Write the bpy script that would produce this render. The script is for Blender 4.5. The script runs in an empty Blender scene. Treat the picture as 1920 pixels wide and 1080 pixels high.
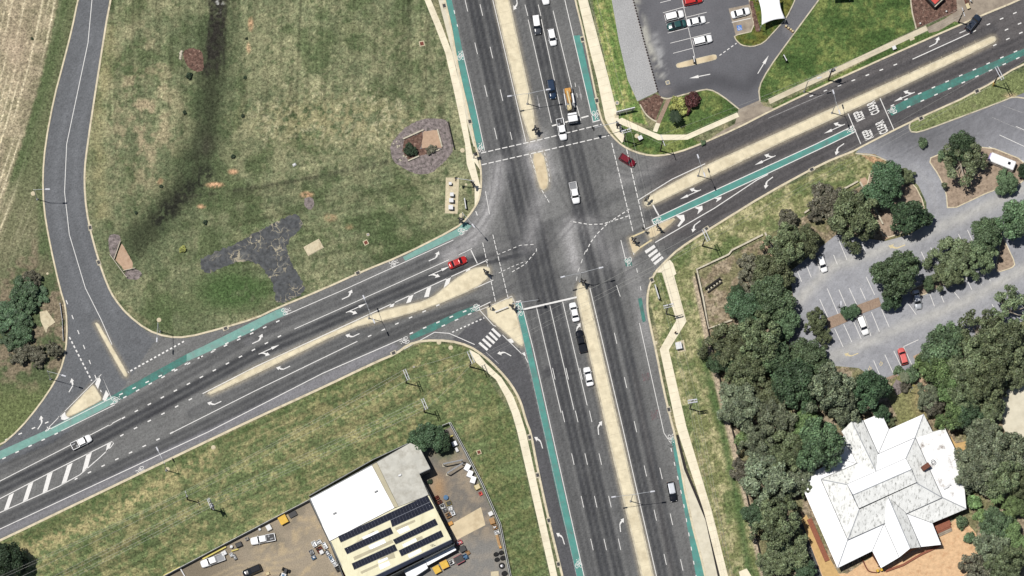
import bpy, bmesh, math, random
import numpy as np
from mathutils import Vector, Matrix
from mathutils.geometry import tessellate_polygon, delaunay_2d_cdt

random.seed(7)
S = 0.13                      # metres per unit of the site plan
CAMH, NADX, NADY = 1100.0, -30.0, -230.0
scene = bpy.context.scene
COL = scene.collection
def W(x, y): return ((x - 960) * S, (540 - y) * S)
def WH(x, y, h):
    """plan position of a point seen at plan coordinate (x,y) whose height is h"""
    gx, gy = W(x, y); k = (CAMH - h) / CAMH
    return (NADX + (gx - NADX) * k, NADY + (gy - NADY) * k)
def wdir(dx, dy): return math.atan2(-dy, dx)
def Q(tx, ty, pts, k=4.0): return [(tx + x / k, ty + y / k) for x, y in pts]
LIGHT = 1.32
def lin(v):
    v = v / 255.0
    return v / 12.92 if v <= .04045 else ((v + .055) / 1.055) ** 2.4
def A(r, g, b, k=1.0): return tuple(min(.85, lin(v) / LIGHT * k) for v in (r, g, b))

# ---------------------------------------------------------------- materials
def nodes(name):
    m = bpy.data.materials.new(name); m.use_nodes = True
    nt = m.node_tree; b = nt.nodes['Principled BSDF']
    return m, nt, b
def mat(name, col, rough=.7, amt=.15, scale=3.0, metal=0.0, spec=.3, detail=4, col2=None, scale2=None, thr=(.55, .7)):
    m, nt, b = nodes(name)
    b.inputs['Roughness'].default_value = rough
    b.inputs['Metallic'].default_value = metal
    b.inputs['Specular IOR Level'].default_value = spec
    tc = nt.nodes.new('ShaderNodeTexCoord')
    nz = nt.nodes.new('ShaderNodeTexNoise'); nz.inputs['Scale'].default_value = scale
    nz.inputs['Detail'].default_value = detail; nz.inputs['Roughness'].default_value = .65
    nt.links.new(tc.outputs['Object'], nz.inputs['Vector'])
    rp = nt.nodes.new('ShaderNodeValToRGB')
    lo = [max(0, c * (1 - amt * 1.6)) for c in col]; hi = [min(.95, c * (1 + amt * 1.6)) for c in col]
    rp.color_ramp.elements[0].position = .25; rp.color_ramp.elements[0].color = (*lo, 1)
    rp.color_ramp.elements[1].position = .75; rp.color_ramp.elements[1].color = (*hi, 1)
    nt.links.new(nz.outputs['Fac'], rp.inputs['Fac'])
    out = rp.outputs['Color']
    if col2:
        n2 = nt.nodes.new('ShaderNodeTexNoise'); n2.inputs['Scale'].default_value = scale2 or .4
        n2.inputs['Detail'].default_value = 6; n2.inputs['Roughness'].default_value = .7
        nt.links.new(tc.outputs['Object'], n2.inputs['Vector'])
        mr = nt.nodes.new('ShaderNodeMapRange')
        mr.inputs['From Min'].default_value = thr[0]; mr.inputs['From Max'].default_value = thr[1]
        nt.links.new(n2.outputs['Fac'], mr.inputs['Value'])
        mx = nt.nodes.new('ShaderNodeMix'); mx.data_type = 'RGBA'
        mx.inputs['B'].default_value = (*col2, 1)
        nt.links.new(mr.outputs['Result'], mx.inputs['Factor'])
        nt.links.new(out, mx.inputs['A']); out = mx.outputs['Result']
    nt.links.new(out, b.inputs['Base Color'])
    return m
def tint_mat(name, grain=(.6, 1.5), scale=2.2, detail=8, rough=.95, stretch=None, bump=0.0, fine=None, dark=None):
    """base colour from the 'tint' attribute with procedural grain"""
    m, nt, b = nodes(name)
    b.inputs['Roughness'].default_value = rough; b.inputs['Specular IOR Level'].default_value = .15
    at = nt.nodes.new('ShaderNodeAttribute'); at.attribute_name = 'tint'
    g = nt.nodes.new('ShaderNodeNewGeometry')
    nz = nt.nodes.new('ShaderNodeTexNoise'); nz.inputs['Scale'].default_value = scale
    nz.inputs['Detail'].default_value = detail; nz.inputs['Roughness'].default_value = .75
    nt.links.new(g.outputs['Position'], nz.inputs['Vector'])
    mr = nt.nodes.new('ShaderNodeMapRange')
    mr.inputs['From Min'].default_value = .3; mr.inputs['From Max'].default_value = .7
    mr.inputs['To Min'].default_value = grain[0]; mr.inputs['To Max'].default_value = grain[1]
    nt.links.new(nz.outputs['Fac'], mr.inputs['Value'])
    mx = nt.nodes.new('ShaderNodeVectorMath'); mx.operation = 'SCALE'
    nt.links.new(at.outputs['Color'], mx.inputs[0]); nt.links.new(mr.outputs['Result'], mx.inputs['Scale'])
    out = mx.outputs['Vector']
    if fine:
        n2 = nt.nodes.new('ShaderNodeTexNoise'); n2.inputs['Scale'].default_value = fine[0]
        n2.inputs['Detail'].default_value = 4; n2.inputs['Roughness'].default_value = .8
        nt.links.new(g.outputs['Position'], n2.inputs['Vector'])
        m2 = nt.nodes.new('ShaderNodeMapRange')
        m2.inputs['From Min'].default_value = fine[1]; m2.inputs['From Max'].default_value = fine[2]
        m2.inputs['To Max'].default_value = fine[4]
        nt.links.new(n2.outputs['Fac'], m2.inputs['Value'])
        mm = nt.nodes.new('ShaderNodeMix'); mm.data_type = 'RGBA'
        s9 = nt.nodes.new('ShaderNodeVectorMath'); s9.operation = 'MULTIPLY'; s9.inputs[1].default_value = fine[3]; nt.links.new(out, s9.inputs[0]); nt.links.new(s9.outputs['Vector'], mm.inputs['B'])
        nt.links.new(m2.outputs['Result'], mm.inputs['Factor']); nt.links.new(out, mm.inputs['A'])
        out = mm.outputs['Result']
    if dark:
        n3 = nt.nodes.new('ShaderNodeTexNoise'); n3.inputs['Scale'].default_value = dark[0]; n3.inputs['Detail'].default_value = 3; n3.inputs['Roughness'].default_value = .7
        nt.links.new(g.outputs['Position'], n3.inputs['Vector']); m3 = nt.nodes.new('ShaderNodeMapRange')
        m3.inputs['From Min'].default_value = dark[1]; m3.inputs['From Max'].default_value = dark[2]; m3.inputs['To Min'].default_value = dark[3]; m3.inputs['To Max'].default_value = 1.12
        nt.links.new(n3.outputs['Fac'], m3.inputs['Value']); sc = nt.nodes.new('ShaderNodeVectorMath'); sc.operation = 'SCALE'
        nt.links.new(out, sc.inputs[0]); nt.links.new(m3.outputs['Result'], sc.inputs['Scale']); out = sc.outputs['Vector']
    nt.links.new(out, b.inputs['Base Color'])
    if bump:
        bp = nt.nodes.new('ShaderNodeBump'); bp.inputs['Strength'].default_value = bump; bp.inputs['Distance'].default_value = .3
        nt.links.new(nz.outputs['Fac'], bp.inputs['Height']); nt.links.new(bp.outputs['Normal'], b.inputs['Normal'])
    return m
def paint(name, col, rough=.25, metal=0.0):
    m = mat(name, col, rough, .06, 1.2, metal, .5)
    m.node_tree.nodes['Principled BSDF'].inputs['Coat Weight'].default_value = .35
    return m
def leaf_mat(name, col, var=.12):
    m, nt, b = nodes(name)
    b.inputs['Roughness'].default_value = .55; b.inputs['Specular IOR Level'].default_value = .35
    at = nt.nodes.new('ShaderNodeAttribute'); at.attribute_name = 'tint'
    oi = nt.nodes.new('ShaderNodeObjectInfo')
    hs = nt.nodes.new('ShaderNodeHueSaturation'); hs.inputs['Saturation'].default_value = .92
    mr = nt.nodes.new('ShaderNodeMapRange'); mr.inputs['To Min'].default_value = 1 - var * 2; mr.inputs['To Max'].default_value = 1 + var * 2
    nt.links.new(oi.outputs['Random'], mr.inputs['Value']); nt.links.new(mr.outputs['Result'], hs.inputs['Value'])
    mh = nt.nodes.new('ShaderNodeMapRange'); mh.inputs['To Min'].default_value = .485; mh.inputs['To Max'].default_value = .515
    nt.links.new(oi.outputs['Random'], mh.inputs['Value']); nt.links.new(mh.outputs['Result'], hs.inputs['Hue'])
    mx = nt.nodes.new('ShaderNodeMix'); mx.data_type = 'RGBA'; mx.blend_type = 'MULTIPLY'; mx.inputs['Factor'].default_value = 1
    mx.inputs['A'].default_value = (*col, 1)
    nt.links.new(at.outputs['Color'], mx.inputs['B']); nt.links.new(mx.outputs['Result'], hs.inputs['Color'])
    nt.links.new(hs.outputs['Color'], b.inputs['Base Color'])
    b.inputs['Subsurface Weight'].default_value = 0
    return m

M = {}
M['grass'] = tint_mat('grass_ground', (.45, 1.55), 1.25, 4, .95, bump=.3, fine=(1.9, .54, .72, (2.0, 1.9, 1.95), .6), dark=(2.3, .34, .52, .55))
M['asphalt'] = tint_mat('asphalt', (.74, 1.28), 3.0, 9, .9, dark=(2.6, .30, .52, .78))
M['asphaltfine'] = tint_mat('car_park_asphalt', (.88, 1.12), 3.0, 8, .9, dark=(2.6, .30, .50, .90))
M['gravel'] = tint_mat('gravel_tint', (.76, 1.24), 3.0, 9, .95, dark=(4.5, .34, .52, .8))
M['kerb'] = mat('kerb_concrete', A(218, 206, 178), .85, .14, .8, col2=A(150, 138, 112), scale2=.5, thr=(.55, .8))
M['kerbgrey'] = mat('kerb_grey_concrete', A(204, 195, 172), .85, .14, .8, col2=A(140, 130, 110), scale2=.5, thr=(.5, .8))
M['infill'] = mat('median_concrete', A(228, 216, 186), .85, .11, .6, col2=A(190, 176, 146), scale2=.22, thr=(.5, .78))
M['infilltan'] = mat('median_tan_concrete', A(216, 199, 166), .85, .1, .4, col2=A(180, 160, 128), scale2=.3, thr=(.5, .75))
M['path'] = mat('footpath_concrete', A(240, 230, 204), .85, .07, .5, col2=A(206, 194, 166), scale2=.2, thr=(.52, .8))
M['joint'] = mat('joint_line', A(203, 192, 165), .9, .15, 1.5)  # joint lines, slightly darker than the concrete
M['pathdull'] = mat('dull_footpath_concrete', A(214, 203, 178), .85, .09, .5, col2=A(182, 170, 144), scale2=.3, thr=(.5, .75))
M['pathgrey'] = mat('verge_concrete', A(220, 213, 192), .85, .08, .5, col2=A(196, 187, 164), scale2=.3, thr=(.5, .8))
M['apron'] = mat('apron_concrete', A(150, 138, 124), .85, .12, .5, col2=A(176, 164, 146), scale2=.25, thr=(.45, .7))
M['brickpath'] = mat('brick_paving', A(160, 138, 120), .85, .2, 5, col2=A(132, 112, 98), scale2=2, thr=(.5, .7))
M['white'] = mat('road_paint', A(232, 230, 226), .6, .1, 2.5, col2=A(150, 150, 150), scale2=1.6, thr=(.60, .85))
M['faint'] = mat('worn_road_paint', A(172, 170, 170), .7, .2, 3, col2=A(100, 100, 102), scale2=1.3, thr=(.48, .68))
M['pink'] = mat('faded_red_paint', A(120, 92, 96), .8, .25, 3, col2=A(94, 92, 92), scale2=1.2, thr=(.42, .6))
M['green'] = mat('cycle_lane_paint', A(88, 154, 144), .8, .16, 1.0, col2=A(96, 122, 118), scale2=.5, thr=(.46, .70))
M['greenpale'] = mat('pale_cycle_lane_paint', A(124, 168, 158), .8, .14, 1.2, col2=A(126, 136, 134), scale2=.6, thr=(.5, .75))
M['greenworn'] = mat('worn_cycle_lane_paint', A(74, 132, 122), .8, .15, 1.2, col2=A(80, 102, 98), scale2=.5, thr=(.42, .7))
M['bluepaint'] = mat('blue_bay_paint', A(86, 130, 200), .7, .1)
M['cream'] = mat('cream_paint', A(215, 200, 160), .7, .12, 2)
M['skid'] = mat('rubber_mark', (.02, .022, .022), .9, .2)
M['mulch'] = mat('bark_mulch', A(104, 80, 70), .95, .55, 1.3, detail=4, col2=A(172, 146, 130), scale2=1.5, thr=(.54, .68))
M['bed'] = mat('garden_bed_soil', A(164, 146, 128), .95, .22, 1.3, detail=5, col2=A(120, 104, 88), scale2=1.0, thr=(.5, .68))
M['pebble'] = mat('grey_pebble', A(134, 124, 122), .95, .45, 1.3, detail=4, col2=A(66, 68, 60), scale2=1.2, thr=(.54, .66))
M['sand'] = mat('pink_sand', A(190, 162, 138), .95, .1, 1.2, col2=A(160, 130, 105), scale2=.8, thr=(.5, .75))
M['slab'] = mat('old_slab_concrete', A(212, 200, 170), .9, .12, 1.5, col2=A(176, 160, 130), scale2=.9, thr=(.5, .75))
M['crackslab'] = mat('cracked_bitumen', A(84, 86, 88), .95, .34, 1.0, col2=A(122, 122, 118), scale2=.45, thr=(.52, .74))
def add_cracks(m):
    nt = m.node_tree; b = nt.nodes['Principled BSDF']; src = b.inputs['Base Color'].links[0].from_socket; g = nt.nodes.new('ShaderNodeNewGeometry')
    wv = nt.nodes.new('ShaderNodeTexNoise'); wv.inputs['Scale'].default_value = .5; wv.inputs['Detail'].default_value = 4; nt.links.new(g.outputs['Position'], wv.inputs['Vector'])
    ad = nt.nodes.new('ShaderNodeVectorMath'); ad.operation = 'MULTIPLY_ADD'; ad.inputs[1].default_value = (4.5, 4.5, 0); nt.links.new(wv.outputs['Color'], ad.inputs[0]); nt.links.new(g.outputs['Position'], ad.inputs[2])
    vo = nt.nodes.new('ShaderNodeTexVoronoi'); vo.feature = 'DISTANCE_TO_EDGE'; vo.inputs['Scale'].default_value = .42; nt.links.new(ad.outputs['Vector'], vo.inputs['Vector'])
    mr = nt.nodes.new('ShaderNodeMapRange'); mr.inputs['From Min'].default_value = .012; mr.inputs['From Max'].default_value = .05; mr.inputs['To Min'].default_value = .8; mr.inputs['To Max'].default_value = 0; nt.links.new(vo.outputs['Distance'], mr.inputs['Value'])
    mx = nt.nodes.new('ShaderNodeMix'); mx.data_type = 'RGBA'; mx.inputs['B'].default_value = (*A(186, 176, 150), 1); 
    n5 = nt.nodes.new('ShaderNodeTexNoise'); n5.inputs['Scale'].default_value = .22; n5.inputs['Detail'].default_value = 5; nt.links.new(g.outputs['Position'], n5.inputs['Vector']); m5 = nt.nodes.new('ShaderNodeMapRange'); m5.inputs['From Min'].default_value = .47; m5.inputs['From Max'].default_value = .6; nt.links.new(n5.outputs['Fac'], m5.inputs['Value'])
    mu = nt.nodes.new('ShaderNodeMath'); mu.operation = 'MULTIPLY'; nt.links.new(mr.outputs['Result'], mu.inputs[0]); nt.links.new(m5.outputs['Result'], mu.inputs[1])
    nt.links.new(mu.outputs['Value'], mx.inputs['Factor']); nt.links.new(src, mx.inputs['A']); nt.links.new(mx.outputs['Result'], b.inputs['Base Color'])
add_cracks(M['crackslab'])
M['orange'] = mat('orange_gravel', A(222, 186, 146), .95, .14, 1.2, col2=A(186, 138, 100), scale2=.7, thr=(.52, .75))
M['ochre'] = mat('ochre_paving', A(206, 172, 118), .9, .12, 1.2)
M['redbrick'] = mat('red_brick', A(150, 96, 76), .9, .2, 4)
M['stone'] = mat('cream_wall', A(206, 198, 178), .85, .15, 1.2, col2=A(160, 150, 130), scale2=.8, thr=(.5, .75))
M['galv'] = mat('galvanised_steel', A(205, 208, 212), .45, .1, 2, .35, .5)
M['steel'] = mat('dull_steel', A(120, 122, 126), .5, .15, 2, .3, .5)
M['dark'] = mat('black_metal', (.018, .018, .02), .5, .2, 2)
M['timber'] = mat('pole_timber', A(84, 74, 64), .9, .2, 2)
M['armwhite'] = mat('weathered_crossarm', A(215, 216, 222), .7, .1, 3)
M['cable'] = mat('cable_aluminium', A(165, 165, 160), .5, .05, 1, .3)
M['glass'] = mat('dark_glass', (.012, .014, .018), .08, .1, 1, 0, .6)
M['tyre'] = mat('tyre_rubber', (.015, .015, .015), .9, .2)
M['rim'] = mat('wheel_alloy', A(150, 150, 155), .35, .1, 3, .6)
M['lampglass'] = mat('lamp_lens', A(235, 235, 230), .3, .05)
M['redlens'] = mat('red_lens', (.35, .01, .01), .3, .05)
M['roofwhite'] = mat('white_sheet_roof', (.80, .80, .79), .5, .03, .6, col2=(.60, .60, .57), scale2=.16, thr=(.52, .8))
M['roofclean'] = mat('white_painted_roof', (.80, .81, .82), .45, .03, .5, col2=(.62, .62, .6), scale2=.6, thr=(.6, .8))
M['roofstain'] = mat('weathered_white_roof', A(240, 241, 238), .6, .09, .5, col2=A(112, 112, 106), scale2=1.9, thr=(.52, .70))
def streak(m, rz, sc):
    nt = m.node_tree; tc = [n for n in nt.nodes if n.type == 'TEX_COORD'][0]; n2 = [n for n in nt.nodes if n.type == 'TEX_NOISE'][1]; mp = nt.nodes.new('ShaderNodeMapping'); mp.inputs['Rotation'].default_value = (0, 0, rz); mp.inputs['Scale'].default_value = sc; nt.links.new(tc.outputs['Object'], mp.inputs['Vector']); nt.links.new(mp.outputs['Vector'], n2.inputs['Vector'])
streak(M['roofstain'], math.radians(-25), (1.0, .42, 1)); streak(M['roofwhite'], math.radians(-28), (2.5, .4, 1))
M['roofsoot'] = mat('sooty_white_roof', (.78, .78, .77), .6, .08, 1.2, col2=A(140, 126, 116), scale2=.42, thr=(.54, .72))
M['roofgrey'] = mat('grey_sheet_roof', A(196, 194, 184), .6, .1, .4, col2=A(166, 162, 150), scale2=.5, thr=(.45, .7))
M['roofcream'] = mat('cream_sheet_roof', A(234, 228, 194), .6, .06, .5, col2=A(210, 202, 166), scale2=.35, thr=(.5, .75))
streak(M['roofcream'], math.radians(-28), (3, .4, 1))
M['rooftan'] = mat('tan_roof_sheet', A(186, 178, 150), .6, .08, .5)
M['wallgrey'] = mat('grey_wall_sheet', A(120, 124, 126), .7, .1, .8)
M['walldark'] = mat('dark_wall_sheet', A(70, 76, 96), .6, .1, .8)
M['wallbrick'] = mat('brick_wall', A(120, 76, 60), .85, .2, 3)
M['panel'] = mat('solar_glass', (.008, .01, .02), .15, .2, 1, 0, .5)
M['panelframe'] = mat('solar_frame', A(84, 88, 98), .4, .05, 1, .4)
M['yellow'] = mat('yellow_steel', A(222, 178, 54), .5, .12, 2)
M['paleyellow'] = mat('pale_yellow_steel', A(208, 192, 96), .5, .12, 2)
M['orangepaint'] = mat('orange_steel', A(214, 156, 76), .5, .15, 2)
M['red'] = mat('red_steel', A(206, 76, 66), .5, .15, 2)
M['pinkred'] = mat('pink_steel', A(196, 104, 110), .5, .15, 2)
M['blue'] = mat('blue_steel', A(70, 112, 150), .5, .15, 2)
M['woodcrate'] = mat('crate_wood', A(176, 140, 100), .85, .2, 3)
M['brownred'] = mat('rusty_steel', A(118, 66, 54), .85, .25, 3)
M['whitesteel'] = mat('white_steel', A(225, 225, 225), .5, .08, 2)
M['sail'] = mat('white_shade_cloth', (.8, .8, .82), .6, .03, .5)
M['fence'] = mat('fence_zinc', A(170, 172, 172), .5, .12, 1.5, .25)
M['fencedark'] = mat('dark_fence', A(48, 44, 42), .8, .2, 1.5)
M['bark'] = mat('brown_bark', A(96, 82, 68), .9, .25, 4)
M['palebark'] = mat('pale_gum_bark', A(196, 186, 172), .8, .15, 3)
M['leaf_gum'] = leaf_mat('gum_leaf', (.160, .205, .100))
M['leaf_grey'] = leaf_mat('grey_gum_leaf', (.172, .205, .122))
M['leaf_broad'] = leaf_mat('dark_broad_leaf', (.070, .122, .058))
M['leaf_green'] = leaf_mat('mid_green_leaf', (.110, .172, .082))
M['leaf_lime'] = leaf_mat('lime_leaf', (.150, .232, .080))
M['leaf_olive'] = leaf_mat('olive_leaf', (.145, .178, .085))
M['leaf_dark'] = leaf_mat('deep_green_leaf', (.034, .058, .028))
M['leaf_yellow'] = leaf_mat('yellow_green_leaf', (.34, .36, .09))
M['leaf_maroon'] = leaf_mat('maroon_leaf', (.075, .022, .022))
M['leaf_brown'] = leaf_mat('brown_scrub_leaf', (.15, .145, .10))
M['skin'] = mat('skin', A(176, 130, 104), .6, .05); M['cloth'] = mat('dark_cloth', (.025, .027, .035), .9, .2); M['hair'] = mat('dark_hair', (.012, .009, .007), .7, .2)

# ---------------------------------------------------------------- mesh builder
class MB:
    def __init__(s): s.v = []; s.f = []
    def add(s, vs, fs):
        o = len(s.v); s.v += [tuple(p) for p in vs]; s.f += [tuple(i + o for i in f) for f in fs]; return s
    def box(s, c, d, rz=0.0, taper=1.0, bev=0.0):
        cx, cy, cz = c; hx, hy, hz = d[0] / 2, d[1] / 2, d[2] / 2; co, si = math.cos(rz), math.sin(rz)
        rings = []
        if bev > 0:
            b = min(bev, hx * .9, hy * .9, hz * .9)
            spec = [(-hz, b, 1), (-hz + b, 0, 1), (hz - b, 0, taper), (hz, b, taper)]
        else: spec = [(-hz, 0, 1), (hz, 0, taper)]
        for z, i, t in spec:
            r = []
            c_ = max(bev, .0001) if bev > 0 else 0
            a, bb = (hx - i) * t, (hy - i) * t
            if bev > 0:
                cc = min(bev, a * .8, bb * .8)
                pts = [(-a + cc, -bb), (a - cc, -bb), (a, -bb + cc), (a, bb - cc), (a - cc, bb), (-a + cc, bb), (-a, bb - cc), (-a, -bb + cc)]
            else: pts = [(-a, -bb), (a, -bb), (a, bb), (-a, bb)]
            for x, y in pts: r.append((cx + x * co - y * si, cy + x * si + y * co, cz + z))
            rings.append(r)
        return s.loft(rings)
    def loft(s, rings, cap=True, closed=True):
        n = len(rings[0]); vs = [p for r in rings for p in r]; fs = []
        for k in range(len(rings) - 1):
            for i in range(n if closed else n - 1):
                j = (i + 1) % n; fs.append((k * n + i, k * n + j, (k + 1) * n + j, (k + 1) * n + i))
        if cap:
            fs.append(tuple(range(n - 1, -1, -1))); fs.append(tuple((len(rings) - 1) * n + i for i in range(n)))
        return s.add(vs, fs)
    def tube(s, p0, p1, r0, r1=None, n=6):
        r1 = r0 if r1 is None else r1
        p0, p1 = Vector(p0), Vector(p1); d = (p1 - p0)
        if d.length < 1e-6: return s
        d.normalize(); u = d.orthogonal().normalized(); w = d.cross(u)
        ra = [p0 + (u * math.cos(a) + w * math.sin(a)) * r0 for a in [2 * math.pi * i / n for i in range(n)]]
        rb = [p1 + (u * math.cos(a) + w * math.sin(a)) * r1 for a in [2 * math.pi * i / n for i in range(n)]]
        return s.loft([ra, rb])
    def path(s, pts, r, n=6):
        for k in range(len(pts) - 1):
            ra = r[k] if isinstance(r, (list, tuple)) else r; rb = r[k + 1] if isinstance(r, (list, tuple)) else r
            s.tube(pts[k], pts[k + 1], ra, rb, n)
        return s
    def prism(s, poly, z0, z1):
        n = len(poly); tri = tessellate_polygon([[Vector((x, y, 0)) for x, y in poly]])
        area = sum(poly[i][0] * poly[(i + 1) % n][1] - poly[(i + 1) % n][0] * poly[i][1] for i in range(n))
        vs = [(x, y, z0) for x, y in poly] + [(x, y, z1) for x, y in poly]; fs = []
        for t in tri:
            a, b, c = t
            cr = (poly[b][0] - poly[a][0]) * (poly[c][1] - poly[a][1]) - (poly[b][1] - poly[a][1]) * (poly[c][0] - poly[a][0])
            if cr < 0: a, b, c = a, c, b
            fs.append((a + n, b + n, c + n)); fs.append((c, b, a))
        for i in range(n):
            j = (i + 1) % n
            fs.append((i, j, j + n, i + n) if area > 0 else (j, i, i + n, j + n))
        return s.add(vs, fs)
    def flat(s, poly, z):
        tri = tessellate_polygon([[Vector((x, y, 0)) for x, y in poly]]); fs = []
        for a, b, c in tri:
            cr = (poly[b][0] - poly[a][0]) * (poly[c][1] - poly[a][1]) - (poly[b][1] - poly[a][1]) * (poly[c][0] - poly[a][0])
            fs.append((a, b, c) if cr > 0 else (a, c, b))
        return s.add([(x, y, z) for x, y in poly], fs)
    def lathe(s, prof, c=(0, 0, 0), n=14):
        rings = [[(c[0] + r * math.cos(2 * math.pi * i / n), c[1] + r * math.sin(2 * math.pi * i / n), c[2] + z) for i in range(n)] for r, z in prof]
        return s.loft(rings)
    def quad3(s, a, b, c, d): return s.add([a, b, c, d], [(0, 1, 2, 3)])
    def build(s, name, m, parent=None, smooth=False):
        me = bpy.data.meshes.new(name); me.from_pydata(s.v, [], s.f); me.update()
        if m: me.materials.append(M[m] if isinstance(m, str) else m)
        if smooth:
            me.polygons.foreach_set('use_smooth', [True] * len(me.polygons))
        o = bpy.data.objects.new(name, me); COL.objects.link(o)
        if parent: o.parent = parent
        return o
def tag(o, label=None, cat=None, group=None, kind=None):
    if label: o['label'] = label
    if cat: o['category'] = cat
    if group: o['group'] = group
    if kind: o['kind'] = kind
    return o
def empty(name, loc, rz=0.0, label=None, cat=None, group=None):
    o = bpy.data.objects.new(name, None); COL.objects.link(o); o.location = loc; o.rotation_euler = (0, 0, rz)
    return tag(o, label, cat, group)
def struct(mb, name, m): return tag(mb.build(name, m), kind='structure')
def copy_tree(o, parent=None):
    c = o.copy(); COL.objects.link(c)
    if parent: c.parent = parent
    for ch in list(o.children): copy_tree(ch, c)
    return c
_z = [0.010]
def nz(step=.004):
    _z[0] += step; return _z[0]
def offset_line(pts, d):
    out = []
    for i, p in enumerate(pts):
        a = pts[max(0, i - 1)]; b = pts[min(len(pts) - 1, i + 1)]
        dx, dy = b[0] - a[0], b[1] - a[1]; l = math.hypot(dx, dy) or 1
        out.append((p[0] - dy / l * d, p[1] + dx / l * d))
    return out
def smooth_line(pts, n=3):
    for _ in range(n):
        q = [pts[0]]
        for a, b in zip(pts, pts[1:]):
            q.append((a[0] * .75 + b[0] * .25, a[1] * .75 + b[1] * .25)); q.append((a[0] * .25 + b[0] * .75, a[1] * .25 + b[1] * .75))
        q.append(pts[-1]); pts = q
    return pts
def smooth_poly(pts, n=2):
    for _ in range(n):
        q = []
        for i in range(len(pts)):
            a, b = pts[i], pts[(i + 1) % len(pts)]
            q.append((a[0] * .8 + b[0] * .2, a[1] * .8 + b[1] * .2)); q.append((a[0] * .2 + b[0] * .8, a[1] * .2 + b[1] * .8))
        pts = q
    return pts
def inset(poly, d):
    n = len(poly); area = sum(poly[i][0] * poly[(i + 1) % n][1] - poly[(i + 1) % n][0] * poly[i][1] for i in range(n))
    sg = 1 if area > 0 else -1; out = []
    for i in range(n):
        a, p, b = poly[i - 1], poly[i], poly[(i + 1) % n]
        e1 = Vector((p[0] - a[0], p[1] - a[1])); e2 = Vector((b[0] - p[0], b[1] - p[1]))
        if e1.length < 1e-6 or e2.length < 1e-6: out.append(p); continue
        e1.normalize(); e2.normalize()
        n1 = Vector((-e1.y, e1.x)); n2 = Vector((-e2.y, e2.x)); m = n1 + n2
        if m.length < 1e-3: m = n1
        m.normalize(); k = d / max(.35, m.dot(n1))
        out.append((p[0] + m.x * k * sg, p[1] + m.y * k * sg))
    return out
def wp(poly): return [W(x, y) for x, y in poly]
def ribbon(mb, pts, w, z0, z1):
    """solid strip along plan points; w in plan units"""
    l = wp(offset_line(pts, w / 2)); r = wp(offset_line(pts, -w / 2))
    rings = [[(a[0], a[1], z0), (a[0], a[1], z1), (b[0], b[1], z1), (b[0], b[1], z0)] for a, b in zip(l, r)]
    return mb.loft(rings)
def strip(mb, pts, w, z, dash=None, jit=0.0):
    """flat painted line; dash=(on,off) in plan units"""
    segs = [pts]
    if dash:
        segs = []; on, off = dash; cur = []; d = 0.0; draw = True; left = on
        cur = [pts[0]]
        for a, b in zip(pts, pts[1:]):
            L = math.hypot(b[0] - a[0], b[1] - a[1]); t = 0.0
            while L - t > left:
                t += left; p = (a[0] + (b[0] - a[0]) * t / L, a[1] + (b[1] - a[1]) * t / L)
                if draw: cur.append(p); segs.append(cur); left = off; draw = False; cur = []
                else: cur = [p]; left = on; draw = True
            left -= (L - t)
            if draw: cur.append(b)
        if draw and len(cur) > 1: segs.append(cur)
    for sg in segs:
        if len(sg) < 2: continue
        l = wp(offset_line(sg, w / 2)); r = wp(offset_line(sg, -w / 2)); n = len(sg)
        vs = [(x, y, z) for x, y in l] + [(x, y, z) for x, y in r]
        mb.add(vs, [(i, i + 1, n + i + 1, n + i) for i in range(n - 1)])
    return mb
# ---------------------------------------------------------------- numpy fields
def vnoise(x, y, sc, seed):
    rs = np.random.RandomState(seed); t = rs.rand(128, 128)
    x = x / sc + 1000; y = y / sc + 1000
    xi = np.floor(x).astype(int); yi = np.floor(y).astype(int); fx = x - xi; fy = y - yi
    fx = fx * fx * (3 - 2 * fx); fy = fy * fy * (3 - 2 * fy)
    g = lambda i, j: t[i % 128, j % 128]
    return (g(xi, yi) * (1 - fx) + g(xi + 1, yi) * fx) * (1 - fy) + (g(xi, yi + 1) * (1 - fx) + g(xi + 1, yi + 1) * fx) * fy
def fbm(x, y, sc, seed, o=4):
    s = 0; a = 1; tot = 0
    for k in range(o):
        s = s + a * vnoise(x, y, sc / 2 ** k, seed + k * 13); tot += a; a *= .6
    return s / tot
def pdist(X, Y, pts):
    d = np.full(X.shape, 1e9)
    for (ax, ay), (bx, by) in zip(pts, pts[1:]):
        dx, dy = bx - ax, by - ay; l2 = dx * dx + dy * dy + 1e-9
        t = np.clip(((X - ax) * dx + (Y - ay) * dy) / l2, 0, 1)
        d = np.minimum(d, np.hypot(X - ax - t * dx, Y - ay - t * dy))
    return d
def inpoly(X, Y, poly):
    c = np.zeros(X.shape, bool); n = len(poly); j = n - 1
    for i in range(n):
        xi, yi = poly[i]; xj, yj = poly[j]
        if yi != yj:
            c ^= ((yi > Y) != (yj > Y)) & (X < (xj - xi) * (Y - yi) / (yj - yi) + xi)
        j = i
    return c
def sst(a, b, x): t = np.clip((x - a) / (b - a), 0, 1); return t * t * (3 - 2 * t)
def mixc(C, col, w):
    w = np.clip(w, 0, 1)[..., None]; return C * (1 - w) + np.array(col) * w
def set_tint(me, C):
    at = me.color_attributes.new('tint', 'FLOAT_COLOR', 'POINT')
    a = np.ones((len(C), 4), np.float32); a[:, :3] = np.clip(C, 0, 1); at.data.foreach_set('color', a.ravel())

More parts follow.
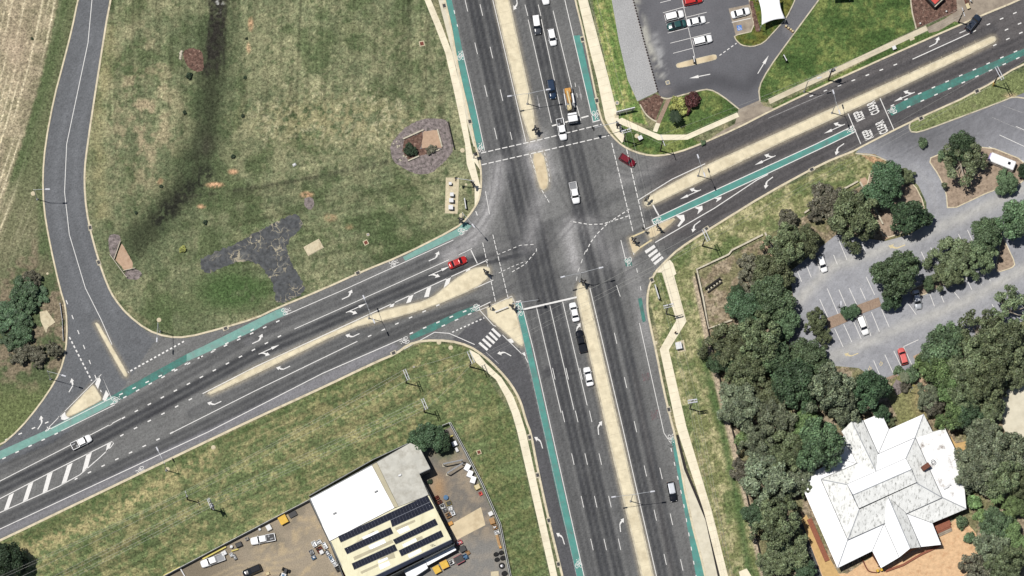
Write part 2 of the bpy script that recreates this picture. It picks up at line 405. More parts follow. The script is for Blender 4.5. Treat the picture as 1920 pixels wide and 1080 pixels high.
# ---------------------------------------------------------------- ground sheet
WEDGE = [(290, -600), (147, 0), (136, 55), (118, 125), (102, 185), (86, 270), (81, 330), (83, 390), (94, 455), (113, 540), (125, 578), (127, 635), (120, 680), (105, 715), (75, 760), (38, 805), (0, 838), (-600, 1122)]
def ground_colour(X, Y):
    n1 = fbm(X, Y, 90, 1); n2 = fbm(X, Y, 22, 5); n3 = fbm(X, Y, 7, 9, 3)
    g = np.array(A(90, 102, 64)); t = np.array(A(148, 138, 100)); dg = np.array(A(62, 80, 44))
    w = sst(.38, .66, .45 * n1 + .35 * n2 + .2 * n3)
    C = g * (1 - w[..., None]) + t * w[..., None]
    C = mixc(C, dg, .75 * sst(.52, .72, fbm(X, Y, 46, 21)) )
    # big paddock
    pad = inpoly(X, Y, [(205, -50), (780, -50), (850, 130), (880, 300), (890, 420), (620, 540), (400, 620), (300, 620), (200, 540), (160, 380), (165, 260)])
    jx = X + 14 * (n2 - .5)
    P_ = np.ones(X.shape + (3,)) * np.array(A(94, 105, 70))
    P_ = mixc(P_, A(140, 138, 98), sst(.32, .80, .35 * n1 + .3 * n2 + .35 * n3)); P_ = mixc(P_, A(76, 92, 52), .8 * sst(.5, .68, fbm(X, Y, 60, 33)))
    rows = fbm((X + .03 * Y + 6 * n1) * 3, Y * .1, 20, 141, 3); P_ = P_ * (1 + 1.0 * (rows - .5) * (.4 + .65 * sst(0, 1, (Y < 260) * 1.0)))[..., None]
    r3 = fbm((Y + .22 * X) * 3, X * .08, 20, 151, 3); P_ = P_ * (1 + .9 * (r3 - .5) * sst(250, 330, Y) * sst(400, 470, X))[..., None]
    tf = fbm(X, Y * .8, 5, 181, 2); P_ = mixc(P_, A(188, 180, 138), .62 * sst(.50, .68, tf) * sst(.36, .6, n2) * np.exp(-(((X - 620) / 190) ** 2 + ((Y - 215) / 62) ** 2) ** 2)); P_ = mixc(P_, A(62, 84, 44), .6 * sst(.54, .7, fbm(X, Y, 9, 191, 3)) * sst(.4, .6, n1)); P_ = mixc(P_, A(160, 154, 112), .28 * sst(.5, .62, fbm(X, Y, 26, 161, 4)) * sst(.45, .6, fbm(X, Y, 120, 171, 2)))
    P_ = mixc(P_, A(172, 150, 116), .75 * sst(.45, .7, n2) * np.exp(-(((X - 270) / 60) ** 2 + ((Y - 220) / 140) ** 2)))
    P_ = mixc(P_, A(150, 140, 92), .6 * np.exp(-(pdist(X, Y, [(205, 60), (180, 260), (190, 400)]) / 14) ** 2) * n2 * 1.6)
    P_ = mixc(P_, A(60, 84, 40), .6 * np.exp(-(((X - 700) / 150) ** 2 + ((Y - 450) / 60) ** 2)) * sst(.3, .6, n2))
    P_ = mixc(P_, A(62, 92, 40), .95 * np.exp(-(((X - 435) / 75) ** 2 + ((Y - 545) / 42) ** 2) ** 2) * sst(.15, .5, n2)); P_ = mixc(P_, A(72, 92, 48), .7 * np.exp(-(((X - 330) / 60) ** 2 + ((Y - 580) / 36) ** 2)) * sst(.3, .55, n2))
    P_ = mixc(P_, A(156, 146, 100), .7 * np.exp(-(((X - 620) / 160) ** 2 + ((Y - 225) / 40) ** 2)) * sst(.35, .6, n3))
    C = np.where(pad[..., None], P_, C)
    ng = fbm(X * 2.2, Y * .5, 14, 501, 4); nf = fbm(X, Y, 6, 511, 2)
    d = pdist(X, Y, [(404, 60), (398, 150), (385, 260), (345, 350), (300, 405), (255, 455)])
    C = mixc(C, A(66, 82, 50), .85 * np.exp(-(d / 46) ** 2)); C = mixc(C, A(54, 60, 40), .85 * sst(38, 8, d + 34 * (ng - .5) + 14 * (nf - .5)) * (.2 + .8 * sst(.3, .56, .55 * ng + .45 * n2)))
    d = pdist(X, Y, [(412, -60), (408, 30), (402, 90), (398, 130)]); C = mixc(C, A(44, 41, 38), .96 * sst(22, 13, d + 20 * (ng - .5) + 8 * (nf - .5)) * sst(165, 110, Y + 60 * (ng - .5)) * (.62 + .38 * sst(.35, .55, nf)))
    d = pdist(jx, Y, [(412, -30), (412, 14)]); C = mixc(C, A(205, 205, 205), .8 * sst(.56, .66, n3) * np.exp(-(d / 6) ** 2))
    C = mixc(C, A(36, 37, 32), .9 * sst(24, 6, pdist(X, Y, [(388, 325), (340, 372), (300, 410)]) + 30 * (ng - .5) + 14 * (nf - .5)) * sst(.25, .5, nf))
    C = mixc(C, A(60, 56, 48), .6 * np.exp(-(((X - 385) / 16) ** 2 + ((Y - 275) / 22) ** 2)))
    for off in (0, 11): C = mixc(C, A(62, 62, 48), (.55 - off * .03) * (.1 + 1.1 * sst(.35, .6, ng)) * np.exp(-(pdist(X, Y, [(330, 372 + off), (420, 360 + off), (560, 338 + off), (740, 300 + off * .4)]) / 4.5) ** 2))
    for (x, y, a, b, k) in [(403, 347, 16, 5, 1), (437, 322, 9, 5, .9), (378, 387, 8, 4, .8), (575, 365, 12, 6, .8), (470, 45, 5, 14, .7), (466, 90, 4, 10, .6), (300, 340, 6, 6, .5), (548, 412, 14, 8, .4), (620, 408, 12, 8, .4), (1628, 300, 34, 12, .75), (395, 950, 10, 6, .9), (353, 930, 8, 5, .5), (798, 640, 5, 4, .5), (830, 755, 7, 5, .5), (1352, 700, 14, 16, .5), (1425, 1040, 6, 10, .6), (655, 425, 8, 6, .3)]:
        C = mixc(C, A(200, 148, 104), k * np.exp(-(((X - x) / a) ** 2 + ((Y - y) / b) ** 2) ** 2) * sst(.2, .5, n3))
    # west field with mown rows
    fld = inpoly(X, Y, WEDGE[:-1] + [(-700, 900), (-700, -700)]) & (Y < 840)
    u = X + .2 * Y + .00022 * Y * Y
    F = np.ones(X.shape + (3,)) * np.array(A(160, 146, 116)); F = mixc(F, A(128, 122, 90), .8 * sst(.4, .65, n2))
    r1 = .5 + .5 * np.sin(u * .55 + 2 * n1); r2 = fbm(u * 3, Y * .12, 22, 61, 3)
    F = F * (.66 + .68 * r2[..., None]); F = mixc(F, A(212, 198, 162), .75 * sst(.72, 1, r1) * sst(.35, .6, r2))
    F = mixc(F, A(176, 150, 128), .5 * np.exp(-(((X - 30) / 30) ** 2 + ((Y - 90) / 70) ** 2)))
    F = mixc(F, A(68, 92, 46), .85 * sst(106, 114, u + 6 * (n3 - .5)) * sst(450, 300, Y)); F = mixc(F, A(98, 104, 68), sst(126, 140, u) * .7)
    low = sst(430, 560, Y + .6 * X * 0 + 60 * (n1 - .5) + (X - 20) * .9)
    Lw = mixc(np.ones(X.shape + (3,)) * np.array(A(78, 92, 56)), A(122, 108, 86), sst(.4, .62, n2)); Lw = mixc(Lw, A(96, 108, 58), sst(690, 760, Y))
    F = F * (1 - low[..., None]) + Lw * low[..., None]
    F = mixc(F, A(82, 100, 58), .7 * sst(64, 78, X) * sst(280, 380, Y) * sst(560, 470, Y))
    C = np.where(fld[..., None], F, C)
    # south-west paddock mowing lines
    sw = inpoly(X, Y, [(-50, 1010), (430, 812), (705, 680), (800, 640), (880, 652), (960, 780), (1030, 1085), (950, 1085), (850, 800), (580, 940), (300, 1085), (-50, 1085)])
    v = Y + .47 * X
    G = mixc(np.ones(X.shape + (3,)) * np.array(A(92, 106, 64)), A(134, 130, 86), sst(.42, .66, .5 * n2 + .5 * n3))
    G = G * (1 + .95 * (fbm(v * 3, X * .1, 24, 71, 3)[..., None] - .5)); G = mixc(G, A(160, 150, 106), .5 * sst(.8, 1, .5 + .5 * np.sin(v * .38)) * sst(.4, .6, n1) * sst(380, 520, X) * sst(800, 600, X))
    G = mixc(G, A(170, 156, 108), .75 * np.exp(-(pdist(X, Y, [(40, 1030), (170, 985), (270, 925), (330, 890), (400, 850)]) / 13) ** 2) * sst(.3, .6, n3))
    G = mixc(G, A(58, 82, 40), .7 * np.exp(-(pdist(X, Y, [(50, 1010), (250, 900), (400, 835), (640, 715), (760, 660)]) / 12) ** 2) * sst(.35, .6, n2))
    for (x, y, a, b) in [(165, 1025, 10, 12), (270, 1015, 12, 16), (565, 885, 14, 22), (290, 1055, 22, 10), (490, 905, 8, 8)]:
        G = mixc(G, A(58, 84, 40), .65 * np.exp(-(((X - x) / a) ** 2 + ((Y - y) / b) ** 2)))
    G = mixc(G, A(74, 92, 46), .6 * sst(870, 930, X) * sst(.3, .6, n2)); C = np.where(sw[..., None], G, C)
    # eastern verges
    ev = inpoly(X, Y, [(1215, 545), (1225, 515), (1300, 450), (1440, 365), (1610, 288), (1660, 320), (1440, 440), (1305, 505), (1330, 640), (1380, 850), (1432, 1085), (1365, 1085), (1285, 800), (1240, 655)])
    E_ = mixc(np.ones(X.shape + (3,)) * np.array(A(112, 118, 64)), A(168, 160, 110), sst(.42, .66, .5 * n2 + .5 * n3))
    E_ = mixc(E_, A(82, 104, 48), .8 * sst(.48, .66, fbm(X, Y, 30, 81)))
    E_ = mixc(E_, A(70, 98, 46), .85 * np.exp(-(pdist(X, Y, [(1312, 640), (1352, 800), (1385, 950), (1405, 1080)]) / 8) ** 2)); E_ = mixc(E_, A(120, 104, 74), .55 * sst(.5, .68, n3) * sst(800, 850, Y) * np.exp(-(pdist(X, Y, [(1300, 820), (1340, 960), (1375, 1085)]) / 12) ** 2))
    C = np.where(ev[..., None], E_, C)
    nv = inpoly(X, Y, [(1100, -50), (1150, -50), (1197, 190), (1215, 235), (1160, 222), (1142, 150)])
    E2 = mixc(np.ones(X.shape + (3,)) * np.array(A(112, 132, 66)), A(160, 158, 96), sst(.45, .7, n3)); E2 = mixc(E2, A(78, 110, 48), .7 * sst(.5, .6, fbm((X - .22 * Y) * 4, Y * .2, 22, 91, 2)))
    C = np.where(nv[..., None], E2, C)
    ln = inpoly(X, Y, [(1425, 192), (1425, 150), (1540, -10), (1715, -10), (1715, 55), (1445, 190)]) | inpoly(X, Y, [(1222, 250), (1262, 180), (1340, 165), (1390, 205), (1300, 260), (1330, 275), (1235, 295), (1160, 270), (1160, 230), (1220, 250)]) | inpoly(X, Y, [(1440, 205), (1740, 55), (1820, 30), (1820, 42), (1600, 138), (1456, 205)])
    L3 = mixc(np.ones(X.shape + (3,)) * np.array(A(76, 98, 52)), A(112, 122, 68), sst(.42, .68, .6 * n2 + .4 * n3)); L3 = mixc(L3, A(54, 78, 38), .7 * sst(.5, .66, fbm(X, Y, 40, 95)))
    C = np.where(ln[..., None], L3, C)
    # leaf litter in the eastern garden
    lit = inpoly(X, Y, [(1312, 512), (1430, 448), (1640, 335), (1740, 400), (1700, 445), (1500, 520), (1490, 640), (1650, 715), (1740, 690), (1800, 640), (2100, 560), (2100, 1200), (1436, 1200), (1432, 1080), (1380, 850), (1330, 640)])
    Lt = mixc(np.ones(X.shape + (3,)) * np.array(A(128, 112, 88)), A(160, 142, 118), sst(.45, .65, n3)); Lt = mixc(Lt, A(112, 112, 68), .8 * sst(.48, .62, n2))
    C = np.where(lit[..., None], Lt, C)
    gl = inpoly(X, Y, [(1660, 735), (1690, 700), (1730, 730), (1760, 780), (1690, 800)]); C = mixc(C, A(120, 122, 66), .9 * gl); C = mixc(C, A(172, 136, 100), .8 * np.exp(-(((X - 1740) / 22) ** 2 + ((Y - 748) / 30) ** 2)))
    d = pdist(X, Y, [(1303, 520), (1325, 630), (1350, 740), (1378, 850), (1402, 950), (1432, 1085)]); C = mixc(C, A(178, 156, 136), .85 * np.exp(-((d - 0) / 5.5) ** 4) * sst(505, 530, Y))
    C = mixc(C, A(112, 124, 66), .9 * inpoly(X, Y, [(1703, 245), (1706, 226), (1725, 216), (1832, 170), (1930, 118), (1930, 170), (1880, 190), (1765, 235), (1720, 250)]) * sst(.2, .5, n2))
    C = mixc(C, A(184, 150, 116), .7 * np.exp(-(((X - 1895) / 12) ** 2 + ((Y - 180) / 5) ** 2)))
    lum = C @ np.array([.3, .6, .1]); ds = .27 - .2 * ln[..., None] - .12 * nv[..., None] - .1 * sw[..., None]; C = lum[..., None] * ds * np.array([1, 1, .94]) + C * (1 - ds)
    rs = np.random.RandomState(3); w1 = rs.randn(*X.shape); w1 = np.where((np.abs(X - 960) < 1100) & (np.abs(Y - 540) < 700), w1, 0)
    C = C * np.clip(1.13 + .09 * w1 + .14 * (fbm(X, Y, 9, 401, 3) - .5) * 2, .4, 1.7)[..., None]
    C = C * (1 + .5 * sst(.9, 2.4, rs.randn(*X.shape)) * (np.abs(w1) > 0))[..., None] * np.array([1, 1, .96]); return np.clip(C, 0, 1)
def build_ground():
    fx = np.arange(-40, 1961, 2.1); fy = np.arange(-30, 1111, 2.1)
    ox = [-30000, -12000, -5000, -2200, -1000, -500, -200]
    xs = np.concatenate([ox, fx, [2100, 2400, 2900, 4000, 7000, 14000, 32000]]); ys = np.concatenate([ox, fy, [1250, 1500, 2000, 3000, 6000, 14000, 32000]])
    X, Y = np.meshgrid(xs, ys); nx, ny = len(xs), len(ys)
    C = ground_colour(X, Y).reshape(-1, 3)
    v = np.zeros((nx * ny, 3), np.float32); v[:, 0] = ((X - 960) * S).ravel(); v[:, 1] = ((540 - Y) * S).ravel()
    i = np.arange(nx * ny).reshape(ny, nx); a = i[:-1, :-1].ravel(); b = i[:-1, 1:].ravel(); c = i[1:, 1:].ravel(); d = i[1:, :-1].ravel()
    f = np.stack([d, c, b, a], 1)
    me = bpy.data.meshes.new('ground'); me.vertices.add(len(v)); me.vertices.foreach_set('co', v.ravel())
    me.loops.add(f.size); me.loops.foreach_set('vertex_index', f.ravel().astype(np.int32))
    me.polygons.add(len(f)); me.polygons.foreach_set('loop_start', np.arange(0, f.size, 4, dtype=np.int32)); me.polygons.foreach_set('loop_total', np.full(len(f), 4, np.int32))
    me.update(); me.validate(); set_tint(me, C); me.materials.append(M['grass'])
    o = bpy.data.objects.new('ground', me); COL.objects.link(o); tag(o, kind='structure')
build_ground()
def tinted_sheet(name, poly, z, fn, m, sp=4.0):
    vs = [Vector(p) for p in poly]; n = len(vs)
    gx, gy = np.meshgrid(np.arange(-20, 1945, sp), np.arange(-20, 1105, sp)); gx = gx.ravel(); gy = gy.ravel()
    k = inpoly(gx, gy, inset(poly, 1.2)); pts = np.stack([gx[k], gy[k]], 1)
    vs += [Vector((float(a), float(b))) for a, b in pts]
    r = delaunay_2d_cdt(vs, [(i, (i + 1) % n) for i in range(n)], [], 1, 1e-4)
    P_ = np.array([(v.x, v.y) for v in r[0]]); me = bpy.data.meshes.new(name)
    fs = []
    for t in r[2]:
        a, b, c = t[:3]; cr = (P_[b, 0] - P_[a, 0]) * (P_[c, 1] - P_[a, 1]) - (P_[b, 1] - P_[a, 1]) * (P_[c, 0] - P_[a, 0])
        fs.append(tuple(t) if cr < 0 else tuple(reversed(t)))
    me.from_pydata([((x - 960) * S, (540 - y) * S, z) for x, y in P_], [], fs); me.update()
    set_tint(me, fn(P_[:, 0], P_[:, 1])); me.materials.append(M[m])
    o = bpy.data.objects.new(name, me); COL.objects.link(o); return tag(o, kind='structure')

# ---------------------------------------------------------------- carriageway
K_NW = [(709, -600), (835, 0), (847, 50), (855, 100), (865, 150), (880, 212), (893, 275), (902, 307), (904, 345), (900, 372), (893, 387), (876, 411), (856, 429), (755, 480), (680, 510), (605, 544), (517, 580), (480, 598), (412, 618), (350, 634), (312, 633), (275, 620), (237, 590), (213, 560), (200, 535), (183, 487), (165, 420), (158, 370), (157, 320), (163, 270), (181, 150), (205, 0), (325, -600)]
K_SW = [(-600, 1294), (0, 1012), (175, 928), (375, 832), (480, 782), (605, 725), (705, 677), (742, 662), (764, 645), (792, 637), (842, 637), (880, 647), (910, 667), (937, 693), (960, 720), (977, 750), (988, 790), (997, 812), (1008, 872), (1028, 965), (1048, 1047), (1056, 1080), (1191, 1700)]
K_SE = [(1458, 1700), (1322, 1080), (1290, 960), (1264, 815), (1257, 790), (1242, 727), (1230, 665), (1216, 602), (1212, 577), (1213, 545), (1225, 512), (1247, 489), (1272, 465), (1335, 425), (1440, 360), (1540, 306), (1600, 282)]
K_E2 = [(1600, 282), (1640, 261), (1710, 226), (1830, 172), (1920, 116), (2500, -150)]
K_NE = [(2500, -260), (1915, 0), (1815, 41), (1600, 136), (1457, 203), (1380, 243), (1310, 273), (1272, 287), (1235, 294), (1205, 291), (1177, 281), (1157, 267), (1135, 242), (1125, 221), (1115, 175), (1100, 100), (1090, 50), (1077, 0), (947, -600)]
CARRIAGE = K_NW + WEDGE + K_SW + K_SE + K_E2[1:] + K_NE
TRACKS = [  # polyline, half gauge, sigma, strength
    ([(1247, 1700), (1110, 1080), (993, 575), (920, 265), (860, 0), (720, -600)], 5.5, 4.0, .55), ([(1136, 1080), (1018, 575), (945, 265), (886, 0)], 6, 4.6, 1.0),
    ([(1162, 1080), (1043, 575), (970, 265), (912, 0)], 6, 4.4, .9), ([(1188, 1080), (1068, 575)], 5.5, 4, .45),
    ([(995, 0), (1045, 228), (1143, 640), (1243, 1080)], 6, 4.5, .9), ([(1020, 0), (1071, 228), (1172, 640), (1270, 1080)], 6, 4.5, .85),
    ([(1046, 0), (1099, 228), (1190, 640), (1294, 1080)], 5.5, 4, .2), ([(968, 0), (1020, 228)], 5, 4, .35),
    ([(-50, 905), (100, 834), (300, 730), (480, 628), (650, 557), (850, 467)], 6, 4, .55), ([(-50, 940), (100, 868), (300, 762), (480, 663), (650, 590), (860, 500), (980, 470)], 6.5, 4.4, .95),
    ([(360, 775), (480, 722), (600, 660), (780, 577), (900, 530)], 6, 4, .45), ([(-50, 1000), (200, 886), (400, 790), (600, 690), (780, 606), (890, 570)], 6, 4.4, .7),
    ([(1215, 405), (1350, 337), (1500, 265), (1750, 150), (1920, 75)], 6, 4, .5), ([(1255, 470), (1290, 440), (1350, 395), (1500, 313), (1640, 240), (1800, 172), (1920, 118)], 6, 4, .45),
    ([(1200, 345), (1320, 288), (1500, 210), (1700, 125), (1860, 55)], 6, 4.4, .45),
    ([(900, 575), (960, 545), (1080, 500), (1200, 440)], 6, 5, .3), ([(860, 500), (985, 445), (1130, 380), (1210, 340)], 6, 5, .35)]
SCUFF = [([(840, 480), (885, 450), (905, 420), (925, 370), (935, 310)], 16, .55), ([(1080, 500), (1065, 440), (1070, 420)], 14, .5), ([(1010, 370), (990, 460)], 16, .3), ([(1110, 420), (1140, 480)], 18, .25), ([(1170, 470), (1200, 560), (1215, 640)], 14, .2),
         ([(1000, 270), (1006, 290), (1015, 320)], 22, .75), ([(1240, 300), (1210, 330), (1150, 340)], 14, .15)]
ISL = [([(870, -280), (926, 0), (989, 265), (1012, 259), (955, 0), (896, -280)], 'infill', 3), ([(996, 288), (1019, 285), (1029, 335), (1027, 352), (1018, 358), (1010, 350)], 'infilltan', 1.6),
       ([(1085, 531), (1093, 529), (1099, 535), (1104, 552), (1164, 810), (1226, 1080), (1270, 1270), (1248, 1270), (1202, 1080), (1137, 808), (1080, 556), (1081, 540)], 'infill', 3.2),
       ([(918, 502), (910, 499), (885, 503), (850, 525), (805, 562), (730, 579), (692, 591), (480, 687), (392, 734), (388, 738), (396, 741), (480, 702), (655, 616), (730, 599), (805, 578), (892, 541), (915, 522), (920, 510)], 'infill', 2.2),
       ([(177, 607), (181, 604), (187, 609), (240, 701), (238, 707), (232, 706)], 'infill', 1.4), ([(122, 776), (172, 722), (178, 724), (191, 746), (189, 752), (128, 784)], 'infill', 1.6),
       ([(900, 582), (960, 556), (964, 568), (983, 643), (979, 650), (972, 647)], 'infill', 2), ([(1178, 447), (1183, 444), (1203, 464), (1187, 479)], 'infilltan', 1.5), ([(1209, 432), (1262, 408), (1268, 412), (1221, 451)], 'infilltan', 1.5),
       ([(1207, 377), (1215, 368), (1322, 310), (1440, 257), (1858, 68), (1865, 68), (1869, 74), (1863, 81), (1587, 212), (1440, 279), (1230, 382), (1215, 388), (1208, 385)], 'infill', 2.6),
       ([(1271, 118), (1337, 102), (1343, 103), (1345, 109), (1341, 113), (1276, 128), (1269, 127), (1267, 122)], 'infilltan', 1.0)]
DUST = [list(q[0]) for q in ISL[:-1]]
def road_colour(X, Y):
    n1 = fbm(X, Y, 80, 101); n2 = fbm(X, Y, 16, 103)
    C = np.ones(X.shape + (3,)) * np.array(A(114, 114, 113)); C = C * (.86 + .28 * n1[..., None])
    west = inpoly(X, Y, [(-700, -700), (210, -700), (215, 560), (290, 640), (230, 730), (100, 830), (-700, 1150)]); C = np.where(west[..., None], np.array(A(103, 105, 108)) * (.92 + .16 * n1[..., None]), C)
    east = sst(1190, 1260, X - .3 * (400 - Y) * 0) * sst(480, 430, Y); C = mixc(C, A(95, 92, 92), east)
    C = mixc(C, A(76, 76, 77), .8 * sst(1040, 1050, X - .222 * (Y - 640) - 100) * 0)
    C = mixc(C, A(124, 126, 130), .35 * np.exp(-(pdist(X, Y, [(170, 60), (110, 270), (102, 370), (125, 480), (165, 580)]) / 7) ** 2)); C = mixc(C, A(124, 126, 130), .3 * np.exp(-(pdist(X, Y, [(190, 60), (145, 270), (140, 370), (165, 480), (215, 590)]) / 7) ** 2))
    # lighter shoulders
    C = mixc(C, A(128, 127, 131), .85 * np.exp(-(pdist(X, Y, offset_line(K_SW[1:8], -11)) / 9) ** 4)); C = mixc(C, A(126, 125, 128), .7 * np.exp(-(pdist(X, Y, offset_line(K_NW[12:17], 9)) / 8) ** 4))
    C = mixc(C, A(112, 108, 106), .45 * np.exp(-(pdist(X, Y, [(1262, 1080), (1225, 900), (1190, 700)]) / 6) ** 2))
    C = mixc(C, A(84, 84, 87), .9 * inpoly(X, Y, [(845, 640), (905, 590), (975, 655), (990, 690), (1090, 1090), (1056, 1085), (988, 790), (937, 695)]))
    dark = np.zeros(X.shape)
    for pts, hg, sg, st in TRACKS:
        d = pdist(X, Y, pts); w = np.exp(-((d - hg) / sg) ** 2) + .35 * np.exp(-(d / 8.5) ** 2)
        w = np.clip(w, 0, 1) * st * (.72 + .5 * fbm(X - .22 * Y, Y, 34, int(hg * 10 + pts[0][0])))
        dark = 1 - (1 - dark) * (1 - np.clip(w, 0, .92))
    C = C * (1 - .84 * dark[..., None]) + np.array(A(54, 56, 62)) * .66 * dark[..., None]
    for pts, sg, k in SCUFF: C = mixc(C, A(178, 176, 176), min(.85, k * 1.25) * np.exp(-(pdist(X, Y, pts) / sg) ** 2) * (.6 + .6 * n2))
    ns = sst(0, 1, ((X > 820 + .22 * Y) & (X < 1090 + .23 * Y)) * 1.0); s1 = fbm((X - .222 * Y) * 4, Y * .1, 16, 421, 3); s2 = fbm((Y + .46 * X) * 4, X * .08, 16, 431, 3)
    C = C * (1 + .38 * ((s1 - .5) * ns + (s2 - .5) * (1 - ns) * (1 - west)))[..., None]
    for arc in ([(1040, 330), (1075, 400), (1130, 420), (1200, 400)], [(1000, 560), (985, 500), (940, 480), (880, 500)], [(1130, 600), (1150, 520), (1210, 480), (1280, 445)], [(935, 300), (925, 380), (890, 440), (820, 475)], [(1090, 240), (1120, 300), (1180, 330), (1260, 320)], [(860, 470), (940, 440), (1010, 470), (1100, 620)], [(1120, 360), (1060, 430), (1000, 500), (920, 555)]):
        q_ = smooth_line(arc, 3)
        for o_ in (-6, 6): C = mixc(C, A(72, 72, 75), .38 * np.exp(-(pdist(X, Y, offset_line(q_, o_)) / 2.6) ** 2) * (.4 + n2))
    for (x_, y_, w_, h_, k_) in ((1046, 690, 24, 10, .5), (1025, 700, 8, 8, .5), (935, 470, 26, 14, -.3), (560, 560, 20, 9, -.25), (1030, 440, 12, 30, .3), (1170, 900, 9, 30, .25), (300, 760, 30, 14, .3), (1420, 310, 24, 10, .25)):
        C = mixc(C, A(70, 70, 73) if k_ > 0 else A(132, 131, 130), abs(k_) * ((np.abs(X - x_ - .22 * (Y - y_)) < w_) & (np.abs(Y - y_ + .3 * (X - x_)) < h_)))
    for poly_ in DUST: C = mixc(C, A(158, 148, 128), .62 * np.exp(-(pdist(X, Y, poly_ + poly_[:1]) / 4.2) ** 2) * (.5 + .8 * n2))
    C = C * (.90 + .2 * n2[..., None]); C = C * (1 + .07 * np.random.RandomState(8).randn(*X.shape))[..., None]
    C = mixc(C, A(118, 118, 120), .4 * inpoly(X, Y, [(455, 640), (475, 630), (480, 640), (462, 650)])); C = mixc(C, A(56, 56, 60), .75 * np.exp(-(pdist(X, Y, [(275, 785), (320, 757), (350, 742)]) / 1.8) ** 2)); C = mixc(C, A(50, 50, 54), .6 * np.exp(-(pdist(X, Y, [(1046, 706), (1090, 697)]) / 1.6) ** 2))
    return C
tinted_sheet('road', CARRIAGE, .012, road_colour, 'asphalt', 3.4)

# ---------------------------------------------------------------- other paved areas
def cp_colour(X, Y):
    n1 = fbm(X, Y, 60, 201); n2 = fbm(X, Y, 14, 203)
    C = np.ones(X.shape + (3,)) * np.array(A(152, 153, 158)); C = C * (.84 + .3 * n1[..., None])
    C = mixc(C, A(186, 184, 178), .6 * np.exp(-(pdist(X, Y, [(1500, 560), (1560, 500), (1690, 455), (1800, 410), (1930, 350)]) / 12) ** 2) * (.5 + n2)); C = mixc(C, A(186, 184, 178), .6 * np.exp(-(pdist(X, Y, [(1500, 700), (1580, 660), (1700, 610), (1800, 570), (1930, 500)]) / 12) ** 2) * (.5 + n2))
    C = mixc(C, A(96, 96, 99), .85 * sst(330, 250, Y - .2 * (X - 1700)) * sst(1950, 1700, X)); C = mixc(C, A(112, 112, 116), .7 * sst(1740, 1860, X) * sst(300, 220, Y))
    C = mixc(C, A(160, 160, 162), .4 * np.exp(-(pdist(X, Y, [(1712, 310), (1745, 345), (1758, 400)]) / 5) ** 2)); return C * (.92 + .16 * n2[..., None]) * (1 + .06 * np.random.RandomState(9).randn(*X.shape))[..., None]
CARPARK = [(1604, 286), (1640, 289), (1668, 303), (1695, 322), (1722, 348), (1737, 380), (1738, 420), (1705, 440), (1660, 452), (1568, 440), (1480, 510), (1488, 560), (1476, 600), (1480, 650), (1520, 682), (1610, 690), (1652, 716), (1722, 690), (1745, 680), (1800, 640), (1925, 600), (2500, 400), (2500, -60), (1925, 172), (1882, 190), (1765, 234), (1722, 249), (1708, 247), (1704, 236), (1712, 222), (1640, 256)]
tinted_sheet('car_park', CARPARK, .008, cp_colour, 'asphaltfine', 4.5)
def ne_colour(X, Y):
    n1 = fbm(X, Y, 50, 211); n2 = fbm(X, Y, 12, 213)
    C = np.ones(X.shape + (3,)) * np.array(A(102, 102, 106)); C = C * (.86 + .28 * n1[..., None])
    C = mixc(C, A(176, 174, 164), .9 * np.exp(-(pdist(X, Y, [(1192, 0), (1215, 80), (1240, 145)]) / 7) ** 2) * sst(.3, .6, n2)); C = mixc(C, A(168, 168, 168), .7 * np.exp(-(pdist(X, Y, [(1228, 70), (1240, 110), (1244, 140)]) / 8) ** 2) * sst(.35, .6, n2))
    C = mixc(C, A(70, 70, 74), .6 * np.exp(-(pdist(X, Y, [(1260, 175), (1340, 150), (1400, 165), (1430, 130)]) / 14) ** 2)); C = mixc(C, A(122, 118, 118), .8 * np.exp(-(((X - 1247) / 14) ** 2 + ((Y - 172) / 9) ** 2)))
    C = mixc(C, A(112, 112, 116), .8 * inpoly(X, Y, [(1465, 60), (1495, -5), (1540, -5), (1482, 75)])); return C * (.9 + .2 * n2[..., None])
tinted_sheet('visitor_car_park', [(1140, -220), (1187, 0), (1210, 88), (1233, 172), (1239, 182), (1258, 184), (1310, 170), (1330, 167), (1352, 178), (1386, 205), (1426, 190), (1422, 165), (1440, 130), (1482, 72), (1535, 0), (1600, -220)], .010, ne_colour, 'asphaltfine', 4.5)
tinted_sheet('gravel_strip', [(1120, -150), (1147, 0), (1160, 75), (1177, 150), (1195, 190), (1233, 172), (1210, 88), (1187, 0), (1160, -150)], .014, lambda X, Y: np.ones(X.shape + (3,)) * np.array(A(168, 168, 168)) * (.9 + .2 * fbm(X, Y, 20, 221)[..., None]), 'gravel', 5)
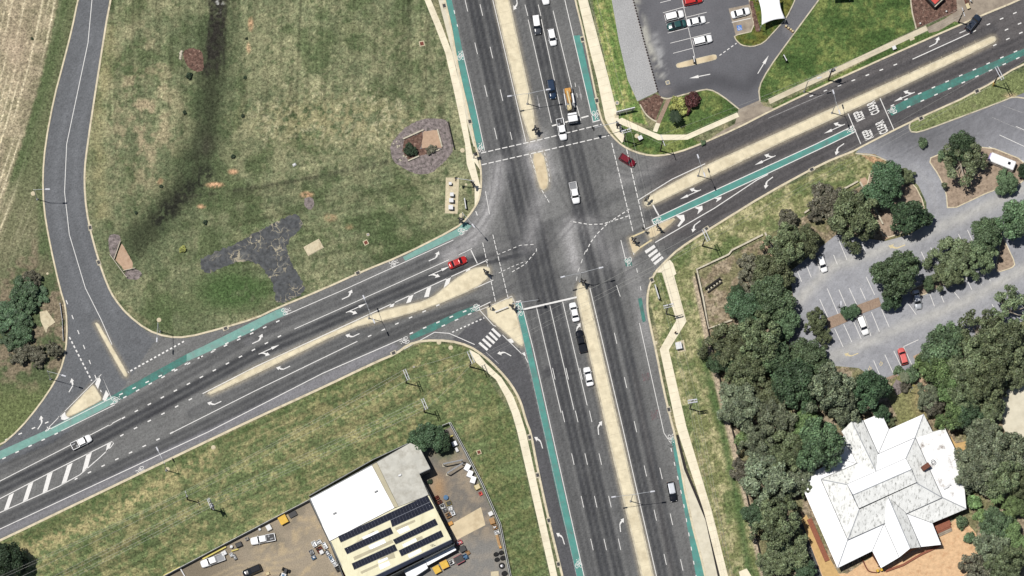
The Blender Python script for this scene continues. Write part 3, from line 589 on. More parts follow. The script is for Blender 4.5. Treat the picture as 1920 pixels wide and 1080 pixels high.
def yard_colour(X, Y):
    n1 = fbm(X, Y, 50, 231); n2 = fbm(X, Y, 12, 233)
    C = np.ones(X.shape + (3,)) * np.array(A(158, 146, 128)); C = mixc(C, A(138, 129, 114), sst(.4, .65, n1)); C = mixc(C, A(182, 164, 134), .8 * sst(.5, .7, n2) * sst(460, 500, X))
    C = mixc(C, A(120, 110, 94), .7 * sst(480, 380, X + 60 * (n1 - .5))); E = mixc(np.ones(X.shape + (3,)) * np.array(A(122, 117, 110)), A(150, 138, 122), sst(.42, .65, n2))
    E = mixc(E, A(172, 140, 104), .8 * np.exp(-(((X - 822) / 14) ** 2 + ((Y - 915) / 26) ** 2))); E = mixc(E, A(140, 140, 138), .5 * sst(990, 1030, Y)); E = mixc(E, A(70, 92, 46), .8 * np.exp(-(((X - 835) / 22) ** 2 + ((Y - 840) / 20) ** 2)))
    C = np.where((X > 770)[..., None], E, C)
    for k in range(4): C = mixc(C, A(190, 172, 140), .5 * np.exp(-(pdist(X, Y, [(360, 1100 + k * 12), (440, 1062 + k * 10), (500, 1050 + k * 8), (560, 1030 + k * 16)]) / 2) ** 2))
    return C
tinted_sheet('yard', [(250, 1110), (310, 1078), (582, 938), (845, 800), (853, 812), (902, 912), (935, 985), (955, 1085), (980, 1200), (250, 1200)], .006, yard_colour, 'gravel', 5)
def rag(poly, amp, seed=2):
    rs = random.Random(seed); out = []
    for i in range(len(poly)):
        p, q = poly[i], poly[(i + 1) % len(poly)]; n = max(1, int(math.hypot(q[0] - p[0], q[1] - p[1]) / 3.2))
        for k in range(n): out.append((p[0] + (q[0] - p[0]) * k / n + rs.uniform(-amp, amp), p[1] + (q[1] - p[1]) * k / n + rs.uniform(-amp, amp)))
    return out
def tint_flat(name, poly, z, m, amp=0):
    if not amp and ('bed' in name or 'pad' in name or 'orange' in name): amp = .9
    if amp: poly = rag(poly, amp * .8)
    return struct(MB().flat(wp(poly), z), name, m)
tint_flat('concrete_apron', Q(740, 930, [(742, 390), (1165, 150), (1225, 392), (806, 610)], 7.2), .010, 'infilltan')
tint_flat('driveway_apron', [(1385, 205), (1424, 188), (1432, 199), (1456, 203.5), (1440, 211), (1384, 240), (1330, 262), (1346, 250), (1378, 232)], .018, 'apron')
tint_flat('concrete_driveway', [(1737, 52), (1770, 36), (1795, 20), (1790, -40), (1930, -40), (1912, 0), (1815, 39), (1803, 44), (1790, 40), (1760, 58), (1742, 62)], .016, 'apron')
tint_flat('gravel_lot', [(1880, 740), (1925, 700), (2100, 640), (2100, 1000), (1925, 890), (1880, 800)], .010, 'pathgrey')
tint_flat('cracked_slab', smooth_poly([(372, 490), (386, 480), (430, 462), (500, 425), (540, 405), (562, 402), (568, 425), (545, 448), (536, 462), (545, 490), (562, 520), (576, 548), (518, 574), (512, 530), (490, 500), (470, 488), (435, 492), (386, 516)], 1), .009, 'crackslab', 2.6)
tint_flat('orange_gravel', [(1500, 955), (1510, 968), (1565, 1075), (1590, 1075), (1640, 1040), (1700, 1035), (1760, 1000), (1800, 965), (1830, 1000), (1845, 1030), (1830, 1100), (1540, 1100)], .009, 'orange')
tint_flat('ochre_path', [(1503, 975), (1512, 965), (1552, 1040), (1578, 1085), (1545, 1085)], .013, 'ochre')
tint_flat('grey_side_path', [(1497, 985), (1503, 977), (1545, 1090), (1530, 1090)], .013, 'crackslab')
tint_flat('ochre_patio', Q(1660, 640, [(600, 870), (650, 940), (805, 905), (820, 945), (760, 1000), (700, 1060), (640, 1010)], 4.908), .013, 'ochre')
tint_flat('brick_path', [(1738, 655), (1745, 660), (1735, 690), (1728, 720), (1716, 722), (1722, 690), (1712, 668)], .011, 'sand')
tint_flat('mulch_bed', [(1707, 0), (1709, 20), (1718, 53), (1800, 20), (1800, -60), (1707, -60)], .010, 'mulch')
tint_flat('mulch_bed', Q(960, 0, [(945, 765), (1080, 705), (1140, 735), (1075, 905), (1010, 870), (970, 810)]), .016, 'mulch')
tint_flat('mulch_bed', [(1404, 3), (1411, 2), (1426, 58), (1417, 60)], .2, 'mulch')
tint_flat('pebble_bed', smooth_poly(Q(710, 190, [(90, 370), (210, 230), (340, 155), (440, 140), (550, 150), (590, 185), (640, 410), (560, 510), (440, 610), (330, 620), (220, 570), (120, 510)], 4.5), 1), .010, 'pebble')
tint_flat('sand_pad', Q(710, 190, [(375, 255), (500, 240), (530, 390), (430, 385), (360, 395)], 4.5), .016, 'sand')
tint_flat('mulch_pad', Q(710, 190, [(215, 325), (370, 260), (375, 330), (345, 400), (440, 385), (520, 400), (480, 420), (340, 465), (255, 500), (200, 420)], 4.5), .014, 'mulch')
tint_flat('pebble_bed', smooth_poly(Q(190, 420, [(110, 220), (190, 165), (310, 190), (330, 290), (215, 610), (140, 520)], 9), 1), .010, 'pebble')
tint_flat('pebble_bed', smooth_poly(Q(190, 420, [(380, 795), (530, 760), (660, 790), (690, 870), (620, 940), (440, 940)], 9), 1), .012, 'pebble')
tint_flat('sand_pad', Q(190, 420, [(335, 330), (360, 350), (530, 650), (530, 750), (380, 770), (240, 600)], 9), .014, 'sand')
tint_flat('mulch_bed', smooth_poly(Q(330, 70, [(130, 330), (330, 230), (580, 300), (620, 480), (620, 740), (440, 780), (240, 640)], 12), 1), .010, 'mulch')
tint_flat('pebble_bed', smooth_poly(Q(480, 270, [(365, 400), (425, 400), (440, 460), (400, 500), (360, 460)]), 1), .010, 'pebble')
tint_flat('disabled_bay', [(1366, 16), (1405, 8), (1416, 56), (1380, 68)], .016, 'apron')
for q in ([(420, 235), (550, 185), (600, 250), (460, 310)], [(665, 130), (830, 70), (850, 135), (700, 195)], [(845, 690), (960, 645), (975, 655), (860, 712)]):
    struct(MB().prism(wp(Q(1440, 540, q)), 0, .12), 'planting_bed', 'brickpath')
for q in ([(1738, 298), (1770, 285), (1850, 272), (1925, 302), (1925, 342), (1865, 356), (1776, 398), (1773, 360), (1760, 330)], [(1857, 410), (1866, 412), (1884, 450), (1905, 495), (1898, 503), (1870, 512), (1865, 500), (1876, 460)],
          [(1620, 330), (1668, 310), (1715, 345), (1733, 380), (1734, 415), (1700, 436), (1658, 448), (1645, 420)], [(1700, 545), (1760, 520), (1800, 500), (1850, 465), (1860, 480), (1790, 525), (1720, 560)]):
    q = smooth_poly(q, 1); struct(MB().prism(wp(q), 0, .11), 'garden_kerb', 'kerb'); struct(MB().prism(wp(inset(q, 2)), .02, .135), 'planting_bed', 'bed')

# ---------------------------------------------------------------- kerbs and footpaths
kb = MB()
for ln, w, off in ((K_NW, 3.4, 1.2), (WEDGE, 3.0, 1.0), (K_SW, 4.2, 1.6), (K_SE, 3.8, 1.4), (K_E2, 3.2, 1.2), (K_NE, 3.2, 1.2)):
    pts = smooth_line([p for p in ln if -700 < p[0] < 2600], 1); ribbon(kb, offset_line(pts, off), w, .0, .13)
struct(kb, 'kerb', 'kerb')
k2 = MB()
for ln in ([(1708, 247), (1704, 238), (1708, 228), (1722, 220)], [(1708, 247), (1722, 248.5), (1765, 233), (1882, 189), (1900, 181), (1930, 186)], [(1604, 288), (1640, 291), (1670, 305)], [(1200, 196), (1210, 214), (1222, 224), (1231, 228)], [(1239, 182), (1248, 186), (1258, 184), (1310, 170), (1330, 167), (1352, 178), (1386, 205)],
           [(1425, 190), (1422, 165), (1440, 130), (1482, 72), (1535, 0)], [(1707, -30), (1708, 15), (1718, 54)]):
    ribbon(k2, smooth_line(ln, 1), 2.4, 0, .11)
struct(k2, 'garden_kerb', 'kerbgrey')
def slab(name, poly, m, z1=.05): return struct(MB().prism(wp(poly), 0, z1), name, m)
slab('footpath', [(1070, -60), (1084, 0), (1101, 75), (1120, 150), (1135, 224), (1150, 250), (1166, 268), (1172, 262), (1165, 236), (1160, 222), (1142, 150), (1122, 75), (1102, 0), (1088, -60)], 'path')
slab('footpath', [(1160, 224), (1166, 221), (1222, 247), (1237, 252.5), (1287, 252.5), (1382, 211), (1386, 219), (1289, 262), (1234, 263), (1218, 255), (1163, 233)], 'path', .054)
slab('footpath', [(1224, 246), (1230, 230), (1238, 232), (1232, 248)], 'path', .058)
slab('brick_footpath', [(1230, 229.7), (1250, 186), (1258, 186), (1238, 231.7)], 'brickpath', .05)
slab('footpath', [(1440, 186), (1736, 48), (1740, 57), (1444, 195)], 'pathdull')
slab('footpath', [(780, -40), (796, 0), (815, 47), (835, 100), (852, 175), (872, 270), (875, 307), (890, 352), (890, 388), (897, 380), (902, 350), (900, 347), (890, 307), (882, 270), (866, 175), (848, 100), (828, 47), (808, 0), (792, -40)], 'path')
slab('footpath', [(883, 291), (893, 288), (900, 318), (889, 303)], 'path', .056)
slab('verge_concrete', [(822, 0), (834, 0), (864, 150), (880, 225), (891, 275), (888, 275), (874, 222), (856, 130)], 'pathgrey', .045)
slab('footpath', [(1256, 487), (1262, 494), (1268, 513), (1264, 517), (1287, 603), (1254, 656), (1287, 800), (1290, 810), (1335, 960), (1365, 1080), (1395, 1200), (1380, 1200), (1350, 1080), (1320, 960), (1271, 810), (1268, 800), (1237, 655), (1268, 601), (1241, 511), (1231, 511), (1247, 492)], 'path')
tint_flat('dark_strip', [(1268, 815), (1272, 815), (1288, 880), (1328, 975), (1352, 1080), (1345, 1080), (1320, 975), (1280, 880)], .03, 'fencedark'); slab('verge_concrete', [(1266, 822), (1268.5, 822), (1282.5, 880), (1322.5, 975), (1345.5, 1080), (1372, 1200), (1350, 1200), (1323, 1080), (1292, 960)], 'pathgrey', .045)  # thin dark strip between the verge concrete and the footpath
slab('footpath', [(880, 655), (886, 668), (893, 680), (930, 712), (948, 745), (960, 775), (970, 810), (1032, 1080), (1060, 1200), (1074, 1200), (1045, 1080), (986, 810), (975, 775), (962, 742), (940, 708), (912, 682), (898, 665)], 'path')
slab('footpath', [(1385, 1072), (1400, 1066), (1412, 1085), (1390, 1090)], 'path', .06)

# ---------------------------------------------------------------- islands
for poly, m, k in ISL:
    q = smooth_poly(poly, 1); struct(MB().prism(wp(q), 0, .13), 'median_kerb', 'kerbgrey'); struct(MB().prism(wp(inset(q, k)), .02, .155), 'median_strip', m)
q = smooth_poly([(1375, 66), (1379, 76), (1390, 86), (1410, 89), (1432, 82), (1455, 57), (1475, 35), (1492, 0), (1500, -30), (1404, -30), (1403, 2), (1415, 57)], 1)
struct(MB().prism(wp(q), 0, .13), 'garden_kerb', 'kerbgrey')
for a, b in (((1183, 445), (1211, 433)), ((1199, 465), (1222, 450))): struct(ribbon(MB(), [a, b], 3, 0, .1), 'crossing_kerb', 'cream')
lawn = inset(q, 2); LX = tinted_sheet('lawn', lawn, .15, lambda X, Y: mixc(np.ones(X.shape + (3,)) * np.array(A(78, 96, 48)), A(104, 104, 52), sst(.4, .6, fbm(X, Y, 12, 301))), 'grass', 4)
jt = MB()
def joints(cl, w, step, z):
    cl = smooth_line(cl, 1)
    acc = 0
    for a_, c_ in zip(cl, cl[1:]):
        L_ = math.hypot(c_[0] - a_[0], c_[1] - a_[1]); 
        while acc < L_:
            t = acc / L_; x = a_[0] + (c_[0] - a_[0]) * t; y = a_[1] + (c_[1] - a_[1]) * t; dx, dy = (c_[0] - a_[0]) / L_, (c_[1] - a_[1]) / L_
            strip(jt, [(x - dy * w / 2, y + dx * w / 2), (x + dy * w / 2, y - dx * w / 2)], .45, z); acc += step
        acc -= L_
joints([(940, 0), (1000, 258)], 20, 23, .162); joints([(1092, 545), (1150, 808), (1214, 1080)], 17, 23, .162); joints([(1830, 83), (1590, 196), (1440, 267), (1300, 335), (1230, 370)], 15, 23, .162); joints([(860, 540), (760, 588), (650, 618), (480, 694)], 10, 23, .162)
joints([(1250, 505), (1278, 605), (1245, 656), (1278, 800), (1328, 960), (1358, 1080)], 15, 15, .058); joints([(802, 0), (842, 100), (873, 260), (893, 350)], 9, 15, .058); joints([(1093, 0), (1112, 75), (1131, 150), (1148, 222)], 17, 15, .058); joints([(905, 680), (950, 735), (978, 810), (1038, 1080)], 12, 15, .058); joints([(1445, 188), (1736, 53)], 8, 15, .058)
struct(jt, 'concrete_joints', 'joint')
sg = MB()
for p0, p1, n in (((1118, 60), (1150, 222), 7), ((822, 50), (868, 240), 0)):
    for i in range(n): pass

# ---------------------------------------------------------------- cycle lanes and painted lines
def lane(name, l, r, m, z=.018):
    n = len(l); L_ = wp(l); R_ = wp(r); o = MB().add([(x, y, z) for x, y in L_] + [(x, y, z) for x, y in R_], [(i, i + 1, n + i + 1, n + i) for i in range(n - 1)])
    return struct(o, name, m)
lane('cycle_lane', [(823, -60), (836, 0), (848, 50), (856, 100), (866, 150), (881, 212), (895, 280)], [(834, -60), (847, 0), (858, 50), (868, 100), (878, 150), (893, 212), (907, 280)], 'green')
lane('cycle_lane', [(1075, 67), (1112, 228)], [(1088, 66), (1123, 224)], 'green')
lane('cycle_lane', [(966, 570), (985, 655), (1050, 950), (1081, 1080), (1105, 1180)], [(977, 566), (997, 655), (1064, 950), (1095, 1080), (1119, 1180)], 'green')
lane('cycle_lane', [(1258, 820), (1280, 940), (1305, 1080), (1325, 1180)], [(1265, 818), (1290, 940), (1321, 1080), (1344, 1180)], 'green')
lane('cycle_lane', [(1222, 412), (1320, 366), (1440, 311), (1530, 270), (1598, 237)], [(1226, 421), (1325, 379), (1440, 326), (1556, 271), (1602, 248)], 'green')
lane('cycle_lane', [(1664, 206), (1700, 186), (1920, 91), (2000, 56)], [(1672, 217), (1710, 198), (1920, 104), (2000, 68)], 'greenworn')
lane('cycle_lane', [(755, 482), (800, 458), (856, 430), (872, 416)], [(760, 489), (830, 456), (868, 438), (884, 424)], 'greenpale')
lane('cycle_lane', [(480, 600), (517, 582), (532, 577)], [(480, 618), (500, 606), (538, 590)], 'greenpale')
lane('cycle_lane', [(350, 664), (412, 634), (480, 600)], [(350, 678), (412, 650), (480, 618)], 'greenpale')
lane('cycle_lane', [(210, 742), (290, 697), (350, 664)], [(222, 752), (300, 708), (350, 678)], 'greenworn')
lane('cycle_lane', [(-30, 859), (88, 806), (210, 742)], [(-30, 875), (115, 808), (222, 752)], 'greenpale')
lane('cycle_lane', [(768, 630), (800, 612), (860, 584), (896, 571)], [(770, 638), (812, 621), (865, 594), (900, 580)], 'greenworn')
lane('cycle_lane', [(1170, 486), (1182, 484)], [(1174, 500), (1186, 498)], 'greenworn')
lane('cycle_lane', [(1196, 560), (1205, 605)], [(1203, 558), (1211, 602)], 'greenworn')
wl = MB(); ft = MB(); Z = .024
def ln(pts, w=1.15, dash=None, mb=None): strip(mb or wl, pts, w, Z, dash)
NSD = (22, 60)
# north-south, west carriageway
ln([(834, -60), (847, 0), (858, 50)], 1.6, (7, 20)); ln([(867, 95), (880, 150), (894, 212), (908, 278)]); ln([(1105, 1200), (1081, 1080), (966, 570)], .9, None, ft); ln([(1119, 1180), (1095, 1080), (1000, 655), (977, 566)], 1.3)
for a, b in (((872, 0), (932, 262)), ((900, 8), (960, 262)), ((1036, 690), (1123, 1080)), ((1061, 690), (1148, 1080)), ((1087, 690), (1175, 1080))): ln([a, b], 1.1, NSD)
for a, b in (((1006, 577), (1052, 774)), ((1031, 573), (1076, 768)), ((1055, 566), (1101, 760))): ln([a, b])
ln([(924, 0), (986, 266)]); ln([(967, 566), (977, 564)], 1.6); ln([(982, 580), (1082, 557)], 3.2)
ln([(1106, 540), (1167, 800), (1232, 1085), (1250, 1165)], 1.3)
for a, b in (((1034, 230), (982, 0)), ((1056, 227), (1007, 0)),): ln([a, (a[0] * .16 + b[0] * .84, a[1] * .16 + b[1] * .84)]); ln([(a[0] * .15 + b[0] * .85, 30), b], 1.1, (22, 30))
ln([(1089, 226), (1072, 165), (1037, 20)]); ln([(1033, 0), (1028, -20)]); ln([(1059, 0), (1112, 228)], 1.3); ln([(1078, 155), (1083, 185)], .9, (8, 12))
ln([(1035, 236), (1112, 215)], 2.6, (14, 5)); ln([(1111, 229), (1125, 225)], 1.8)
ln([(1152, 624), (1252, 1070)], 1.1, (21, 64)); ln([(1237, 877), (1283, 1080)], 1.1, (22, 66)); ln([(1199, 606), (1245, 812), (1257, 830)], 1.1); ln([(1258, 840), (1281, 940), (1306, 1085)], 1.6, (7, 20))
ln([(1187, 470), (1205, 560)], 1.1, (8, 26)); ln([(1164, 450), (1173, 487)], 1.2); ln([(1156, 535), (1163, 556)], 1.0)
# pedestrian crossings
CD = (10, 3.5)
ln([(902, 287), (1012, 262), (1128, 233)], 1.7, CD); ln([(903, 309), (1018, 283), (1142, 254)], 1.7, CD)
ln([(905, 455), (930, 570)], 1.3, (8, 2.5)); ln([(924, 440), (953, 560)], 1.3, (8, 2.5))
ln([(1147, 268), (1187, 435)], 1.4, (9, 2.5)); ln([(1175, 280), (1209, 428)], 1.5, (9, 3))
# W road
ln([(537, 590), (652, 540), (850, 450)]); ln([(552, 617), (725, 540), (842, 487)]); ln([(380, 738), (480, 687), (797, 541), (915, 487)], 1.5); ln([(883, 469), (895, 494)], 1.6); ln([(860, 478), (885, 466)], 1)
ln([(895, 578), (920, 566)], 1.4); ln([(844, 561), (925, 525)], 1.3); ln([(670, 640), (480, 732), (325, 810)], 1.3); ln([(824, 571), (686, 633)], 2, (7, 21)); ln([(754, 635), (605, 700), (480, 764), (390, 810), (0, 992), (-60, 1020)], 1.4)
ln([(524, 601), (216, 744)], 2.2, (7, 20)); ln([(476, 617), (205, 760)], 2.2, (7, 20)); ln([(527, 629), (249, 774), (200, 800)], 2.2, (7, 20.5)); ln([(360, 747), (225, 818)], 2.2, (7, 22)); ln([(325, 810), (140, 899)], 2.2, (7, 21.5))
ln([(-40, 846), (100, 787), (200, 737)], 2, (7, 20)); ln([(-20, 872), (110, 811)], 2.2, (7, 20)); ln([(115, 808), (215, 759)], 1.2); ln([(-60, 930), (0, 902), (180, 810), (227, 785)], 1.3)
ln([(85, 808), (190, 702), (209, 747)], 1.2); ln([(85, 809), (208, 747)], 1.2)
ln([(-40, 955), (0, 935), (100, 883), (210, 828), (213, 831), (208, 838), (188, 857), (150, 890), (110, 912), (0, 961), (-40, 980)], 1.5)
ln([(345, 640), (240, 698)], 2.8, (4.5, 4)); ln([(130, 632), (172, 714)], 2.6, (5, 4)); ln([(124, 563), (190, 735)], 1.6, (8, 22)); ln([(178, -60), (165, 80), (125, 270), (121, 360), (130, 440), (160, 540), (190, 600), (210, 646)], 1.2)
ln([(757, 655), (815, 623), (842, 625), (890, 646)], 1.3); ln([(768, 626), (900, 572)], 2.2, (7, 20)); ln([(828, 612), (896, 582)], 2.2, (7, 20)); ln([(848, 623), (908, 596)], 2.2, (4, 4))
ln([(900, 582), (925, 610), (930, 612)], 1.2); ln([(942, 628), (985, 670), (990, 680)], 1.3); ln([(912, 661), (935, 682)], 1.2, None, ft); ln([(898, 582), (932, 568), (960, 555), (965, 567)], 1)
# E road
ln([(1197, 375), (1260, 336), (1322, 307)], 1.5); ln([(1223, 382), (1235, 404)], 2.6); ln([(1222, 412), (1320, 366), (1440, 311), (1530, 270), (1598, 237)], 1.5); ln([(1209, 430), (1325, 378), (1440, 325), (1557, 270), (1602, 248)], 1.5); ln([(1222, 412), (1227, 422)], 1.6)
ln([(1228, 455), (1340, 390), (1420, 337), (1440, 327)], 1.6); ln([(1590, 213), (1614, 270)], 1.5); ln([(1650, 184), (1676, 243)], 1.5); ln([(1670, 199), (1960, 72)], 2, (7, 21)); ln([(1675, 213), (1960, 86)], 2, (7, 21))
ln([(1518, 181), (1690, 117)], 2, (7, 21)); ln([(1711, 111), (1830, 57)], 1.6); ln([(1799, 62), (1815, 55)], 1.6); ln([(1850, 47), (1960, 0)], 2, (7, 20)); ln([(1862, 86), (1960, 40)], 2, (7, 20)); ln([(1884, 57), (1960, 22)], 2, (7, 20)); ln([(1440, 222), (1560, 170)], .8, None, ft)
# guide lines through the crossing
ln([(1180, 392), (1140, 418), (1120, 438), (1107, 455), (1098, 475)], 1.6, (6, 4)); ln([(1178, 405), (1130, 420), (1105, 421), (1070, 415)], 1.5, (6, 4)); ln([(1098, 470), (1084, 508), (1080, 530)], 1.0, (8, 9)); ln([(960, 510), (985, 495), (1006, 470), (1005, 462)], 1.3, (6, 4)); ln([(932, 478), (975, 460), (1004, 458)], 1.1, (6, 5)); ln([(935, 512), (960, 500), (985, 490)], 1.0, (5, 4))
ln([(994, 290), (1012, 350), (1030, 380)], 1.1, (7, 3)); ln([(1021, 286), (1030, 330), (1031, 345)], 1.0, (6, 4)); ln([(910, 358), (918, 402)], 1.0); ln([(892, 396), (895, 404)], 1.4)
# hatching, chevrons, zebra bars
zb = MB(); cv = MB()
def poly(mb, pts, z=Z): mb.flat(wp(pts), z)
for q in ([(690, 150), (650, 165), (615, 300), (655, 275)], [(545, 230), (505, 250), (460, 395), (498, 375)], [(395, 300), (355, 320), (318, 460), (355, 440)], [(250, 375), (212, 395), (170, 525), (208, 505)], [(105, 455), (68, 475), (28, 590), (65, 572)], [(835, 80), (803, 95), (793, 150), (815, 135)], [(-40, 530), (-75, 550), (-115, 660), (-78, 640)]): poly(cv, Q(0, 810, q))
for q in ([(1042, 105), (1015, 118), (1000, 145), (1030, 140)], [(1185, 40), (1150, 57), (1125, 115), (1160, 105)], [(1315, -12), (1282, 3), (1260, 70), (1295, 65)], [(1465, -90), (1430, -75), (1405, 5), (1440, -5)], [(1610, -150), (1580, -135), (1550, -75), (1585, -95)]): poly(cv, Q(480, 540, q))
for q in ([(1228, 537), (1290, 530), (1297, 570), (1252, 622), (1240, 615), (1268, 572)], [(1368, 478), (1427, 462), (1430, 492), (1390, 527), (1400, 492)], [(1518, 408), (1572, 394), (1568, 412), (1530, 437), (1540, 414)]): poly(cv, Q(960, 270, q))
for q in ([(740, 660), (757, 690), (735, 758), (713, 720)], [(795, 765), (817, 800), (790, 852), (768, 835)], [(460, 945), (487, 918), (492, 955), (522, 975), (482, 992), (458, 985)], [(360, 1060), (350, 1040), (385, 1050), (375, 1062)]): poly(cv, Q(0, 540, q))
for q in ([(550, 880), (595, 868), (625, 910), (590, 920)], [(700, 1040), (745, 1020), (755, 1075), (745, 1080)]): poly(cv, Q(860, 490, q, 6))
for q in ([(995, 802), (1065, 755), (1077, 775), (1006, 822)], [(1020, 835), (1085, 785), (1096, 804), (1031, 852)], [(1040, 866), (1105, 812), (1119, 831), (1053, 883)], [(1060, 893), (1125, 840), (1138, 856), (1073, 907)]): poly(zb, Q(960, 270, q))
for q in ([(1668, 416), (1681, 404), (1743, 458), (1731, 472)], [(1694, 389), (1708, 377), (1769, 433), (1755, 448)], [(1720, 366), (1733, 354), (1794, 407), (1781, 421)], [(1744, 339), (1758, 327), (1816, 384), (1803, 397)], [(1764, 311), (1778, 299), (1839, 357), (1826, 371)]): poly(zb, Q(480, 540, q))
struct(zb, 'zebra_crossing', 'white'); struct(cv, 'road_chevrons', 'white')
# parking bays
pk = MB()
for l in ([(1243, 24), (1283, 13)], [(1248, 42), (1325, 23)], [(1252, 62), (1330, 42)], [(1257, 81), (1333, 62)], [(1262, 100), (1300, 90)], [(1238, 5), (1258, 0)], [(1279, 0), (1303, 108)], [(1283, 14), (1320, 4)]): ln(l, .9, None, pk)
ln([(1349, 104), (1381, 81)], 1.6, (5, 4)); ln([(1372, 42), (1408, 34)], 1.2); ln([(1412, 34), (1418, 62)], .8, None, pk)
for (x0, y0, dx, dy, n, L) in ((1492, 500, 17.6, -9, 0, 0),): pass
for a, b in (((1492, 501), (1503, 528)), ((1510, 492), (1521, 520)), ((1530, 485), (1538, 508)), ((1563, 478), (1570, 496)), ((1573, 451), (1588, 487)), ((1592, 447), (1605, 479)), ((1614, 452), (1622, 470)), ((1537, 561), (1552, 595)), ((1551, 541), (1572, 590)), ((1573, 543), (1586, 573)), ((1592, 540), (1606, 570)), ((1613, 540), (1623, 562)), ((1624, 519), (1640, 553)), ((1642, 513), (1648, 525)), ((1710, 480), (1716, 489)), ((1727, 472), (1735, 488)), ((1745, 464), (1755, 485)), ((1762, 456), (1772, 478)), ((1797, 439), (1804, 453)), ((1814, 431), (1826, 458)),
             ((1565, 616), (1581, 651)), ((1582, 608), (1597, 641)), ((1600, 602), (1615, 636)), ((1620, 592), (1633, 630)), ((1634, 585), (1649, 622)), ((1653, 580), (1667, 613)), ((1700, 565), (1718, 590)), ((1756, 534), (1770, 567)), ((1741, 545), (1752, 574)), ((1787, 545), (1799, 560)), ((1805, 508), (1822, 543)), ((1825, 500), (1840, 535)), ((1846, 505), (1857, 527)), ((1638, 676), (1653, 711)), ((1659, 665), (1675, 700)), ((1676, 658), (1690, 688)), ((1694, 650), (1710, 685)), ((1694, 650), (1722, 637)), ((1551, 640), (1557, 650)), ((1860, 570), (1870, 590)), ((1470, 505), (1478, 522))): ln([a, b], 1.1, None, pk)
ln([(1854, 275), (1925, 305)], 1.2, None, pk); ln([(1874, 253), (1930, 279)], 1, None, pk); ln([(1905, 237), (1930, 248)], 1, None, pk); ln([(1600, 520), (1640, 560)], .5, None, ft); ln([(1880, 198), (1930, 216)], .7, None, ft); ln([(1860, 220), (1920, 246)], .7, None, ft)
struct(pk, 'parking_bay_lines', 'white')
struct(wl, 'lane_lines', 'white'); struct(ft, 'faint_lane_lines', 'faint')
bs = MB(); poly(bs, [(1381, 48), (1390, 46.5), (1392, 56), (1383, 58)], .021); struct(bs, 'blue_bay_square', 'bluepaint')
# arrows
ar = MB()
def arrow(x, y, dx, dy, kind, mb=None, k=1.0, z=None):
    a = wdir(dx, dy); cx, cy = W(x, y); f = Vector((math.cos(a), math.sin(a))); l = Vector((-f.y, f.x)); mb = mb or ar
    def pg(pts): mb.flat([(cx + f.x * u * k + l.x * v * k, cy + f.y * u * k + l.y * v * k) for u, v in pts], z or Z)
    if kind == 'S': pg([(-2.6, .1), (-2.6, -.1), (.3, -.1), (.3, -.38), (2.6, 0), (.3, .38), (.3, .1)])
    else:
        s = 1 if kind[-1] == 'L' else -1; base = -2.0; b0 = -.2
        pts = [(base, .11), (base, -.11), (b0, -.11), (.35, .1), (.72, .5), (1.0, .33), (1.25, 1.15), (.05, .98), (.38, .75), (.1, .42), (-.3, .11)]
        if len(kind) == 2:
            pg([(-2.6, .09), (-2.6, -.09), (.9, -.09), (.9, -.34), (3.0, 0), (.9, .34), (.9, .09)]); pts = [(u - 1.4, v + .06) for u, v in pts if u > -1.9]; pts = [(-2.0, .09), (-1.6, .09)] + pts[0:]
            pts = [(-2.2, .08), (-1.3, .09), (-1.0, .3), (-.72, .6), (-.45, .42), (-.15, 1.3), (-1.4, 1.1), (-1.05, .86), (-1.35, .5), (-1.7, .25)]
        pg([(u, v * s) for u, v in (pts if s > 0 else pts[::-1])])
for q in ((655, 555, 1, -.45, 'L'), (487, 638, 1, -.45, 'L'), (818, 483, 1, -.45, 'L'), (667, 578, 1, -.45, 'SR'), (503, 656, 1, -.45, 'SR'), (822, 509, 1, -.45, 'SR'), (660, 632, -1, .47, 'R'), (530, 693, -1, .47, 'R'), (401, 759, -1, .47, 'R'), (79, 792, .55, -.85, 'L'), (137, 722, .5, -.85, 'L'),
          (945, 660, -1, -.55, 'L'), (1013, 826, -.3, -1, 'L'), (1054, 1006, -.3, -1, 'L'), (1081, 616, -.12, -1, 'R'), (1121, 800, -.1, -1, 'R'), (1162, 982, -.1, -1, 'R'), (970, 8, .15, 1, 'R'), (1296, 364, -1, .45, 'SR'), (1436, 300, -1, .45, 'SR'), (1566, 241, -1, .45, 'SR'), (1697, 181, -1, .45, 'SR'),
          (1301, 423, -1, .75, 'L'), (1437, 341, -1, .75, 'L'), (1570, 278, -1, .7, 'L'), (1756, 81, 1, -.5, 'L'), (1431, 121, .6, -1, 'S'), (1312, 143, -1, .2, 'S')): arrow(*q)
struct(ar, 'turn_arrows', 'white'); a2 = MB()
arrow(1680, 466, -1, .4, 'R', a2, 1.2); arrow(1595, 668, -1, .4, 'R', a2, 1.0); struct(a2, 'yellowed_turn_arrows', 'cream'); a3 = MB(); arrow(1010, 193, .2, 1, 'S', a3, .7); arrow(1088, 175, .2, 1, 'S', a3, .7); struct(a3, 'worn_turn_arrows', 'faint')
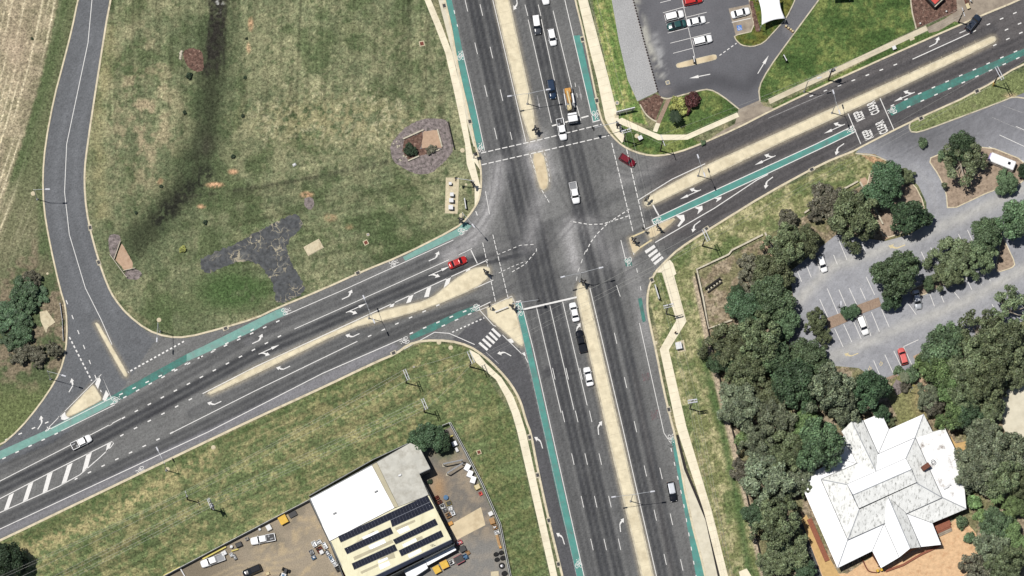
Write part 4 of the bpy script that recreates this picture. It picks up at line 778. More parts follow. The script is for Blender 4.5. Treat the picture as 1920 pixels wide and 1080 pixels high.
# cycle symbols
cs = MB()
def cyc(x, y, dx, dy, k=1.0):
    a = wdir(dx, dy); cx, cy = W(x, y); f = Vector((math.cos(a), math.sin(a))); r = Vector((f.y, -f.x))
    def T(u, v): return (cx + (r.x * u + f.x * v) * k, cy + (r.y * u + f.y * v) * k)
    def seg(p, q, w=.09):
        d = Vector((q[0] - p[0], q[1] - p[1])); n = Vector((-d.y, d.x)).normalized() * w; cs.flat([T(p[0] + n.x, p[1] + n.y), T(q[0] + n.x, q[1] + n.y), T(q[0] - n.x, q[1] - n.y), T(p[0] - n.x, p[1] - n.y)], Z + .001)
    for c in (-.5, .5):
        for i in range(12):
            t0, t1 = i * math.pi / 6, (i + 1) * math.pi / 6; seg((c + .36 * math.cos(t0), -.7 + .62 * math.sin(t0)), (c + .36 * math.cos(t1), -.7 + .62 * math.sin(t1)), .07)
    for p, q in (((-.5, -.7), (-.2, .35)), ((-.2, .35), (.35, .35)), ((.35, .35), (.5, -.7)), ((-.5, -.7), (0, -.6)), ((0, -.6), (.35, .35)), ((-.35, .8), (-.1, .8)), ((.3, .9), (.55, .9)), ((.35, .35), (.42, .9))): seg(p, q)
for q in ((863, 103, -.2, -1), (901, 275, -.2, -1), (1118, 217, .2, 1), (869, 432, 1, -.5), (740, 492, 1, -.5), (538, 582, 1, -.5), (219, 748, 1, -.5), (757, 640, -1, .5), (889, 579, -1, .5), (970, 574, -.2, -1), (972, 583, -.2, -1), (1179, 492, .2, 1), (1232, 416, -1, .45), (1594, 244, -1, .45), (1671, 208, -1, .45), (1084, 1055, -.2, -1), (1260, 824, .2, 1), (262, 883, -1, .5)): cyc(*q, k=.95)
struct(cs, 'cycle_symbols', 'white')
ws = MB(); Z0 = Z; Zk = .029
def seg2(mb, x0, y0, x1, y1, w=.9): strip(mb, [(x0, y0), (x1, y1)], w, .029)
for a in ((1385, 49, 1386, 53), (1386, 53, 1389, 52.5), (1389, 52.5, 1390, 55.5), (1383.5, 53, 1384.5, 55.5), (1384.5, 55.5, 1387.5, 55.5)): seg2(ws, *a)
struct(ws, 'wheelchair_symbol', 'white'); w2 = MB()
for x, y in ((1652, 681), (1631, 690)):
    for a in ((0, -4, -1, 0), (-1, 0, 3, -1), (3, -1, 1, 4), (-3, 0, -2, 4), (-2, 4, 1, 4)): seg2(w2, x + a[0], y + a[1], x + a[2], y + a[3], 1.1)
struct(w2, 'yellow_bay_symbols', 'cream')
sk = MB()
for yy, k in ((824, 1), (835, 1)): strip(sk, [(1252, yy), (1258, yy + 3), (1262, yy + 2), (1264, yy - 2), (1261, yy - 4.5), (1254, yy - 5)], .7, .03)
struct(sk, 'skid_marks', 'skid')
def lettering(name, txt, x, y, dx, dy, w, h, m, off=.03):
    cu = bpy.data.curves.new(name, 'FONT'); cu.body = txt; cu.align_x = 'CENTER'; cu.align_y = 'CENTER'; cu.offset = off; cu.space_character = 1.08
    o = bpy.data.objects.new(name, cu); COL.objects.link(o); X, Y = W(x, y); o.location = (X, Y, .03); o.rotation_euler = (0, 0, wdir(dx, dy) - math.pi / 2); o.scale = (w, h, 1); cu.materials.append(M[m]); return tag(o, kind='structure')
for t, x, y, w in (('KEEP', 1611.5, 217, 1.06), ('CLEAR', 1638, 202.5, 1.02), ('KEEP', 1628, 252, 1.06), ('CLEAR', 1654, 238.5, 1.02)): lettering('keep_clear_lettering', t, x, y, -1, .46, w, 3.0, 'white')
lettering('bus_lane_lettering', 'BUS', 1211, 706, .22, 1, 1.0, 2.6, 'pink', .01); lettering('bus_lane_lettering', 'LANE', 1227.5, 777, .22, 1, .8, 3.2, 'pink', .01)
# ---------------------------------------------------------------- trees
def crown_mesh(name, seed, style):
    rs = np.random.RandomState(seed)
    cfg = {'gum': (52, .10, .27, 300, .040, .70), 'broad': (46, .14, .33, 400, .042, .72), 'cone': (38, .16, .30, 300, .042, .5), 'open': (24, .09, .22, 170, .042, .60), 'shrub': (12, .30, .52, 170, .10, .6), 'wild': (40, .10, .30, 220, .055, .35)}[style]
    K, r0, r1, per, ls, zf = cfg; cl = []
    t = 0
    while len(cl) < K and t < 4000:
        t += 1
        a = rs.rand() * 2 * math.pi; q = math.sqrt(rs.rand()) * .82
        lob = 1 + .20 * math.sin(2 * a + seed * 1.7) + .15 * math.sin(3 * a + seed) + .10 * math.sin(5 * a + 2 * seed); q *= lob * .98
        r = r0 + (r1 - r0) * rs.rand() * (1 - .35 * q)
        if style == 'cone': z = .35 + 1.0 * (1 - q) + .15 * rs.rand()
        else: z = .45 + zf * (math.sqrt(max(0, 1 - .85 * q * q)) - .3) + .42 * (rs.rand() - .6)
        p = np.array([q * math.cos(a), q * math.sin(a), z])
        if all(np.linalg.norm(p - c[0]) > .75 * r0 + .1 for c in cl): cl.append((p, r, .66 + .62 * rs.rand()))
    ex = np.percentile([np.hypot(p[0], p[1]) + r * .8 for p, r, s in cl], 88); cl = [(np.array([p[0] / ex, p[1] / ex, p[2]]), r / ex, s) for p, r, s in cl]
    V = []; T = []
    for p, r, sh in cl:
        n = int(per * (r / r1) ** 1.5 + 20) * (1 if style in ('open', 'gum') else 1)
        d = rs.randn(n, 3); d /= np.linalg.norm(d, axis=1)[:, None]; d[:, 2] = np.where(d[:, 2] < -.3, -d[:, 2], d[:, 2])
        rad = r * (.62 + .5 * rs.rand(n) ** 1.3)[:, None]; ctr = p + d * rad * np.array([1, 1, .8])
        nm = d * .9 + rs.randn(n, 3) * .45 + np.array([0, 0, .35]); nm /= np.linalg.norm(nm, axis=1)[:, None]
        u = np.cross(nm, rs.randn(n, 3)); u /= np.linalg.norm(u, axis=1)[:, None]; w = np.cross(nm, u)
        s = ls * (.6 + .8 * rs.rand(n))[:, None]; e = (.55 + .3 * rs.rand(n))[:, None]
        q = np.stack([ctr + u * s, ctr + w * s * e + nm * s * .18, ctr - u * s, ctr - w * s * e + nm * s * .18], 1); V.append(q.reshape(-1, 3))
        sh_ = sh * (.55 + 1.0 * rs.rand(n) ** 1.6); c = np.stack([sh_ * (.93 + .14 * rs.rand(n)), sh_, sh_ * (.9 + .2 * rs.rand(n))], 1); T.append(np.repeat(c, 4, 0))
    V = np.concatenate(V); T = np.concatenate(T); nq = len(V) // 4
    me = bpy.data.meshes.new(name); me.from_pydata(V.tolist(), [], np.arange(nq * 4).reshape(-1, 4).tolist()); me.update()
    at = me.color_attributes.new('tint', 'FLOAT_COLOR', 'POINT'); a = np.ones((len(V), 4), np.float32); a[:, :3] = T; at.data.foreach_set('color', a.ravel())
    return me, cl
def trunk_mesh(name, cl, rad, seed, low=.35):
    rs = random.Random(seed); b = MB(); top = (rs.uniform(-.06, .06), rs.uniform(-.06, .06), low)
    b.path([(0, 0, 0), (0, 0, .05), top], [rad * 1.5, rad, rad * .75], 7)
    for p, r, s in sorted(cl, key=lambda c: -c[0][2])[:11]:
        m = (top[0] * .5 + p[0] * .5 + rs.uniform(-.05, .05), top[1] * .5 + p[1] * .5 + rs.uniform(-.05, .05), top[2] * .55 + p[2] * .45)
        b.path([top, m, (p[0], p[1], p[2] + r * rs.uniform(.6, 1.05))], [rad * .6, rad * .4, rad * .2], 5)
    me = bpy.data.meshes.new(name); me.from_pydata(b.v, [], b.f); me.update(); return me
_proto = {}
STY = {'gum': ('gum', 'leaf_gum', 'palebark', .035), 'grey': ('gum', 'leaf_grey', 'palebark', .035), 'broad': ('broad', 'leaf_broad', 'bark', .035), 'green': ('broad', 'leaf_green', 'bark', .035), 'lime': ('broad', 'leaf_lime', 'bark', .035), 'olive': ('gum', 'leaf_olive', 'bark', .03), 'dark': ('broad', 'leaf_dark', 'bark', .04), 'cone': ('cone', 'leaf_broad', 'bark', .04), 'open': ('open', 'leaf_gum', 'palebark', .045),
       'shrub': ('shrub', 'leaf_green', 'bark', .03), 'yellow': ('shrub', 'leaf_yellow', 'bark', .03), 'maroon': ('shrub', 'leaf_maroon', 'bark', .03), 'sapling': ('shrub', 'leaf_dark', 'bark', .04), 'scrub': ('wild', 'leaf_brown', 'bark', .025), 'limeshrub': ('shrub', 'leaf_lime', 'bark', .03), 'darkwild': ('wild', 'leaf_broad', 'bark', .03)}
def tree(x, y, r, kind, label, group=None, hk=1.0, seed=0):
    style, leaf, bark, rad = STY[kind]; v = (int(x * 7 + y * 3) + seed) % 3; key = (kind, v)
    if key not in _proto:
        c, cl = crown_mesh('crown', 11 + v * 17 + sum(map(ord, style)), style); c.materials.append(M[leaf])
        t = trunk_mesh('trunk', cl, rad, v); t.materials.append(M[bark]); _proto[key] = (c, t)
    c, t = _proto[key]; R = r * S * (1.02 if kind != 'sapling' else .72); small = style == 'shrub' or r < 14
    hz = (1.5 if not small else 1.1) * hk * (.5 if kind == 'darkwild' else 1) * (1 if small else .72 + .6 * ((x * 37 + y * 17) % 11) / 10); X, Y = WH(x, y, R * hz * .8)
    nm = 'shrub' if small or style == 'wild' else ('conifer_tree' if style == 'cone' else 'gum_tree' if kind in ('gum', 'grey', 'open') else 'tree')
    e = empty(nm, (X, Y, 0), (x * 1.3 + y) % 6.28, label, 'shrub' if nm == 'shrub' else 'tree', group); e.scale = (R, R, R * hz)
    for n_, m_ in (('crown', c), ('trunk', t)):
        o = bpy.data.objects.new(n_, m_); COL.objects.link(o); o.parent = e
    return e
G1 = 'trees round the eastern car park'; G2 = 'trees round the white roofed homestead'; G3 = 'saplings planted in the paddock'
TREES = [
 (1476, 458, 40, 'olive', 'dark olive tree over the parked white hatch at the car park west end', G1), (1508, 455, 32, 'olive', 'second dark olive tree over the parked white hatch, right hand crown', G1), (1478, 416, 24, 'scrub', 'thin brown shrub against the white wall at its bend', G1), (1545, 378, 36, 'scrub', 'sparse grey brown tangle of branches behind the broken white wall', G1),
 (1602, 405, 48, 'olive', 'large dark olive tree left of the pale sandy walk', G1), (1583, 375, 30, 'scrub', 'thin grey crown on the north side of the large dark olive tree', G1), (1658, 347, 43, 'broad', 'large dense dark green tree beside the car park entry bend', G1), (1700, 330, 16, 'olive', 'small olive shrub leaning out at the entry bend', G1), (1707, 405, 38, 'cone', 'pointed dark green conifer inside the entry bend', G1),
 (1808, 302, 44, 'open', 'large tree with bare white branches beside the white caravan', G1), (1800, 275, 30, 'broad', 'dark crown north of the bare white branches by the caravan', G1), (1888, 342, 24, 'green', 'bright green round tree in front of the white caravan', G1), (1922, 322, 16, 'dark', 'small deep shadowed tree at the end of the caravan', G1),
 (1902, 412, 42, 'green', 'green tree right of the sandy bed at the frame edge', G1), (1847, 447, 36, 'green', 'green tree left of the sandy bed end', G1), (1842, 482, 30, 'gum', 'olive green tree over the sandy bed', G1), (1788, 482, 42, 'gum', 'grey green tree between the two car park rows', G1), (1778, 515, 28, 'olive', 'small olive crown at the south of the grey green row tree', G1),
 (1684, 512, 46, 'green', 'wide round green tree over the silver parked car', G1), (1672, 560, 22, 'broad', 'dark low crown under the wide round green tree', G1), (1742, 530, 14, 'green', 'small green outlier beside the wide round green tree', G1), (1595, 585, 17, 'broad', 'small round clipped dark bush on the brick bed', G1), (1530, 602, 22, 'olive', 'olive bush on the rounded end of the brick bed', G1), (1545, 630, 16, 'olive', 'second olive bush south of the rounded bed end', G1),
 (1450, 508, 38, 'olive', 'olive green tree above the parking bays by the wall opening', G1), (1448, 555, 44, 'green', 'large green tree west of the car park lane', G1), (1468, 600, 34, 'green', 'green tree leaning over the car park lane', G1), (1400, 583, 40, 'broad', 'wide dark green tree inside the white wall court', G2), (1420, 575, 30, 'broad', 'dark crown joined to the wide tree in the wall court', G2), (1383, 548, 15, 'broad', 'small blue green bush inside the wall court', G2), (1412, 500, 30, 'scrub', 'dry brown scrub north in the wall court', G2), (1420, 535, 30, 'scrub', 'brown grey scrub in the middle of the wall court', G2),
 (1368, 645, 44, 'olive', 'olive gum at the court wall corner', G2), (1425, 632, 44, 'gum', 'pale olive gum with thin white limbs west of the lane', G2), (1355, 680, 26, 'broad', 'dark green tree touching the thin dark fence', G2), (1400, 690, 38, 'olive', 'olive tree over the small bare patch by the fence', G2), (1450, 668, 36, 'green', 'green tree over the half hidden silver car', G2), (1388, 760, 44, 'grey', 'grey brown gum right of the thin dark fence', G2), (1428, 742, 34, 'olive', 'dull olive tree east of the grey brown gum', G2),
 (1455, 785, 40, 'grey', 'pale dry gum beside the gap in the tree belt', G2), (1520, 672, 40, 'green', 'rounded mid green tree on the car park south corner', G2), (1492, 722, 50, 'broad', 'very large dark green fig tree of the belt', G2), (1556, 728, 46, 'grey', 'grey olive tree right of the very large dark fig', G2), (1580, 765, 34, 'grey', 'grey tree north of the homestead north gable', G2), (1630, 730, 38, 'broad', 'smooth dark green tree east of the grey olive tree', G2), (1508, 790, 28, 'lime', 'bright lime tree under the large dark fig', G2),
 (1540, 832, 50, 'green', 'large green tree overhanging the homestead north west roof', G2), (1394, 823, 17, 'limeshrub', 'single bright lime shrub near the thin fence', G2), (1422, 830, 34, 'grey', 'faded gum behind the bright lime shrub', G2), (1470, 845, 42, 'olive', 'olive tree west of the large overhanging green tree', G2), (1440, 892, 52, 'grey', 'widest grey gum with bare twigs mid belt', G2), (1492, 890, 38, 'grey', 'grey gum touching the homestead west corner', G2), (1395, 885, 28, 'scrub', 'thin grey scrub against the lower fence', G2), (1420, 962, 28, 'broad', 'green tree breaking the line of the lower fence', G2),
 (1458, 978, 46, 'gum', 'pale topped gum in the lower belt', G2), (1480, 1030, 42, 'olive', 'dark olive tree beside the ochre side path', G2), (1450, 1050, 32, 'olive', 'olive tree at the bottom frame edge of the belt', G2), (1508, 1070, 28, 'broad', 'dark tree at the foot of the ochre path', G2), (1512, 915, 16, 'olive', 'small twiggy shrub at the homestead west wall', G2),
 (1770, 650, 46, 'green', 'dense green tree east of the red parked car', G2), (1755, 690, 36, 'lime', 'fresh green tree by the brick footpath', G2), (1800, 685, 44, 'gum', 'olive gum behind the dense green tree', G2), (1838, 615, 40, 'open', 'thin gum with long white limbs beside the lower parking row', G2), (1898, 576, 42, 'open', 'tall thin gum at the right frame edge over the parking row', G2), (1880, 645, 50, 'gum', 'broad olive gum at the right frame edge', G2), (1835, 660, 38, 'gum', 'olive gum with a forked white trunk', G2), (1742, 742, 26, 'grey', 'dull grey shrub tree beside the small lawn', G2),
 (1783, 728, 30, 'lime', 'lime green tree east of the dull grey shrub tree', G2), (1812, 742, 34, 'gum', 'grey topped round gum in the east grove', G2), (1850, 715, 42, 'olive', 'olive tree between grove and gravel lot', G2), (1890, 700, 34, 'gum', 'gum above the gravel lot at the frame edge', G2), (1788, 780, 30, 'lime', 'bright leafy tree casting deep shade on the homestead east yard', G2), (1812, 782, 34, 'broad', 'dark green tree casting shade on the east yard', G2), (1845, 772, 38, 'gum', 'pale gum west of the gravel lot', G2), (1750, 765, 20, 'scrub', 'dry pinkish shrub east of the small lawn', G2),
 (1838, 812, 36, 'grey', 'light grey gum north of the ochre patio', G2), (1870, 842, 48, 'grey', 'large light grey gum east of the ochre patio', G2), (1905, 855, 40, 'grey', 'grey gum at the frame edge below the gravel lot', G2), (1832, 880, 44, 'grey', 'grey gum overhanging the homestead east roof', G2), (1878, 890, 42, 'gum', 'olive gum above the two palms', G2), (1808, 905, 22, 'grey', 'grey branch crown over the homestead east eave', G2), (1912, 905, 26, 'olive', 'olive tree right of the upper palm', G2), (1826, 942, 15, 'limeshrub', 'lime shrub at the homestead south east corner', G2), (1842, 968, 15, 'limeshrub', 'lime shrub south of the corner lime shrub', G2), (1803, 980, 13, 'shrub', 'leafy green shrub by the brick garden steps', G2), (1817, 1008, 11, 'shrub', 'small green shrub at the garden edge below the steps', G2),
 (1870, 985, 34, 'green', 'mid green tree south of the palms', G2), (1900, 950, 26, 'lime', 'lime topped tree at the frame edge south of the palms', G2), (1895, 1010, 34, 'lime', 'lime green tree low at the frame edge', G2), (1860, 1025, 34, 'grey', 'grey green tree in the bottom right grove', G2), (1835, 1062, 34, 'scrub', 'thin grey scrub at the bottom edge of the orange gravel', G2), (1885, 1062, 38, 'gum', 'gum in the bottom right corner', G2), (1915, 1030, 26, 'olive', 'olive crown at the right frame edge near the corner', G2),
 (1686, 694, 10, 'shrub', 'small round bush south of the red parked car', G2), (1709, 703, 16, 'shrub', 'round clipped green bush beside the brick footpath', G2), (1698, 722, 13, 'scrub', 'pale spiky shrub beside the flag pole', G2), (1653, 775, 18, 'broad', 'dark shrub beside the homestead north gable', G2), (1668, 790, 12, 'olive', 'olive shrub between the two north roofs', G2),
 (803, 820, 34, 'broad', 'round dark green tree at the shed north east corner', None), (826, 826, 20, 'broad', 'smaller dark tree beside the walled yard corner', None), (806, 903, 7, 'sapling', 'small dark bush beside the shed east wall', None), (8, 1050, 40, 'dark', 'deep green tree in the bottom left corner of the grass', None),
 (44, 553, 34, 'darkwild', 'dark wild tree beside the pale angular slab', None), (18, 588, 36, 'darkwild', 'dark wild bush at the left frame edge by the bend', None), (40, 622, 28, 'darkwild', 'low dark bush south of the pale angular slab', None), (74, 552, 20, 'darkwild', 'dark bush right of the wild tree near the bend', None), (25, 640, 22, 'darkwild', 'dark bush low at the left frame edge', None), (70, 665, 20, 'scrub', 'dry brown scrub below the pale angular slab', None), (100, 655, 16, 'scrub', 'dry scrub beside the guard rail', None), (40, 665, 20, 'scrub', 'dry scrub below the dark wild bushes', None), (60, 520, 18, 'scrub', 'dry scrub above the dark wild tree', None),
 (1273, 196, 17, 'yellow', 'yellow green shrub beside the car park island', None), (1296, 190, 15, 'maroon', 'maroon shrub north of the palm', None), (1302, 182, 12, 'maroon', 'second maroon shrub at the kerb of the island', None), (1288, 207, 9, 'maroon', 'low maroon shrub south of the yellow shrub', None), (1280, 208, 10, 'yellow', 'small yellow shrub against the maroon shrubs', None), (1318, 268, 6, 'shrub', 'tiny green shrub on the corner verge', None),
 (355, 141, 10, 'sapling', 'round dark bush below the brown mulch circle', None), (769, 281, 13, 'dark', 'dark green shrub inside the pebble oval', None), (808, 279, 10, 'scrub', 'low brown shrub inside the pebble oval', None), (1730, 268, 10, 'shrub', 'low green shrub on the car park bed corner', G1), (1770, 290, 12, 'shrub', 'grey green shrub on the entry bed', G1), (1690, 415, 9, 'scrub', 'dry shrub on the bed left of the conifer', G1),
 (459, 145, 5, 'sapling', 'sapling in the upper paddock right of the dark streak', G3), (455, 217, 5, 'sapling', 'sapling in the middle paddock right of the dark streak', G3), (437, 293, 6, 'sapling', 'sapling just above the orange bare soil', G3), (346, 210, 6, 'sapling', 'sapling left of the dark streak in the upper paddock', G3), (302, 349, 5, 'sapling', 'sapling left of the dark streak near the bend', G3), (255, 399, 5, 'sapling', 'lowest sapling left of the dark streak', G3), (385, 416, 7, 'sapling', 'sapling below the orange soil patch', G3), (342, 467, 7, 'yellow', 'yellow green sapling left of the cracked slab', G3), (462, 72, 4, 'sapling', 'smallest sapling beside the bare strip at the top', G3), (60, 72, 4, 'sapling', 'lone dark weed clump in the mown west field', None)]
for i, (x, y, r, k, lb, g) in enumerate(TREES): tree(x, y, r, k, lb, g)
# palms
def palm(x, y, r, label, m='leaf_green', h=6.0):
    X, Y = WH(x, y, h); e = empty('palm_tree', (X, Y, 0), 0, label, 'palm'); rs = random.Random(int(x)); R = r * S
    MB().path([(0, 0, 0), (.1, 0, h * .5), (0, 0, h)], [.28, .22, .2], 8).build('trunk', 'bark', e)
    b = MB(); n = 22
    for i in range(n):
        a = 2 * math.pi * i / n + rs.uniform(-.1, .1); L = R * rs.uniform(.8, 1.1); up = rs.uniform(.1, .6); ca, sa = math.cos(a), math.sin(a); pv = None
        for k in range(7):
            t = k / 6; q = (ca * L * t, sa * L * t, h + L * (up * t - .95 * t * t * .6)); w = .42 * math.sin(math.pi * (.12 + .85 * t)) * R / 2.2
            if pv:
                p0, w0 = pv
                for s_ in (-1, 1):
                    b.quad3(p0, q, (q[0] - sa * w * s_, q[1] + ca * w * s_, q[2] - w * .5), (p0[0] - sa * w0 * s_ * .6, p0[1] + ca * w0 * s_ * .6, p0[2] - w0 * .5))
            pv = (q, w)
    o = b.build('crown', m, e); at = o.data.color_attributes.new('tint', 'FLOAT_COLOR', 'POINT'); at.data.foreach_set('color', [1.0] * 4 * len(o.data.vertices))
palm(1868, 930, 17, 'palm with star of pale fronds in the east grove', 'leaf_lime'); palm(1895, 905, 15, 'upper palm at the right of the east grove', 'leaf_lime'); palm(1266, 218, 14, 'dark palm on the corner lawn beside the yellow shrub', 'leaf_dark', 4.5); palm(1697, 706, 12, 'grey fan palm on the lawn behind the red car', 'leaf_grey', 3.0)

# ---------------------------------------------------------------- vehicles
VEH = {
 'sedan': dict(L=4.7, W=1.82, belt=.95, roof=1.44, rb=-1.55, rt=-.95, ft=.35, fb=1.15, hood=.82, tail=1.0),
 'hatch': dict(L=4.2, W=1.78, belt=.97, roof=1.5, rb=-2.0, rt=-1.65, ft=.25, fb=1.0, hood=.86, tail=.95),
 'suv': dict(L=4.75, W=1.9, belt=1.08, roof=1.72, rb=-2.28, rt=-2.02, ft=.35, fb=1.05, hood=1.0, tail=1.05),
 'wagon': dict(L=4.9, W=1.86, belt=1.0, roof=1.55, rb=-2.3, rt=-1.95, ft=.45, fb=1.2, hood=.88, tail=1.0),
 'ute': dict(L=5.3, W=1.9, belt=1.12, roof=1.78, rb=-.75, rt=-.6, ft=.75, fb=1.3, hood=1.05, tail=1.0)}
def vehicle(name, x, y, dx, dy, kind, paintm, label, group=None, bed=None, roofm=None, rack=False, kL=1.0, cat=None):
    p = dict(VEH[kind]); X, Y = W(x, y); L, Wd = p['L'] * kL, p['W']; hw = Wd / 2; h = L / 2
    e = empty(name, (X, Y, .014), wdir(dx, dy), label, cat or ('ute' if kind == 'ute' else 'car'), group)
    bedded = kind == 'ute'; b = MB(); rings = []
    secs = [(-h, .70, p['tail'] * .86), (-h + .1, .90, p['tail'] * .97), (-h + .4, .98, p['tail']), (p['rb'], 1.0, p['belt']), (p['fb'], 1.0, p['belt']), (p['fb'] + .12, .99, p['belt'] - .02), (h - .75, .97, p['hood'] + .06), (h - .3, .9, p['hood']), (h - .08, .76, p['hood'] - .12), (h, .55, p['hood'] - .25)]
    if bedded: secs = [(p['rb'] - .02, .97, p['belt'])] + secs[3:]
    for sx, f, zt in secs:
        w = hw * f; rings.append([(sx, -w * .94, .24), (sx, -w, .45), (sx, -w, zt - .2), (sx, -w * .93, zt - .03), (sx, -w * .5, zt + .02), (sx, w * .5, zt + .02), (sx, w * .93, zt - .03), (sx, w, zt - .2), (sx, w, .45), (sx, w * .94, .24)])
    b.loft(rings); body = b.build('body', paintm, e, True)
    for f in body.data.polygons: f.use_smooth = len(f.vertices) == 4
    if bedded:
        t = MB(); bx0, bx1 = -h, p['rb'] - .06; cx = (bx0 + bx1) / 2; bl = bx1 - bx0; t.box((cx, 0, .62), (bl, Wd * .96, .12))
        if bed != 'cover':
            for s_ in (-1, 1): t.box((cx, s_ * hw * .92, .86), (bl, .1, .36))
            t.box((bx0 + .06, 0, .86), (.1, Wd * .9, .36)); t.box((bx1 - .04, 0, .95), (.08, Wd * .92, .5)); t.build('tray', 'whitesteel' if bed == 'white' else paintm, e)
            MB().box((cx, 0, .70), (bl - .3, Wd * .8, .04)).build('tray_floor', 'steel' if bed == 'white' else 'dark', e)
            if bed == 'load': MB().box((cx - .2, .3, .85), (.9, .35, .3), .1, 1, .03).box((cx + .4, -.4, .82), (.5, .5, .25), .4, 1, .03).build('toolbox', 'steel', e)
        else:
            t.box((cx, 0, .95), (bl, Wd * .96, .5), 0, .97, .05); t.build('tray_cover', paintm, e)
    g = MB(); wb, wt = hw * .93, hw * .74; zb, zt = p['belt'] - .02, p['roof'] - .05
    g.loft([[(p['rb'], -wb, zb), (p['fb'], -wb, zb), (p['fb'] + .06, 0, zb), (p['fb'], wb, zb), (p['rb'], wb, zb)], [(p['rt'], -wt, zt), (p['ft'], -wt, zt), (p['ft'] + .1, 0, zt), (p['ft'], wt, zt), (p['rt'], wt, zt)]]); g.build('windows', 'glass', e)
    r = MB(); rw = wt + .03; xa, xb = p['rt'] - .05, p['ft'] + .06
    r.loft([[(xa, -rw * .92, zt - .01), (xb, -rw * .92, zt - .01), (xb + .1, 0, zt - .01), (xb, rw * .92, zt - .01), (xa, rw * .92, zt - .01)], [(xa - .02, -rw, zt + .03), (xb + .02, -rw, zt + .03), (xb + .12, 0, zt + .03), (xb + .02, rw, zt + .03), (xa - .02, rw, zt + .03)], [(xa + .15, -rw * .8, zt + .08), (xb - .12, -rw * .8, zt + .08), (xb - .05, 0, zt + .09), (xb - .12, rw * .8, zt + .08), (xa + .15, rw * .8, zt + .08)]])
    r.build('roof', roofm or paintm, e, False)
    pl = MB()
    for s_ in (-1, 1):
        for xb_, xt_ in ((p['fb'], p['ft']), (p['rb'], p['rt'])): pl.tube((xb_, s_ * wb, zb), (xt_, s_ * wt, zt), .045, .045, 5)
    pl.build('pillars', paintm, e)
    if rack:
        k = MB()
        for s_ in (-1, 1): k.tube((p['rt'] + .1, s_ * wt * .85, zt + .16), (p['ft'] - .1, s_ * wt * .85, zt + .16), .03)
        for q in (.15, .5, .85): k.tube((p['rt'] + (p['ft'] - p['rt']) * q, -wt * .85, zt + .16), (p['rt'] + (p['ft'] - p['rt']) * q, wt * .85, zt + .16), .025)
        k.build('roof_rack', 'steel', e)
    for sx in (-h + .95 if not bedded else -h + 1.1, h - .85):
        for s_ in (-1, 1):
            w = MB(); y0 = s_ * (hw - .2); R = .33
            w.loft([[(sx + R * k * math.cos(a), y0 + yy * s_, .33 + R * k * math.sin(a)) for a in [i * math.pi / 8 for i in range(16)]] for yy, k in ((0, .9), (.03, 1), (.18, 1), (.21, .88))]); wo = w.build('wheel', 'tyre', e)
            q = MB(); q.loft([[(sx + .2 * math.cos(a), y0 + yy * s_, .33 + .2 * math.sin(a)) for a in [i * math.pi / 6 for i in range(12)]] for yy in (.2, .225)]); q.build('rim', 'rim', wo)
    for s_ in (-1, 1):
        MB().box((h - .2, s_ * hw * .62, p['hood'] - .16), (.3, .34, .14), -s_ * .35, .8, .03).build('headlight', 'lampglass', e)
        if bedded: MB().box((-h + .02, s_ * hw * .88, .82), (.05, .14, .26)).build('taillight', 'redlens', e)
        else: MB().box((-h + .12, s_ * hw * .72, p['tail'] - .18), (.2, .3, .16), s_ * .3, .8, .03).build('taillight', 'redlens', e)
        MB().box((p['fb'] - .25, s_ * (hw + .09), p['belt'] + .06), (.14, .2, .14), 0, .85, .03).build('mirror', paintm, e)
    return e
P = {k: paint('paint_' + k, *v) for k, v in dict(white=((.78, .78, .78), .25), silver=((.5, .52, .55), .28, .4), black=((.008, .009, .012), .15), navy=((.012, .028, .06), .2), red=((.42, .02, .018), .22), maroon=((.14, .006, .014), .2), coral=((.55, .10, .09), .35), teal=((.012, .06, .06), .22), grey=((.05, .055, .065), .22), slate=((.02, .028, .045), .2)).items()}
U = (-.22, -1); D = (.22, 1)
GT = 'traffic on the main road'; GP = 'cars parked in the visitor car park'
vehicle('car', 1076.5, 586, *U, 'sedan', P['white'], 'white sedan first in the queue at the stop line', GT); vehicle('ute', 1089.5, 641, *U, 'ute', P['black'], 'black ute queuing behind the first white sedan', GT, bed='cover', kL=1.05)
vehicle('car', 1103, 707, *U, 'sedan', P['white'], 'white sedan third in the queue behind the black ute', GT); vehicle('car', 1260, 923, .2, 1, 'wagon', P['black'], 'black wagon with roof highlight painted in silver driving south beside the cycle lane', GT, roofm=P['silver'])  # silver roof paint stands in for the highlight on the black roof
vehicle('ute', 1077, 363, .2, 1, 'ute', P['white'], 'white ute alone in the middle of the intersection', GT, bed='white'); vehicle('car', 1176, 302, 1, .62, 'hatch', P['maroon'], 'dark red hatchback turning into the east road', GT); vehicle('ute', 1053, 244, .2, 1, 'ute', P['white'], 'white ute with dark open tray crossing the stop line', GT, bed='load')
vehicle('car', 1034, 169, .17, 1, 'suv', P['navy'], 'navy blue wagon waiting left of the crane truck', GT); vehicle('car', 1035, 71, .2, 1, 'hatch', P['white'], 'white hatchback driving south behind the crane truck', GT); vehicle('car', 1006, 48, .14, 1, 'suv', P['grey'], 'dark grey wagon with white roof in the turning queue', GT, roofm=P['white']); vehicle('car', 1021, -8, .2, 1, 'sedan', P['white'], 'white car cut by the top frame edge', GT)
vehicle('car', 858, 493, 1, -.42, 'sedan', P['red'], 'bright red sedan at the west road stop line', GT); vehicle('ute', 153, 830, 1, -.5, 'ute', P['white'], 'white ute with dark tray on the west road', GT, bed='load'); vehicle('car', 1824, 45, .62, -.8, 'suv', P['slate'], 'dark blue wagon with roof rack by the concrete driveway', GT, rack=True)
